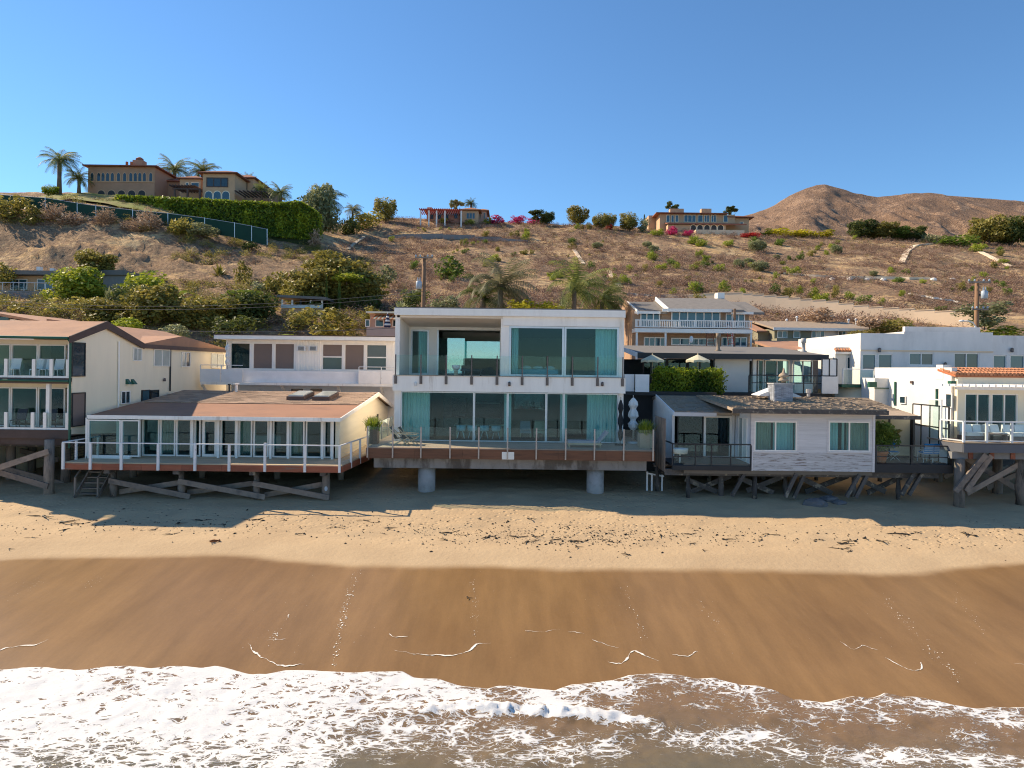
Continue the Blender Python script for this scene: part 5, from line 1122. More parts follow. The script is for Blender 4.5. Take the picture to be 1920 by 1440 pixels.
part('rake_board', M().prism_x([(36.4, zsl+.03), (41, zrg+.06), (41, zrg-.2), (36.4, zsl-.2)], RXL-.06, RXL-.003), 'pale_siding', gh)
part('left_wall', M().prism_x([(37.2, zgb), (46, zgb), (46, zrg-.8), (41, zrg-.17), (37.2, zsl-.1)], RXL+.05, RXL+.2), 'pale_siding', gh); part('right_wall', M().box(GX1+.02, GX1+.2, 36.6, 46, zgb, zsr-.05), 'grey_siding', gh)
part('rear_wall', M().box(RXL+.2, RXR-.4, 45.6, 45.9, zgb, zrg-.8), 'interior_dark', gh)
# front block: clapboards with two windows
wa = RC(1414.5, 790, 1494, 846, DG); wb = RC(1554, 790.5, 1631.5, 846.5, DG)
part('front_wall', M().wall_y(GX0, GX1, DG+.03, DG+.2, zgb, zgt, [wa, wb]), 'grey_siding', gh)
nbd = 22; bh = (zgt-zgb)/nbd
for i in range(nbd):
    z0 = zgb+i*bh; z1 = z0+bh; m_ = 'peeling_siding' if z1 < wa[2]-.05 else 'grey_siding'; segs = [(GX0, GX1)]
    for o_ in (wa, wb):
        if z1 > o_[2]+.01 and z0 < o_[3]-.01: segs = [s for a, b in segs for s in (((a, min(b, o_[0]-.09)), (max(a, o_[1]+.09), b)) if a < o_[0] < b else ((a, b),)) if s[1]-s[0] > .05]
    for a, b in segs: part('clapboard', M().hexa([(a, DG-.012, z0), (b, DG-.012, z0), (b, DG+.027, z0), (a, DG+.027, z0), (a, DG+.012, z1-.004), (b, DG+.012, z1-.004), (b, DG+.027, z1-.004), (a, DG+.027, z1-.004)]), m_, gh)
for x in (GX0, GX1): part('corner_board', M().box(x-.06, x+.06, DG-.03, DG+.2, zgb-.01, zgt), 'grey_siding', gh)
part('left_return', M().box(GX0-.0, GX0+.12, DG+.2, 37.2, zgb, zgt), 'pale_siding', gh); part('right_return', M().box(GX1-.12, GX1, DG+.2, 37.2, zgb, zgt), 'grey_siding', gh)
part('floor', M().box(RXL+.1, GX1, DG+.1, 45.6, zgb-.2, zgb+.3), 'interior_floor', gh); part('ceiling', M().box(GX0+.12, GX1-.12, DG+.2, 37.0, zgt-.05, zgt-.01), 'interior', gh)
for o_, cs_ in ((wa, ((0, .13, 'curtain'), (.14, .48, 'curtain_tan'), (.52, 1, 'curtain_teal'))), (wb, ((.0, .33, 'curtain_teal'), (.44, .5, 'curtain'), (.52, 1, 'curtain_tan')))):
    window(gh, *o_, DG, 2, 1, fw=.055, dep=.16, fm='white'); part('casing', M().box(o_[0]-.09, o_[1]+.09, DG-.025, DG+.025, o_[3]+.002, o_[3]+.1).box(o_[0]-.09, o_[1]+.09, DG-.04, DG+.025, o_[2]-.08, o_[2]-.002).box(o_[0]-.09, o_[0]-.002, DG-.025, DG+.025, o_[2], o_[3]).box(o_[1]+.002, o_[1]+.09, DG-.025, DG+.025, o_[2], o_[3]), 'grey_siding', gh)
    w_ = o_[1]-o_[0]
    for f0, f1, m_ in cs_: curtain(gh, o_[0]+w_*f0, o_[0]+w_*f1, o_[2]-.1, o_[3]+.1, DG+.5, m_, .15, .045)
part('inner_wall', M().box(GX0+.2, GX1-.2, 36.2, 36.3, zgb+.3, zgt-.06), 'interior_dark', gh)
# left porch
px0 = W(1262, 860, DG).x; zpf = W(1335, 873, DG).z; zpr = W(1335, 834, DG).z
part('porch_deck', M().box(px0, GX0-.07, DG, 37.4, zpf-.1, zpf), 'deck_dark', gh); part('porch_fascia', M().box(px0-.03, GX0-.065, DG-.06, DG-.002, zgb-.02, zpf-.01), 'dark_wall', gh)
PW = 37.3
g0, g1, g2, g3 = [W(x, 810, PW).x for x in (1270, 1319, 1372, 1380)]; zd1 = W(1335, 779, PW).z
window(gh, g0, g1, zpf+.05, zd1, PW, fm='black_metal', fw=.06); window(gh, g1+.005, g2, zpf+.02, zd1+.0, PW-.02, fm='white', fw=.12, name='sliding_door'); part('porch_wall', M().box(g2+.003, GX0-.002, PW, PW+.15, zpf, zsl-.1), 'pale_siding', gh); part('porch_header', M().box(g0, g2, PW, PW+.15, zd1+.003, zsl-.1), 'dark_wall', gh)
d0_, d1_ = 35.3, 36.6; window(gh, d0_, d1_, zpf+.1, zgt-.35, GX0-.03, 2, 1, fm='white', fw=.06, gm=('curtain', 'light_pane'), axis='x', sgn=-1, dep=.04)
for i in range(9): y0 = 35.0+i*.27; part('fence_slat', M().box(px0-.36, px0-.30, y0, y0+.14, zpf-.4, zsl-.25), 'brace_wood', gh)
for x in (1261, 1304, 1334, 1370, 1408):
    X = W(x, 850, DG).x; part('rail_post', M().box(X-.03, X+.03, DG-.03, DG+.03, zgb, zpr), 'black_metal', gh)
part('top_rail', M().box(px0-.02, GX0-.065, DG-.04, DG+.04, zpr, zpr+.06), 'black_metal', gh); part('mid_rail', M().box(px0, GX0-.065, DG-.02, DG+.02, W(1335, 857, DG).z-.02, W(1335, 857, DG).z+.03), 'black_metal', gh)
part('glass_panel', M().box(px0+.04, GX0-.1, DG-.008, DG+.008, zpf+.1, zpr-.02), 'glass_rail', gh)
part('top_rail', M().beam((px0, DG, zpr+.03), (px0-.1, 37.2, zpr+.03), .06, .06), 'black_metal', gh)
# right deck
dx1 = W(1785, 870, DG).x; zqf = W(1710, 871, DG).z; zqr = W(1710, 837, DG).z
for i in range(10): y0 = DG+i*.28; part('deck_board', M().box(GX1+.07, dx1, y0+.004, y0+.276, zqf-.06, zqf), 'deck_dark', gh)
part('deck_fascia', M().box(GX1+.065, dx1+.03, DG-.06, DG-.002, zqf-.42, zqf-.005), 'dark_wall', gh)
for x in (1642, 1709, 1783): X = W(x, 850, DG).x; part('rail_post', M().box(X-.04, X+.04, DG-.04, DG+.04, zqf-.3, zqr), 'black_metal', gh)
part('top_rail', M().box(GX1+.07, dx1, DG-.05, DG+.05, zqr, zqr+.06), 'black_metal', gh); part('mid_rail', M().box(GX1+.07, dx1, DG-.02, DG+.02, zqf+.36, zqf+.40), 'black_metal', gh); part('glass_panel', M().box(GX1+.1, dx1-.1, DG-.006, DG+.006, zqf+.08, zqr-.02), 'glass_rail', gh)
# framed wind screens: right side (plane X) and rear (plane Y)
SX = W(1779, 800, DG+.1).x; dA, dB = DG+.1, 37.8; zs1 = W(1779, 763, DG+.1).z; zs0 = zqf
mb = M(); cols = 4
for i in range(cols+1): y = dA+(dB-dA)*i/cols; mb.box(SX-.03, SX+.03, y-.035, y+.035, zs0, zs1)
zm = zs0+(zs1-zs0)*.62
for z in (zs1, zm): mb.box(SX-.028, SX+.028, dA, dB, z-.03, z+.03)
f = part('wind_screen', mb, 'black_metal', gh)
for i in range(cols):
    y0, y1 = dA+(dB-dA)*i/cols+.04, dA+(dB-dA)*(i+1)/cols-.04
    for za, zb in ((zs0+.05, zm-.035), (zm+.035, zs1-.035)): part('panel', M().box(SX-.008, SX+.008, y0, y1, za, zb), 'fabric_white', f)
mb = M(); ya = 37.9; xa, xb = GX1+.2, SX-.05
for i in range(4): x = xa+(xb-xa)*i/3; mb.box(x-.05, x+.05, ya-.03, ya+.03, zs0, zsr-.2)
f = part('wind_screen', mb, 'black_metal', gh)
for i in range(3): part('panel', M().box(xa+(xb-xa)*i/3+.06, xa+(xb-xa)*(i+1)/3-.06, ya-.008, ya+.008, zs0+.05, zsr-.25), 'fabric_cream', f)
for x in (GX1+.25, RXR-.2): part('porch_post', M().box(x-.05, x+.05, 35.8, 35.9, zqf, zsr-.15), 'black_metal', gh)
# chimney of individual bricks
ca, cb_, cc, ce = RC(1451.5, 721, 1487, 762, 37.6); dpt = .9
ch = part('chimney', M().box(ca+.02, cb_-.02, 37.62, 37.6+dpt-.02, zce+.2, ce), 'mortar', gh); nrow = 15; bh_ = (ce-zce-.3)/nrow
for r in range(nrow):
    z0 = zce+.3+r*bh_
    for k_ in range(5):
        w5 = (cb_-ca)/4; a = max(ca, ca+(k_-(.5 if r % 2 else 0))*w5); b = min(cb_, ca+(k_+1-(.5 if r % 2 else 0))*w5)
        if b-a > .05: part('brick', M().box(a+.006, b-.006, 37.59+random.uniform(0, .008), 37.66, z0+.006, z0+bh_-.006), 'brick_grey', ch)
    for xs__ in ((ca-.01, ca+.06), (cb_-.06, cb_+.01)):
        for k_ in range(3): y0 = 37.665+k_*.29; part('brick', M().box(xs__[0], xs__[1], y0, y0+.275, z0+.006, z0+bh_-.006), 'brick_grey', ch)
part('chimney_cap', M().box(ca-.05, cb_+.05, 37.55, 37.65+dpt, ce, ce+.07), 'concrete', gh)
ccx = (ca+cb_)/2+.15; part('chimney_cowl', M().lathe((ccx, 38, ce+.07), [(.12, 0), (.12, .1), (.3, .12), (.22, .26), (.12, .3), (.28, .36), (.24, .48), (.08, .6), (.03, .85)], 12), 'roof_shake', gh, True)
part('flashing', M().prism_y([(ca-.55, zce+.55), ((ca+cb_)/2, zce+.98), (cb_+.75, zce+.5), (cb_+.75, zce+.45), (ca-.55, zce+.5)], 38.3, 39.6), 'white_metal', gh)
for px_, d_ in ((1326, 44), (1340, 44), (1516, 42.5)): p = W(px_, 740, d_); part('vent_pipe', M().lathe((p.x, d_, zrg-.6), [(.1, 0), (.1, p.z-zrg+.7), (.16, p.z-zrg+.71), (.16, p.z-zrg+.95)], 10), 'concrete', gh)
# piles, raking struts and braces under the grey house
for px_, d in ((1232, 36.5), (1290, 35.2), (1352, 35.6), (1415, 35.2), (1472, 36.2), (1600, 35.8), (1684, 35.4), (1240, 39), (1330, 39.5), (1430, 40), (1530, 40), (1650, 40)): pile(gh, px_, d, zgb-.15, .14, 'old_wood')
part('sill_beam', M().box(px0-.3, dx1-.4, 35.0, 35.3, zgb-.35, zgb-.03), 'old_wood', gh); part('sill_beam', M().box(px0-.3, dx1-.4, 38, 38.3, zgb-.35, zgb-.21), 'old_wood', gh)
for (xa, ya, xb, yb, d) in ((1397, 886, 1372, 930, 34.8), (1493, 888, 1472, 932, 34.7), (1508, 890, 1488, 934, 34.9), (1611, 890, 1587, 932, 34.7), (1627, 888, 1604, 933, 34.8), (1713, 888, 1690, 928, 34.7), (1728, 888, 1704, 928, 34.9)): brace(gh, W(xa, ya, d), W(xb, yb, d), .14, .17, 'old_wood')
for (xa, ya, xb, yb, d) in ((1285, 898, 1345, 922, 36), (1295, 922, 1370, 892, 36.2), (1385, 895, 1450, 924, 36), (1400, 920, 1470, 892, 36.2), (1500, 895, 1560, 925, 36), (1510, 922, 1590, 892, 36.2), (1616, 900, 1660, 922, 36), (1626, 924, 1690, 894, 36.2)): brace(gh, W(xa, ya, d), W(xb, yb, d), .08, .26, 'old_wood')
for i, x in enumerate((1213, 1222, 1233, 1241)): p = W(x, 900, 36.6); part('stair_post', M().box(p.x-.04, p.x+.04, 36.55, 36.63, sand_z(36.6)-.2, W(x, 884+6*(i % 2), 36.6).z), 'rail_white', gh)
part('stair_rail', M().beam(W(1212, 887, 36.6), W(1245, 893, 36.6), .06, .08), 'rail_white', gh)
# boulders under it
for x, y, s, lb in ((1527, 946, .55, 'dark angular boulder on shaded sand below the grey house'), (1555, 938, .4, 'flat dark boulder half buried next to the angular one'), (1574, 943, .3, 'small dark rock on the shaded sand beside two boulders')):
    p = G(x, y); mb = M(); r = random.Random(x); k = 0
    for i, (rr, z) in enumerate(((.9, -.3), (1, .1), (.8, .38), (.35, .55))):
        for j in range(9): q = rr*s*(.8+.4*r.random()); mb.v.append((p.x+q*math.cos(j*.698)*1.25, p.y+q*math.sin(j*.698)*.8, p.z+z*s*(.9+.2*r.random())))
    for i in range(3):
        for j in range(9): j2 = (j+1) % 9; mb.f.append((i*9+j, i*9+j2, i*9+9+j2, i*9+9+j))
    mb.f.append(tuple(range(27, 36))); single('boulder', mb, 'rock', lb, 'rock', tuple(p))
# potted tree and blue chairs on the dark deck
p = W(1651, 868, 35.3); x, y, z = p.x, 35.3, zqf
t = thing('potted_tree', 'bushy green tree in a terracotta pot on the dark deck', 'potted plant', (x, y, z))
part('pot', M().lathe((x, y, z), [(.22, 0), (.26, .1), (.33, .48), (.36, .48), (.36, .58), (.31, .58), (.29, .5)], 20), 'terracotta', t, True); part('trunk', M().tube([(x, y, z+.4), (x+.05, y, z+.9), (x+.15, y, z+1.5)], [.04, .035, .02], 6), 'trunk', t)
c = inst('crown', crown('tree', 'leaf_green', 3), (.1, 0, .55), (1.25, 1.1, 1.6)); c.parent = t; c = inst('crown', crown('gappy', 'leaf_olive', 1), (.75, .1, .95), (1.2, .9, .8)); c.parent = t
def metal_chair(x, y, z, lab, blue=True):
    t = thing('garden_chair', lab, 'chair', (x, y, z), 'white metal chairs on the dark deck')
    part('seat', M().box(x-.24, x+.24, y-.24, y+.24, z+.42, z+.47), 'white_metal', t)
    fr = M().tube([(x-.24, y-.24, z), (x-.24, y-.24, z+.62), (x-.24, y+.24, z+.66), (x-.24, y+.3, z)], .018, 6).tube([(x+.24, y-.24, z), (x+.24, y-.24, z+.62), (x+.24, y+.24, z+.66), (x+.24, y+.3, z)], .018, 6)
    part('frame', fr, 'white_metal', t); part('backrest', M().hexa([(x-.23, y-.26, z+.45), (x+.23, y-.26, z+.45), (x+.23, y-.22, z+.45), (x-.23, y-.22, z+.45), (x-.23, y-.36, z+.98), (x+.23, y-.36, z+.98), (x+.23, y-.3, z+.98), (x-.23, y-.3, z+.98)]), 'fabric_blue' if blue else 'white_metal', t)
    for k_ in range(4): part('slat', M().box(x-.22, x+.22, y-.275-k_*.022, y-.262-k_*.022, z+.50+k_*.1, z+.53+k_*.1), 'white_metal', t)
    part('cushion', M().box(x-.22, x+.22, y-.2, y+.22, z+.475, z+.54), 'fabric_blue', t)
for px_ in (1737, 1755, 1771): metal_chair(W(px_, 850, 35.6).x, 35.7, zqf, 'white metal garden chair with bright blue cushion on the dark deck')
p = W(1674, 850, 36.4); t = thing('folding_stool', 'white folding chair with blue cushion behind the potted tree', 'chair', (p.x, 36.4, zqf)); part('seat', M().box(p.x-.24, p.x+.24, 36.2, 36.6, zqf+.42, zqf+.46), 'fabric_blue', t); part('backrest', M().box(p.x-.24, p.x+.24, 36.58, 36.62, zqf+.6, zqf+.95), 'fabric_blue', t)
for s in (-.2, .2): part('leg', M().beam((p.x-.24, 36.4+s, zqf), (p.x+.24, 36.4+s, zqf+.42), .025).beam((p.x+.24, 36.4+s, zqf), (p.x-.24, 36.4+s, zqf+.42), .025), 'white_metal', t)
p = W(1275, 850, 35.4); t = thing('cafe_table', 'small round table with white cloth on the black railed porch', 'table', (p.x, 35.4, zpf)); part('tabletop', M().lathe((p.x, 35.4, zpf), [(.38, .5), (.42, .74), (.42, .76), (.02, .77)], 16), 'fabric_white', t, True); part('leg', M().tube([(p.x, 35.4, zpf), (p.x, 35.4, zpf+.74)], .03, 8), 'white_metal', t)

# ================================================================== UMBRELLA HOUSE (second row, right)
DU = 46.0
uh = thing('grey_roof_house', 'white house with flat dark grey roof behind the clipped hedge', 'house', (17, DU, 2.5))
u0, u1 = W(1196, 667, DU-1).x, W(1553, 671, DU-1).x; zu_ = W(1375, 664, DU-1).z; zub = W(1375, 673, DU-1).z; zback = W(1375, 650, 54).z
part('roof', M().prism_x([(DU-1, zu_), (54, zback), (54, zback-.2), (DU-1, zu_-.25)], u0, u1), 'roof_grey', uh); part('eave_board', M().box(u0-.02, u1+.02, DU-1.06, DU-1.002, zub-.02, zu_+.03), 'black_metal', uh)
part('rake_board', M().prism_x([(DU-1, zu_+.03), (54, zback+.03), (54, zback-.25), (DU-1, zu_-.28)], u0-.08, u0-.022), 'pale_siding', uh)
wx0, wx1 = W(1340, 700, DU).x, W(1405, 700, DU).x; zf_ = W(1375, 735, DU).z
part('front_wall', M().box(wx0, wx1, DU, DU+.3, zf_, zub+.05), 'white_stucco', uh); part('floor', M().box(u0, u1, DU-1.5, 54, zf_-.3, zf_), 'dark_wall', uh)
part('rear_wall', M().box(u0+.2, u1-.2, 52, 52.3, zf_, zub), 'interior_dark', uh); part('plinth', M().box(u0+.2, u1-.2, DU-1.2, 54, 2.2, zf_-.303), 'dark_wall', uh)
for a_, b_, nx_ in ((1206, 1250, 3), (1251, 1289, 1), (1290, 1335, 2), (1421, 1432, 1), (1434, 1480, 2), (1487, 1524, 2)):
    a, b, _, _ = RC(a_, 680, b_, 720, DU+.5); window(uh, a, b, zf_+.05, zub-.02, DU+.5, nx_, 1, fm='white' if a_ > 1400 else 'black_metal', fw=.07, name='glass_door')
part('post', M().box(W(1415, 700, DU).x-.1, W(1415, 700, DU).x+.12, DU, DU+.3, zf_, zub), 'white', uh); part('side_screen', M().box(W(1527, 700, DU).x, W(1540, 700, DU).x, DU+.5, DU+.6, zf_, zub), 'shade_brown', uh)
part('sofa', M().box(W(1480, 700, DU+.2).x, W(1512, 700, DU+.2).x, DU-.7, DU+.1, zf_, zf_+.7), 'fabric_white', uh)
ra, rb = W(1404, 720, DU-1.3).x, W(1541, 720, DU-1.3).x; rz1 = W(1470, 705, DU-1.3).z
for i in range(5): x = ra+(rb-ra)*i/4; part('rail_post', M().box(x-.035, x+.035, DU-1.34, DU-1.28, zf_-.2, rz1), 'black_metal', uh)
part('top_rail', M().box(ra, rb, DU-1.35, DU-1.27, rz1, rz1+.07), 'black_metal', uh); part('mid_rail', M().box(ra, rb, DU-1.33, DU-1.29, W(1470, 719, DU-1.3).z, W(1470, 719, DU-1.3).z+.05), 'black_metal', uh); part('glass_panel', M().box(ra+.05, rb-.05, DU-1.315, DU-1.305, zf_+.05, rz1-.02), 'glass_rail', uh)
a, b, c, e = RC(1541, 673, 1569, 705, DU-1.6); mb = M()
for x in (a, (a+b)/2, b): mb.box(x-.035, x+.035, DU-1.63, DU-1.57, c, e)
mb.box(a, b, DU-1.63, DU-1.57, e-.03, e+.04).box(a, b, DU-1.63, DU-1.57, c-.03, c+.03); f = part('wind_screen', mb, 'black_metal', uh)
for i in range(2): part('panel', M().box(a+(b-a)*i/2+.04, a+(b-a)*(i+1)/2-.04, DU-1.605, DU-1.595, c+.04, e-.04), 'fabric_white', f)
a, b, c, e = RC(1541, 706, 1571, 738, DU-1.7); part('balcony_panel', M().box(a, b, DU-1.75, DU-1.65, c, e), 'fabric_white', uh)
for px_, y0_, m_ in ((1347, 625, 'roof_shake'), (1507, 634, 'concrete')):
    p = W(px_, y0_, 48.5); zb_ = zu_+(48.5-DU+1)*(zback-zu_)/(55-DU); part('flue', M().lathe((p.x, 48.5, zb_-.1), [(.24, 0), (.24, .12), (.12, .2), (.12, p.z-zb_-.25), (.17, p.z-zb_-.24), (.17, p.z-zb_+.1)], 12), m_, uh, True)
a, b, c, e = RC(1191, 702, 1217, 735, 41.5); part('balcony_panel', M().box(a, b, 41.45, 41.55, c, e), 'pale_siding', uh, label='plain pale grey panel of the side terrace'); a2 = W(1172, 718, 41.5).x; part('balcony_panel', M().box(a2, a-.02, 41.7, 41.8, c, e), 'pale_siding', uh); part('terrace', M().box(a2, W(1340, 700, 42).x, 41.56, DU-1.5, c-.2, c+.02), 'dark_wall', uh); part('terrace_wall', M().box(a2, W(1232, 700, 42).x, 42.3, 42.5, 1.8, c-.2), 'dark_wall', uh)
def open_parasol(px_, lab):
    d = 44.2; p = W(px_, 664.5, d); zr_ = W(px_, 676, d).z; r = 23*d/FPX; x = p.x; zb_ = zf_; t = thing('open_parasol', lab, 'parasol', (x, d, zb_)); mb = M(); n = 8; v = [(x, d, p.z)]
    for j in range(n*2): a = math.pi*j/n+.2; rr = r*(1 if j % 2 == 0 else .9); v.append((x+rr*math.cos(a), d+rr*math.sin(a), zr_+(.0 if j % 2 == 0 else .05)))
    for j in range(n*2): a = math.pi*j/n+.2; rr = r*(1 if j % 2 == 0 else .9); v.append((x+rr*math.cos(a), d+rr*math.sin(a), zr_-.14+(.0 if j % 2 == 0 else .05)))
    mb.v = v; m2 = 2*n
    for j in range(m2): j2 = (j+1) % m2; mb.f += [(0, 1+j, 1+j2), (1+j, 1+m2+j, 1+m2+j2, 1+j2)]
    part('canopy', mb, 'fabric_cream', t); part('pole', M().tube([(x, d, zb_), (x, d, p.z+.08)], .035, 8), 'deck_tan', t)
    for j in range(n): a = 2*math.pi*j/n+.2; part('rib', M().tube([(x, d, p.z-.05), (x+r*.95*math.cos(a), d+r*.95*math.sin(a), zr_-.02)], .012, 4), 'deck_tan', t)
open_parasol(1223.5, 'open cream parasol on the terrace, above the grey side panels')
open_parasol(1308.5, 'open cream parasol on the terrace, above the clipped hedge')
# clipped hedge with bare stems
hx0, hx1, hz0, hz1 = RC(1232, 694, 1352, 738, 43.0)
t = thing('clipped_hedge', 'clipped bright green hedge on bare grey stems in front of the parasols', 'hedge', ((hx0+hx1)/2, 43, hz0-1.2)); rng = np.random.default_rng(4)
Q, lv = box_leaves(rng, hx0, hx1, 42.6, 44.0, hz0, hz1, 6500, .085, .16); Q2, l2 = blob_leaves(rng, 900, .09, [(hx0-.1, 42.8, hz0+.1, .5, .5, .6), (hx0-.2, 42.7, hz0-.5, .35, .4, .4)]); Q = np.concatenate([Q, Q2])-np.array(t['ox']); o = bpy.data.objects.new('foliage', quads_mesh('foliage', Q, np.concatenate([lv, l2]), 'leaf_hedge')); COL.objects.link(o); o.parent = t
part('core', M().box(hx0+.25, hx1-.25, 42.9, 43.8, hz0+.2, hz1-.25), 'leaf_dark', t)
for i in range(6): x = hx0+.4+(hx1-hx0-.8)*i/5; part('stem', M().tube([(x+.15*math.sin(i*2), 43.3, hz0-1.6), (x+.1*math.cos(i*3), 43.2, hz0-.5), (x, 43.2, hz0+.3)], [.07, .05, .04], 6), 'brace_wood', t)

# ================================================================== WHITE CUBE HOUSE (second row, far right)
DC = 46.0
wc_ = thing('stucco_cube_house', 'pale grey stucco flat roofed house with stepped parapets', 'house', (28, DC, 3))
c0 = W(1613, 680, DC).x; c1 = W(1864, 680, DC).x; c2 = W(2060, 680, DC).x; zt1 = W(1740, 622, DC).z; zt0 = W(1655, 625, DC).z; zbb = W(1740, 735, DC).z; cm = W(1695, 640, DC).x
ws = [(1617, 1643, 664, 694), (1647, 1674, 664, 694), (1705, 1751, 662, 685), (1789, 1836, 662, 692), (1865.5, 1891, 666, 692), (1897, 1925, 666, 692)]
ops = [RC(a_, y0_, b_, y1_, DC) for a_, b_, y0_, y1_ in ws]
part('front_wall', M().wall_y(c0, cm, DC, DC+.3, zbb, zt0, ops).wall_y(cm, c1-.1, DC, DC+.3, zbb, zt1, ops).wall_y(c1-.1, c2, DC+.15, DC+.45, zbb, W(1900, 629, DC).z, ops), 'grey_stucco', wc_)
part('string_course', M().box(c0+.0, c1-.1, DC-.06, DC-.003, W(1740, 657, DC).z, W(1740, 659.5, DC).z), 'tan_wall', wc_)
for i, o_ in enumerate(ops): window(wc_, *o_, DC+(.15 if i > 3 else 0)+.05, 2 if i in (2, 3) else 1, 1, fm='white', fw=.06, dep=.1, gm=('blue_pane', 'grey_pane') if i == 2 else ('grey_pane', 'dark_pane') if i == 3 else 'blue_pane')
part('upper_parapet', M().box(W(1697, 612, 48).x, W(1838, 612, 48).x, 48, 48.3, zt1-.5, W(1765, 613, 48).z), 'grey_stucco', wc_); part('parapet_side', M().box(cm-.002, cm+.25, DC+.3, 54, zt0-.3, zt1-.003), 'white_stucco', wc_)
part('side_wall', M().box(c0-.0, c0+.25, DC+.301, 56, zbb, zt0-.002), 'white_stucco', wc_); part('roof_slab', M().box(c0+.25, c2, DC+.46, 56, zt0-.9, zt0-.6), 'roof_grey', wc_); part('rear_wall', M().box(c0+.26, c2, 55.7, 56, zbb, zt0-.9), 'grey_stucco', wc_)
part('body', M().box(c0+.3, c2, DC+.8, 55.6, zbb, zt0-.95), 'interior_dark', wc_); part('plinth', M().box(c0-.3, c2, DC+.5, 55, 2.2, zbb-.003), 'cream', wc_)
# sunlit side wing with a tiled cornice
d_w = 47.5; sw0 = W(1566, 690, d_w).x
part('side_wing', M().box(sw0, c0-.003, d_w, 56, zbb, W(1590, 651, d_w).z), 'white_stucco', wc_); part('cornice', M().box(sw0-.1, W(1605, 660, d_w).x, d_w-.25, d_w-.003, W(1585, 664, d_w).z, W(1585, 660, d_w).z), 'white_stucco', wc_)
for i in range(7): x = W(1566, 655, d_w).x+i*.19; part('roof_tile', M().tube([(x, d_w-.25, W(1575, 659, d_w).z+.04), (x, d_w-.002, W(1575, 656, d_w).z+.06)], .085, 8), 'clay_tile', wc_)
for a_, b_ in ((1587, 1595), (1596, 1604)): a, b, c, e = RC(a_, 669, b_, 692, d_w); window(wc_, a, b, c, e, d_w-.05, fm='white', fw=.05, dep=.04, gm='dark_pane')
zr0, zr1 = W(1620, 721, 44.5).z, W(1620, 693, 44.5).z
part('balcony_slab', M().box(W(1578, 720, 44.5).x, W(1670, 720, 44.5).x, 44.4, DC-.002, zr0-.2, zr0), 'green_pipe', wc_)
bxs = [W(x, 705, 44.5).x for x in (1580, 1638, 1641, 1665)]
for x in bxs: part('rail_post', M().box(x-.03, x+.03, 44.45, 44.51, zr0, zr1), 'white_metal', wc_)
part('top_rail', M().box(bxs[0], bxs[-1], 44.44, 44.52, zr1, zr1+.05), 'white_metal', wc_)
for a, b in ((bxs[0], bxs[1]), (bxs[2], bxs[3])): part('glass_panel', M().box(a+.03, b-.03, 44.475, 44.485, zr0+.06, zr1-.02), 'glass_rail', wc_)
part('round_bay', M().lathe((W(1608, 730, 45.8).x, 45.9, 2.0), [(1.35, 0), (1.35, zr0-2.2)], 24), 'cream', wc_, True)
for x, d_ in ((1647, DC), (1895, DC+.15), (1770, DC)): p = W(x, 655 if x != 1770 else 682, d_); part('wall_lamp', M().lathe((p.x, d_-.14, p.z-.2), [(.06, 0), (.1, .05), (.1, .25), (.04, .3)], 10), 'bronze', wc_)
# roof plants of the tile-roofed neighbour between
t = thing('brown_roof_house', 'house with low brown roof between the grey roof and the stucco parapets', 'house', (25, 56, 6)); a, b = W(1470, 650, 55).x, W(1600, 640, 55).x
part('roof', M().prism_x([(53.8, W(1500, 656, 54).z), (60, W(1540, 640, 60).z), (60, W(1540, 640, 60).z-.2), (53.8, W(1500, 656, 54).z-.15)], W(1460, 650, 54).x, W(1605, 645, 58).x), 'roof_brown', t); part('wall', M().box(W(1475, 650, 55).x, b, 55, 60, 6, W(1500, 660, 54).z), 'white_stucco', t)

# ================================================================== NEAR WHITE HOUSE (far right)
NX = 23.5; DN = 36.2
nh = thing('white_stucco_house', 'white stucco house with clay tile edge and white pergola on braced piles', 'house', (27, 34, 1.8))
na = W(1795, 760, DN).x; zn1 = W(1860, 703, DN).z; zn0 = W(1860, 832, DN).z
gl = [(1809, 1858), (1859, 1909)]; ops = []
for a_, b_ in gl: a, b, _, _ = RC(a_, 738, b_, 806, DN); ops.append((a, b, zn0+.1, W(1860, 738, DN).z))
part('front_wall', M().wall_y(na, na+9, DN, DN+.25, zn0, zn1, ops), 'cream', nh)
for o_ in ops: window(nh, *o_, DN+.04, 2, 1, fm='white', fw=.07, name='sliding_door')
part('body_floor', M().box(na, na+9, DN+.25, 45, zn0-.3, zn0+.08), 'interior_floor', nh); part('inner_wall', M().box(na, na+9, 41, 41.2, zn0, zn1), 'interior', nh); part('ceiling', M().box(na+.26, na+9, DN+.26, 41, ops[0][3]+.02, ops[0][3]+.06), 'interior', nh)
dS0, zS0 = DN, zn1; dS1 = NX*FPX/unroll(1640, 690)[0]
mb = M().box(NX, NX+.3, DN+.3, dS1, zn0-.3, W(1700, 689, 40).z); part('side_wall', mb, 'white_stucco', nh)
part('corner_wall', M().box(NX+.302, na-.003, DN+.4, DN+.6, zn0-.3, W(1775, 705, DN+.4).z), 'white_stucco', nh)
part('parapet', M().box(NX+.3, na+9, DN+1.51, DN+1.7, zn1-.2, W(1775, 690, DN+1.5).z), 'white_stucco', nh); part('corner_pier', M().box(NX-.02, NX+.45, DN+1.0, DN+1.6, zn1-.3, W(1772, 684, DN+1.2).z), 'white_stucco', nh); part('roof_slab', M().box(NX+.31, na+9, DN+1.71, 45, zn1-.5, zn1-.2), 'roof_grey', nh)
ty0, ty1 = DN-.1, DN+1.45; tz0, tz1 = W(1850, 704, DN).z, W(1850, 692.5, DN+1.45).z; tx = W(1776, 700, DN+.6).x
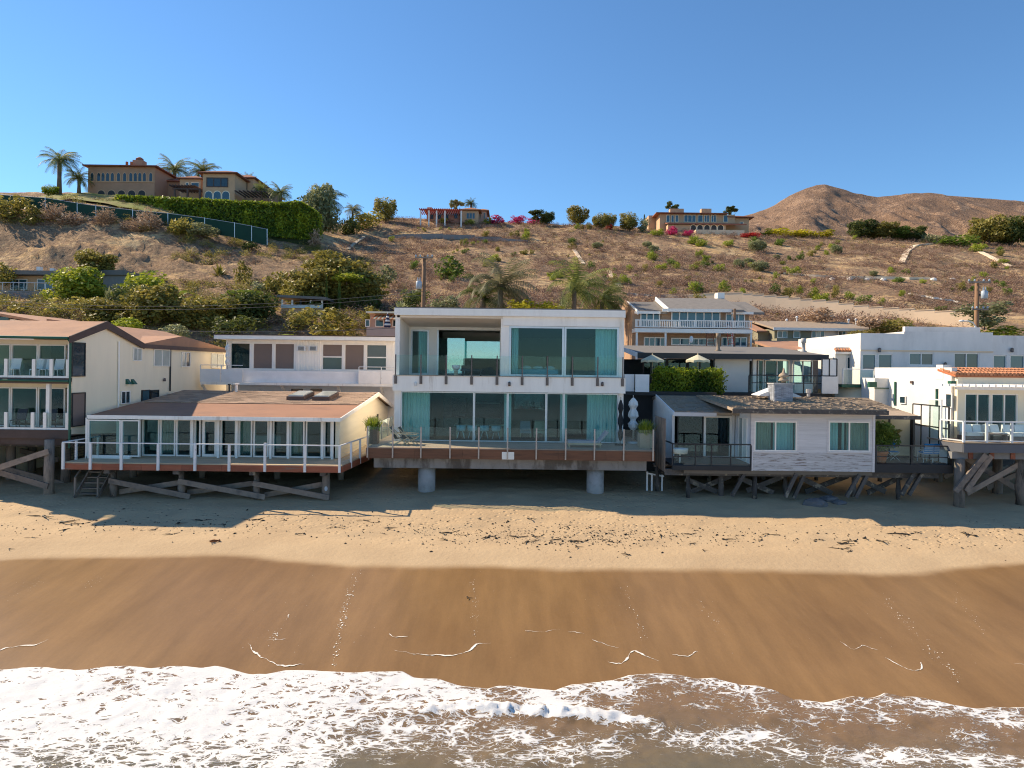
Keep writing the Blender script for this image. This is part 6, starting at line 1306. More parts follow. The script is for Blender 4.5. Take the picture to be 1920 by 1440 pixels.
for i in range(32):
    x = tx+.1+i*.2
    for k_ in range(3): f0, f1 = k_/3, (k_+1.1)/3; part('roof_tile', M().tube([(x, ty0+(ty1-ty0)*f0, tz0+(tz1-tz0)*f0+.07), (x, ty0+(ty1-ty0)*min(1, f1), tz0+(tz1-tz0)*min(1, f1)+.03)], [.1, .085], 7), 'clay_tile', nh)
part('tile_bed', M().prism_x([(ty0+.02, tz0), (ty1, tz1), (ty1, tz1-.12), (ty0+.02, tz0-.1)], tx, na+9), 'terracotta', nh)
# pergola
zp1, zp0 = W(1850, 725, DN-1).z, W(1850, 731, DN-1).z; pxa = W(1747, 728, DN-.5).x
part('pergola_beam', M().box(pxa+.9, na+9, DN-1.1, DN-.98, zp0, zp1), 'white', nh)
for i in range(26): x = pxa+i*.34; part('rafter', M().box(x-.04, x+.04, DN-1.4, DN-.003, zp1+.003, zp1+.12), 'white', nh)
part('pergola_post', M().box(W(1760, 745, DN-.5).x-.05, W(1760, 745, DN-.5).x+.05, DN-.4, DN-.3, zn0, zp0), 'green_pipe', nh); p = W(1784, 720, DN-.4); part('lantern', M().box(p.x-.14, p.x+.14, DN-.6, DN-.3, p.z-.1, p.z+.16), 'green_pipe', nh)
for x0_, y0_, x1_, y1_, gm in ((1691, 743, 1700, 757, 'dark_pane'), (1778, 738, 1787, 764, 'dark_pane')):
    d0, z0 = SD(x0_, y1_, NX); d1, z1 = SD(x1_, y0_, NX); window(nh, min(d0, d1), max(d0, d1)+.15, z0, z1, NX-.06, fw=.05, dep=.05, gm=gm, axis='x', sgn=-1)
d0, z0 = SD(1681, 725, NX); part('green_post', M().box(NX-.1, NX-.02, d0, d0+.1, z0-1.1, z0+.3), 'green_pipe', nh); d0, z0 = SD(1713, 716, NX); part('wall_lamp', M().box(NX-.1, NX-.01, d0, d0+.2, z0-.1, z0+.05), 'brown_wood', nh)
# stepped lower volume in front of the balcony bay
part('step_wall', M().box(W(1640, 720, 42.6).x, NX, 42.6, 44.2, 2, W(1650, 709, 42.6).z), 'white_stucco', nh); part('step_sill', M().box(W(1640, 720, 42.6).x-.03, NX-.003, 42.52, 42.598, W(1650, 727, 42.6).z, W(1650, 728.5, 42.6).z), 'green_pipe', nh); part('leader_head', M().box(W(1627, 722, 42.5).x, W(1641, 722, 42.5).x, 42.3, 42.55, W(1634, 726, 42.5).z, W(1634, 716, 42.5).z), 'green_pipe', nh)
# deck
DN2 = 33.8; zk = W(1860, 830, DN2).z; kx0 = W(1783, 830, DN2+.4).x; kx1 = W(1806, 830, DN2).x
part('deck', M().prism_z([(kx0, DN2+1.2), (kx1, DN2), (kx1+9, DN2), (kx1+9, DN), (NX+.3, DN), (kx0, DN)], zk-.06, zk), 'deck_wood', nh)
part('deck_fascia', M().beam((kx1, DN2-.03, zk-.29), (kx1+9, DN2-.03, zk-.29), .06, .42), 'shade_grey', nh); part('deck_fascia', M().beam((kx0-.03, DN2+1.2, zk-.29), (kx1, DN2-.0, zk-.29), .06, .42), 'shade_grey', nh); part('edge_beam', M().box(kx0, kx1+9, DN2+.3, DN2+.6, zk-.85, zk-.52), 'block_wall', nh)
for i in range(8): x = kx0+.8+i*1.05; part('joist_end', M().box(x, x+.22, DN2+.24, DN2+.297, zk-.84, zk-.53), 'red_fascia', nh)
zkr = W(1860, 792, DN2).z
pk = [(kx0, DN2+1.2)]+[(W(x, 810, DN2).x, DN2) for x in (1807, 1850, 1897, 1945)]
for x, y in pk: part('rail_post', M().box(x-.05, x+.05, y-.05, y+.05, zk, zkr), 'white_metal', nh)
for (xa, ya), (xb, yb) in zip(pk, pk[1:]): part('top_rail', M().beam((xa, ya, zkr+.03), (xb, yb, zkr+.03), .1, .06), 'white_metal', nh); part('bottom_rail', M().beam((xa, ya, zk+.08), (xb, yb, zk+.08), .06, .05), 'white_metal', nh); part('glass_panel', M().beam((xa, ya, (zk+zkr)/2+.05), (xb, yb, (zk+zkr)/2+.05), .012, zkr-zk-.2), 'glass_rail', nh)
part('side_screen', M().box(kx0+.02, kx0+.035, DN2+1.3, DN-.1, zk+.05, zkr+1.0), 'glass_rail', nh); part('screen_frame', M().box(kx0, kx0+.06, DN2+1.25, DN-.05, zkr+1.0, zkr+1.06).box(kx0, kx0+.06, DN2+1.2, DN2+1.27, zk, zkr+1.06), 'white_metal', nh)
for px_, d in ((1799, 34.2), (1912, 34.6), (1820, 38), (1870, 37), (1760, 40)): pile(nh, px_, d, zk-.85, .24, 'pile_wood')
for (xa, ya, xb, yb, d) in ((1848, 852, 1791, 922, 33.8), (1858, 854, 1811, 921, 33.95), (1925, 862, 1812, 925, 34.6), (1805, 856, 1925, 928, 35.2), (1925, 880, 1850, 915, 37), (1770, 895, 1830, 860, 39)): brace(nh, W(xa, ya, d), W(xb, yb, d), .12, .26)
# outdoor sofas
for px_, w_, lb in ((1829, 1.35, 'white cushioned outdoor sofa behind the white rail near the glass corner'), (1862, 1.0, 'white cushioned armchair beside the outdoor sofa'), (1908, 1.2, 'white cushioned outdoor seat further along the white rail')):
    p = W(px_, 815, 35.0); x, y = p.x, 35.0; t = thing('outdoor_sofa', lb, 'sofa', (x, y, zk)); part('frame', M().box(x-w_/2, x+w_/2, y-.35, y+.4, zk, zk+.24), 'shade_brown', t)
    for s in (-1, 1): part('cushion', M().box(x+(s-1)*w_/4+.01, x+(s+1)*w_/4-.01, y-.35, y+.25, zk+.245, zk+.42), 'fabric_white', t); part('back_cushion', M().hexa([(x+(s-1)*w_/4+.02, y+.2, zk+.42), (x+(s+1)*w_/4-.02, y+.2, zk+.42), (x+(s+1)*w_/4-.02, y+.4, zk+.42), (x+(s-1)*w_/4+.02, y+.4, zk+.42), (x+(s-1)*w_/4+.04, y+.3, zk+.78), (x+(s+1)*w_/4-.04, y+.3, zk+.78), (x+(s+1)*w_/4-.04, y+.45, zk+.78), (x+(s-1)*w_/4+.04, y+.45, zk+.78)]), 'fabric_white', t)
p = W(1866, 825, 34.5); t = thing('coffee_table', 'low dark coffee table among the white outdoor seats', 'table', (p.x, 34.5, zk)); part('tabletop', M().box(p.x-.5, p.x+.5, 34.25, 34.7, zk+.34, zk+.39), 'shade_brown', t)
for sx in (-.45, .42): part('leg', M().box(p.x+sx, p.x+sx+.04, 34.28, 34.67, zk, zk+.34), 'shade_brown', t)
# ================================================================== THIRD ROW: SHINGLED HOUSE
D3 = 62.0
sh3 = thing('shingled_house', 'two storey brown shingled house with grey gable roofs and white balustrade', 'house', (11.5, D3, 6.5))
s0, s1, s2, s3 = [W(x, 600, D3).x for x in (1186, 1240, 1362, 1405)]
zf2 = W(1300, 617, D3).z; zf2b = W(1300, 624, D3).z; ze = W(1300, 581, D3-.6).z; zrd = W(1300, 559, 67).z; zg = W(1300, 655, D3).z
part('wall', M().box(s0, s3, D3+.1, 72, 6, ze), 'shingle_wall', sh3); part('upper_wall', M().box(s1, s2, D3-.0, D3+.098, zf2, ze), 'shingle_wall', sh3)
def groof(x0, x1, y0, ze_, yr, zr_, y1, m): return part('roof', M().prism_x([(y0, ze_), (yr, zr_), (y1, ze_), (y1, ze_-.2), (yr, zr_-.22), (y0, ze_-.2)], x0, x1), m, sh3)
groof(W(1238, 560, 65).x, W(1370, 562, 65).x, D3-.8, ze+.05, 67, zrd, 73, 'roof_greyshingle'); groof(W(1184, 565, 65).x, W(1236, 570, 65).x, D3-.5, W(1210, 585, D3).z, 66.5, W(1210, 566, 66.5).z, 72, 'roof_greyshingle'); groof(W(1372, 566, 65).x, W(1408, 576, 65).x, D3-.5, W(1390, 586, D3).z, 66.5, W(1390, 566, 66.5).z, 72, 'roof_greyshingle')
part('gable_wall', M().prism_x([(D3, ze-.1), (67, zrd-.3), (72, ze-.1)], s0+.1, s0+.2), 'shingle_wall', sh3)
for xx, za_, zb_ in ((W(1183.5, 565, 65).x, W(1210, 585, D3).z, W(1210, 566, 66.5).z), (W(1237.5, 560, 65).x, ze+.05, zrd)): part('rake_board', M().prism_x([(D3-.85, za_+.05), (66.7, zb_+.05), (66.7, zb_-.35), (D3-.85, za_-.3)], xx-.12, xx-.003), 'white', sh3)
part('eave_board', M().box(W(1238, 580, D3).x, W(1366, 580, D3).x, D3-.87, D3-.805, ze-.2, ze+.07), 'white', sh3); part('eave_board', M().box(W(1188, 585, D3).x, W(1236, 585, D3).x, D3-.56, D3-.505, W(1210, 585, D3).z-.2, W(1210, 585, D3).z+.02), 'white', sh3); part('eave_board', M().box(W(1367, 585, D3).x, W(1409, 585, D3).x, D3-.56, D3-.505, W(1390, 586, D3).z-.2, W(1390, 586, D3).z+.02), 'white', sh3)
for a_, b_, y0_, y1_, n_, d_ in ((1200, 1237, 586, 614, 3, D3+.1), (1258, 1350, 584, 615, 6, D3), (1360, 1396, 588, 613, 3, D3+.1), (1207, 1248, 632, 652, 4, D3+.1), (1258, 1343, 634, 648, 5, D3+.1), (1352, 1400, 632, 650, 4, D3+.1)):
    a, b, c, e = RC(a_, y0_, b_, y1_, d_); window(sh3, a, b, c, e, d_-.1, n_, 1, fm='white', fw=.1, dep=.09, gm='blue_pane')
b0, b1 = W(1191, 610, D3-1.6).x, W(1411, 610, D3-1.6).x; zbr = W(1300, 602, D3-1.6).z; zb1, zb0 = W(1300, 616.5, D3-1.6).z, W(1300, 624, D3-1.6).z
part('balcony_slab', M().box(b0, b1, D3-1.6, D3-.005, zb0, zb1), 'white', sh3); part('top_rail', M().box(b0, b1, D3-1.6, D3-1.5, zbr, zbr+.09), 'white', sh3); part('bottom_rail', M().box(b0, b1, D3-1.58, D3-1.52, zb1+.1, zb1+.17), 'white', sh3)
for i in range(66): x = b0+(b1-b0)*(i+.5)/66; w_ = .07 if i % 11 == 0 else .03; part('baluster', M().box(x-w_, x+w_, D3-1.58, D3-1.52, zb1+.171, zbr-.002), 'white', sh3)
for x in (b0+.1, s1, s2, b1-.15): part('porch_post', M().box(x, x+.16, D3-1.5, D3-1.34, 6.6, zb0-.003), 'white', sh3)
a, b, c, e = RC(1342, 550, 1355, 563, 67.6); part('chimney', M().box(a, b, 67, 68, c-.5, e), 'white', sh3)
part('dormer_patch', M().prism_x([(D3+.2, W(1385, 584, D3).z+.1), (64.5, W(1385, 573, 64).z+.15), (64.5, W(1385, 573, 64).z), (D3+.2, W(1385, 584, D3).z)], W(1368, 580, 63).x, W(1398, 580, 63).x), 'roof_grey', sh3)
def ladder(x0, y0, x1, y1, d, lab, w_, m):
    a, b = W(x0, y0, d), W(x1, y1, d); t = thing('ladder', lab, 'ladder', tuple(a))
    for s in (-w_/2, w_/2): part('rail', M().tube([(a.x+s, d, a.z), (b.x+s*.7, d+.5, b.z)], .035, 6), m, t)
    for i in range(9): f = (i+.5)/9; c = a.lerp(b, f); part('rung', M().tube([(c.x-w_/2*(1-.3*f), d+.5*f, c.z), (c.x+w_/2*(1-.3*f), d+.5*f, c.z)], .022, 5), m, t)
ladder(1371, 647, 1369, 600, 60.2, 'tall red extension ladder against the white balustrade', .5, 'lacquer_red')
ladder(1332, 648, 1334, 622, 60.0, 'short reddish stepladder on the flat roof edge below the balustrade', .7, 'red_fascia')
p = W(1374, 640, 60.1); single('timber_post', M().box(p.x+.25, p.x+.4, 60.6, 60.75, zg-.4, W(1374, 578, 60.3).z), 'pole_wood', 'rough timber post beside the red ladder', 'post', (p.x, 60.3, zg))
p = W(1376, 616, 60.4); single('garden_umbrella_pole', M().lathe((p.x-3.8, 60.2, zb0-.9), [(.1, 0), (.16, .2), (.16, .5), (.05, .6)], 10), 'white_metal', 'small white roof vent below the white balustrade', 'vent', (p.x-3.8, 60.2, zb0-.9)).name = 'roof_vent'

# ---- far brown-roofed duplex
D4 = 74.0
dh = thing('olive_duplex', 'long olive and blue house with shallow brown roof behind the stucco house', 'house', (32, D4, 6.8))
o0, o1, o2 = [W(x, 630, D4).x for x in (1452, 1522, 1625)]; ze4 = W(1540, 616, D4).z; zr4 = W(1540, 603, 80).z
part('wall', M().box(o0, o1, D4, 84, 5, ze4), 'olive_wall', dh); part('wall', M().box(o1, o2, D4+.3, 84, 5, ze4), 'pale_siding', dh); part('side_wall', M().box(W(1418, 630, 76).x, o0-.01, 75.5, 84, 5, ze4-.2), 'olive_wall', dh)
part('roof', M().prism_x([(D4-.7, ze4), (80, zr4), (86, ze4), (86, ze4-.2), (80, zr4-.2), (D4-.7, ze4-.2)], o0-.4, o2+.3), 'roof_shake', dh); part('side_roof', M().prism_x([(75, ze4-.25), (80, zr4-.3), (80, zr4-.5), (75, ze4-.4)], W(1413, 620, 76).x, o0-.41), 'roof_brown', dh); part('eave_board', M().box(o0-.4, o2+.3, D4-.75, D4-.703, ze4-.28, ze4+.02), 'white', dh)
for a_, b_, n_, gm in ((1457, 1476, 2, ('grey_pane', 'blue_pane')), (1487, 1500, 1, 'dark_pane'), (1521, 1546, 3, ('dark_pane', 'light_pane', 'dark_pane')), (1571, 1586, 2, ('dark_pane', 'blue_pane'))): a, b, c, e = RC(a_, 620, b_, 634, D4); window(dh, a, b, c, e, D4-.06, n_, 1, fm='white', fw=.08, dep=.05, gm=gm)
part('deck', M().box(o0-.3, o1, D4-1.5, D4-.003, 5, W(1490, 636, D4).z), 'olive_wall', dh)
for x, y in ((1475, 600), (1494, 595), (1591, 600), (1605, 599)): p = W(x, y, 80); part('vent_pipe', M().lathe((p.x, 80, zr4-.3), [(.08, 0), (.08, p.z-zr4+.2), (.14, p.z-zr4+.22), (.16, p.z-zr4+.35), (.05, p.z-zr4+.45)], 10), 'white_metal', dh)

# ================================================================== HILLSIDE HOUSES
def hip(parent, x0, x1, y0, y1, z, h, ov, m):
    x0 -= ov; x1 += ov; y0 -= ov; y1 += ov; q = min(x1-x0, y1-y0)/2; mb = M()
    v = [(x0, y0, z), (x1, y0, z), (x1, y1, z), (x0, y1, z), (x0, y0, z+.25), (x1, y0, z+.25), (x1, y1, z+.25), (x0, y1, z+.25)]
    if (x1-x0) >= (y1-y0): v += [(x0+q, (y0+y1)/2, z+h), (x1-q, (y0+y1)/2, z+h)]; f = [(4, 5, 9, 8), (5, 6, 9), (6, 7, 8, 9), (7, 4, 8)]
    else: v += [((x0+x1)/2, y0+q, z+h), ((x0+x1)/2, y1-q, z+h)]; f = [(4, 5, 8), (5, 6, 9, 8), (6, 7, 9), (7, 4, 8, 9)]
    mb.v = v; mb.f = [(0, 3, 2, 1), (0, 1, 5, 4), (1, 2, 6, 5), (2, 3, 7, 6), (3, 0, 4, 7)]+f; return part('roof', mb, m, parent)
def arch_pane(parent, x0, x1, z0, z1, y, m='dark_pane', trim=None, pointed=False, name='arched_window'):
    r = (x1-x0)/2; xm = (x0+x1)/2; hh = r*(1.35 if pointed else 1)
    def outline(g): return [(x0-g, z0-g), (x1+g, z0-g), (x1+g, z1-hh)]+[(xm+(r+g)*math.cos(math.pi*t/8)*(1 if not pointed else 1), z1-hh+(hh+g)*(math.sin(math.pi*t/8) if not pointed else 1-abs(math.cos(math.pi*t/8))**1.6)) for t in range(1, 8)]+[(x0-g, z1-hh)]
    f = part(name, M().prism_y(outline(.18), y-.06, y-.002), trim or 'cream', parent); part('pane', M().prism_y(outline(0), y-.10, y-.062), m, f); return f
# mansion on the left ridge
DM = 160.0
mn = thing('hilltop_mansion', 'large brown stucco mansion with arched windows on the green ridge lawn', 'house', (-95, DM, W(230, 374, DM).z))
def px_box(x0, y0, x1, y1, d, dep, m, nm='wall', drop=3): a, b, c, e = RC(x0, y0, x1, y1, d); part(nm, M().box(a, b, d, d+dep, c-drop, e), m, mn); return a, b, c, e
a, b, c, e = px_box(165, 313, 290, 369, DM, 22, 'mansion_wall'); hip(mn, a, b, DM, DM+22, e, 2.2, .9, 'roof_tile')
for i, x in enumerate((173, 185.5, 193.5, 202, 211, 222.5, 234, 245.5, 254, 262.5, 271, 283)): q = RC(x-2.7, 324, x+2.7, 340, DM); arch_pane(mn, *q, DM, 'dark_pane', 'villa_wall', True)
for x in (190, 209, 228, 247, 266): q = RC(x-6.5, 357, x+6.5, 372, DM); arch_pane(mn, *q, DM, 'interior_dark', 'villa_wall', name='arch')
part('string_course', M().box(a-.05, b+.05, DM-.12, DM-.003, W(228, 341.5, DM).z, W(228, 340, DM).z), 'villa_wall', mn)
p = W(262, 300, DM+6); part('chimney', M().box(p.x-1.2, p.x+1.2, DM+5, DM+7, e, W(262, 302, DM+6).z), 'mansion_wall', mn); part('chimney_cap', M().lathe((p.x, DM+6, W(262, 302, DM+6).z), [(.9, 0), (.9, .5), (.3, .9)], 8), 'roof_tile', mn)
for x in (238, 246.5): p = W(x, 305, DM+4); part('flue', M().lathe((p.x, DM+4, e), [(.3, 0), (.3, p.z-e+.2)], 8), 'terracotta', mn)
q = px_box(290.5, 322, 312, 372, DM+10, 10, 'mansion_wall'); q = px_box(306, 341, 338, 372, DM+6, 10, 'mansion_wall'); hip(mn, q[0], q[1], DM+6, DM+16, q[3], 1.4, .6, 'roof_tile')
q = px_box(337, 336, 377, 372, DM+2, 12, 'villa_wall'); hip(mn, q[0], q[1], DM+2, DM+14, q[3], 1.5, .6, 'roof_tile')
for x0_, x1_ in ((348, 354), (358, 374)): w4 = RC(x0_, 342, x1_, 352, DM+2); window(mn, *w4, DM+1.95, fw=.15, dep=.04, fm='cream', gm='blue_pane')
q = px_box(380, 326, 440, 376, DM-3, 16, 'villa_wall'); hip(mn, q[0], q[1], DM-3, DM+13, q[3], 1.8, .9, 'roof_tile')
w4 = RC(387, 333, 428, 351, DM-3); window(mn, *w4, DM-3.05, 3, 1, fw=.2, dep=.04, fm='brown_wood', gm='dark_pane')
for x in (391.5, 407.5, 423.5): q2 = RC(x-6.5, 359, x+6.5, 377, DM-3); arch_pane(mn, *q2, DM-3, 'blue_pane', 'cream')
q = px_box(440.5, 332, 476, 378, DM+4, 20, 'villa_wall', drop=4); hip(mn, q[0], q[1], DM+4, DM+24, q[3]-.4, 1.6, .7, 'roof_tile')
for x in (447, 455, 462): w4 = RC(x-2, 342, x+2, 356, DM+4); window(mn, *w4, DM+3.95, fw=.1, dep=.04, fm='brown_wood', gm='dark_pane')
q = px_box(477, 352, 505, 380, DM+2, 8, 'mansion_wall', drop=4)
for i in range(9): x = W(327+i*5.6, 352, DM-2).x; part('pergola_slat', M().box(x, x+.25, DM-4.5, DM+1.9, W(350, 353.5, DM-2).z, W(350, 351.5, DM-2).z), 'brown_wood', mn)
part('pergola_beam', M().box(W(325, 353, DM-4).x, W(377, 353, DM-4).x, DM-4.4, DM-4.1, W(350, 356, DM-4).z, W(350, 353.8, DM-4).z), 'brown_wood', mn)
for x in (328, 352, 375): X = W(x, 360, DM-4.2).x; part('pergola_post', M().box(X-.2, X+.2, DM-4.4, DM-4, W(x, 376, DM).z-2, W(x, 356, DM-4).z), 'brown_wood', mn)
for i in range(8): x = W(443+i*7.5, 364, DM-4).x; part('pergola_slat', M().box(x, x+.3, DM-5, DM+1, W(470, 365, DM-2).z, W(470, 363, DM-2).z), 'brown_wood', mn)
# tall clipped hedge below the mansion
t = thing('estate_hedge', 'very tall clipped green hedge along the ridge below the mansion', 'hedge', (-80, 145, W(400, 440, 145).z)); rng = np.random.default_rng(8); HQ = []; HL = []; core = M()
hp = [(217, 366, 398, 147), (300, 369, 415, 146), (380, 373, 428, 145), (460, 377, 438, 144), (520, 381, 444, 144), (560, 378, 448, 145), (592, 396, 448, 148)]
for (xa, ya, ba, da), (xb, yb, bb2, db) in zip(hp, hp[1:]):
    pa, pb = W(xa, ya, da), W(xb, yb, db); L1 = pb.x-pa.x; n = 5200 if L1 < 8 else int(5200*L1/9)
    hm = (pa.z+pb.z)/2-(W(xa, ba, da).z+W(xb, bb2, db).z)/2; Q, lv = box_leaves(rng, 0, L1, 0, 3, 0, hm, n, .26, .38); ctr = Q.mean(1, keepdims=True); loc_ = (Q-ctr)[..., 2]; Q[..., 2] = ctr[..., 2]/hm; f = np.repeat(ctr[..., 0], 4, 1)/L1; zt_ = pa.z+(pb.z-pa.z)*f; zb_ = W(xa, ba, da).z*(1-f)+W(xb, bb2, db).z*f
    Q[..., 2] = zb_+(zt_-zb_)*np.clip(Q[..., 2], -.05, 1.04)+loc_; Q[..., 1] = da+(db-da)*f+Q[..., 1]; Q[..., 0] += pa.x; HQ.append(Q); HL.append(lv)
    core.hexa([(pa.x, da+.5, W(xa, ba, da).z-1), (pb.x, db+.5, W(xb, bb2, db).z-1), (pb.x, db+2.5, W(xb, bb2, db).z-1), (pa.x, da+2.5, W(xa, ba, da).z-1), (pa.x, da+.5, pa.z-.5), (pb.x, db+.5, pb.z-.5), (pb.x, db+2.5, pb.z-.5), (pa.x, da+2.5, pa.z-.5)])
HQ = np.concatenate(HQ); # crisp leaf shape in z (rebuild small height from x extent)
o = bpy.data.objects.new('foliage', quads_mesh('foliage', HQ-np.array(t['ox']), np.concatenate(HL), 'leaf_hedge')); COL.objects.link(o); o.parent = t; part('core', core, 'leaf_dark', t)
# lawn in front of the mansion
gr = []
mb = M(); LW = [(75, 366), (150, 362), (230, 366), (300, 372)]; 
xs_l = np.linspace(70, 330, 40); rows_l = [141.5, 144, 147, 150, 154, 159]
k = 0
for d_ in rows_l:
    for x in xs_l: X = (x-PCX)*d_/FPX*1.0; mb.v.append((X, d_, ground(X, d_)+.35*min(1, max(0, (x-70)/25))+.1))
for r in range(len(rows_l)-1):
    for c in range(len(xs_l)-1): i = r*len(xs_l)+c; mb.f.append((i, i+1, i+1+len(xs_l), i+len(xs_l)))
struct('lawn', mb, mat('lawn_grass', (.20, .215, .04), .95, .25, .25, .05, 4, col2=(.30, .21, .085), thr=(.45, .62), scale2=.12), smooth=True)
# green mesh fence along the bluff
fn = thing('mesh_fence', 'dark green mesh fence with pale posts running down the bluff edge', 'fence', (-95, 136, W(200, 400, 136).z)); fpts = [(-60, 360, 362), (0, 365, 368), (85, 371, 384), (145, 381, 399), (180, 386, 402), (249, 394, 404), (315, 400, 416), (384, 409, 424), (440, 418, 434), (472, 424, 442), (501, 430, 448)]
FD_ = 134.5
for (xa, ya, ba), (xb, yb, bb2) in zip(fpts, fpts[1:]):
    pa, pb, qa, qb = W(xa, ya, FD_), W(xb, yb, FD_), W(xa, ba, FD_), W(xb, bb2, FD_); dz = Vector((0, 0, 1.2))
    mb = M().hexa([qa-dz, qb-dz, qb-dz+Vector((0, .06, 0)), qa-dz+Vector((0, .06, 0)), pa, pb, pb+Vector((0, .06, 0)), pa+Vector((0, .06, 0))]); part('mesh_panel', mb, 'fence_green', fn)
    part('top_rail', M().tube([pa, pb], .05, 5), 'alu', fn); part('fence_post', M().tube([qb-dz, pb+Vector((0, -.05, .1))], .07, 6), 'alu', fn)
# centre villa
DV = 202.0
cv = thing('pergola_villa', 'small pink villa with red tiled roof and pergola on the hill crest', 'house', (-16, DV, W(850, 413, DV).z))
def vb(t_, x0, y0, x1, y1, d, dep, m, drop=4): a, b, c, e = RC(x0, y0, x1, y1, d); part('wall', M().box(a, b, d, d+dep, c-drop, e), m, t_); return a, b, c, e
q = vb(cv, 800, 395, 862, 413, DV+3, 9, 'pink_wall'); hip(cv, q[0], q[1], DV+3, DV+12, q[3], 1.6, .8, 'clay_tile'); q = vb(cv, 866, 395, 897, 414, DV, 12, 'villa_wall'); hip(cv, q[0], q[1], DV, DV+12, q[3], 1.5, .8, 'clay_tile'); q = vb(cv, 897.5, 396, 912, 413, DV+4, 8, 'pink_wall'); hip(cv, q[0], q[1], DV+4, DV+12, q[3], 1.0, .8, 'clay_tile')
for x0_, x1_ in ((806, 814), (820, 828), (835, 842)): w4 = RC(x0_, 402, x1_, 412, DV+3); window(cv, *w4, DV+2.9, fw=.15, dep=.05, fm='villa_wall', gm='dark_pane')
for x0_, x1_, d_ in ((851, 859, DV+3), (874, 891, DV), (898.5, 902, DV+4), (906, 910, DV+4)): w4 = RC(x0_, 399, x1_, 411, d_); window(cv, *w4, d_-.1, 3 if x1_-x0_ > 12 else 1, 1, fw=.15, dep=.05, fm='villa_wall', gm='blue_pane')
zpg = W(820, 396.5, DV-2).z
for i in range(22): x = W(788, 396, DV-2).x+i*.55; part('pergola_slat', M().box(x, x+.2, DV-5, DV+2.9, zpg, zpg+.25), 'lacquer_red', cv)
for x in (789, 804.5, 819, 834.5, 865): X = W(x, 405, DV-4).x; part('pergola_post', M().box(X-.2, X+.2, DV-4.6, DV-4.2, W(x, 414, DV-4).z-2, zpg), 'white', cv)
part('pergola_beam', M().box(W(788, 396, DV-4).x, W(866, 396, DV-4).x, DV-4.7, DV-4.4, zpg-.3, zpg-.003), 'lacquer_red', cv); p = W(805.5, 390, DV+5); part('chimney', M().box(p.x-.7, p.x+.7, DV+5, DV+6.4, zpg, W(805, 388.5, DV+5).z), 'pink_wall', cv)
# right hilltop villa
DW = 213.0
rv = thing('arcade_villa', 'long tan villa with dark red tile roof and arcade on the hill crest', 'house', (55, DW, W(1310, 434, DW).z))
q = vb(rv, 1237, 402, 1378, 432, DW, 16, 'villa_wall'); hip(rv, q[0], q[1]-4, DW, DW+16, q[3], 2.2, 1.4, 'roof_tile'); q2 = vb(rv, 1375, 409, 1404, 434, DW+1, 14, 'villa_wall'); hip(rv, q2[0]-1, q2[1], DW+1, DW+15, q2[3], 1.4, 1.3, 'roof_tile'); q3 = vb(rv, 1216, 404, 1240, 433, DW+6, 10, 'villa_wall')
for x0_, x1_, n_ in ((1249, 1256, 1), (1258, 1264, 1), (1266, 1272, 1), (1282, 1305, 3), (1308, 1318, 1), (1320, 1330, 2), (1333, 1343, 2), (1356, 1365, 1)): w4 = RC(x0_, 403, x1_, 417, DW); window(rv, *w4, DW-.1, n_, 1, fw=.16, dep=.05, fm='cream', gm='blue_pane')
w4 = RC(1387, 416, 1394, 422, DW+1); window(rv, *w4, DW+.9, fw=.16, dep=.05, fm='cream', gm='blue_pane')
za_ = W(1300, 418.5, DW-2).z; part('loggia_roof', M().prism_x([(DW-4, za_-.5), (DW-.1, za_+.5), (DW-.1, za_+.2), (DW-4, za_-.8)], W(1250, 418, DW-3).x, W(1398, 420, DW-3).x), 'roof_tile', rv); part('loggia_wall', M().box(W(1252, 425, DW-3).x, W(1360, 425, DW-3).x, DW-3.4, DW-.11, W(1300, 434, DW).z-3, za_-.81), 'villa_wall', rv)
for x in (1300, 1312.5, 1325.5, 1338.5, 1351): w4 = RC(x-5, 422, x+5, 434, DW-3.4); arch_pane(rv, *w4, DW-3.4, 'interior_dark', 'cream', name='arch')
for x, w_ in ((1268, 2.2), (1323, 1.6)): p = W(x, 396, DW+7); part('chimney', M().box(p.x-w_, p.x+w_, DW+6, DW+8, q[3], p.z+.6), 'villa_wall', rv)
t = thing('terrace_wall', 'tan curved retaining wall below the arcade villa terrace', 'wall', (60, 208, W(1340, 452, 208).z)); 
for x0_, x1_, m_ in ((1303, 1357, 'tan_wall'), (1357, 1395, 'mansion_wall')):
    a, b, c, e = RC(x0_, 432, x1_, 448, 206); part('wall_section', M().box(a, b-.01, 205+(x0_ > 1350)*.6, 208, c-4, e), m_ if m_ == 'tan_wall' else 'tan_wall', t)
# stepped tan retaining wall above the road, right
t = thing('stepped_wall', 'long tan retaining wall stepping down the slope behind the shingled house', 'wall', (38, 84, 9)); seg = [(1225, 556, 566), (1278, 554, 570), (1320, 551, 572), (1360, 550, 574), (1392, 551, 576), (1410, 553, 577), (1432, 555, 578), (1455, 557, 580), (1478, 560, 582), (1500, 562, 584), (1522, 564, 586), (1548, 566, 588), (1572, 570, 590), (1600, 574, 593), (1628, 577, 595), (1655, 579, 597), (1685, 581, 599), (1715, 583, 601), (1752, 585, 602), (1790, 588, 603), (1840, 591, 604)]
for (xa, ya, ba), (xb, yb, bb2) in zip(seg, seg[1:]): dA_, dB_ = 104-25*((xa-1225)/615), 104-25*((xb-1225)/615); pa, pb = W(xa, ya, dA_), W(xb, ya, dB_); pb.z = pa.z; lo = min(ground(pa.x, dA_), ground(pb.x, dB_))-1.5; hh = pa.z-lo; m_ = (pa+pb)/2; q_ = Vector((0, 0, hh/2)); part('wall_panel', M().beam(pa-q_, pb-q_, .4, hh), 'tan_wall', t); part('coping', M().beam(pa+Vector((0, 0, .05)), pb+Vector((0, 0, .05)), .5, .09), 'tan_wall', t)
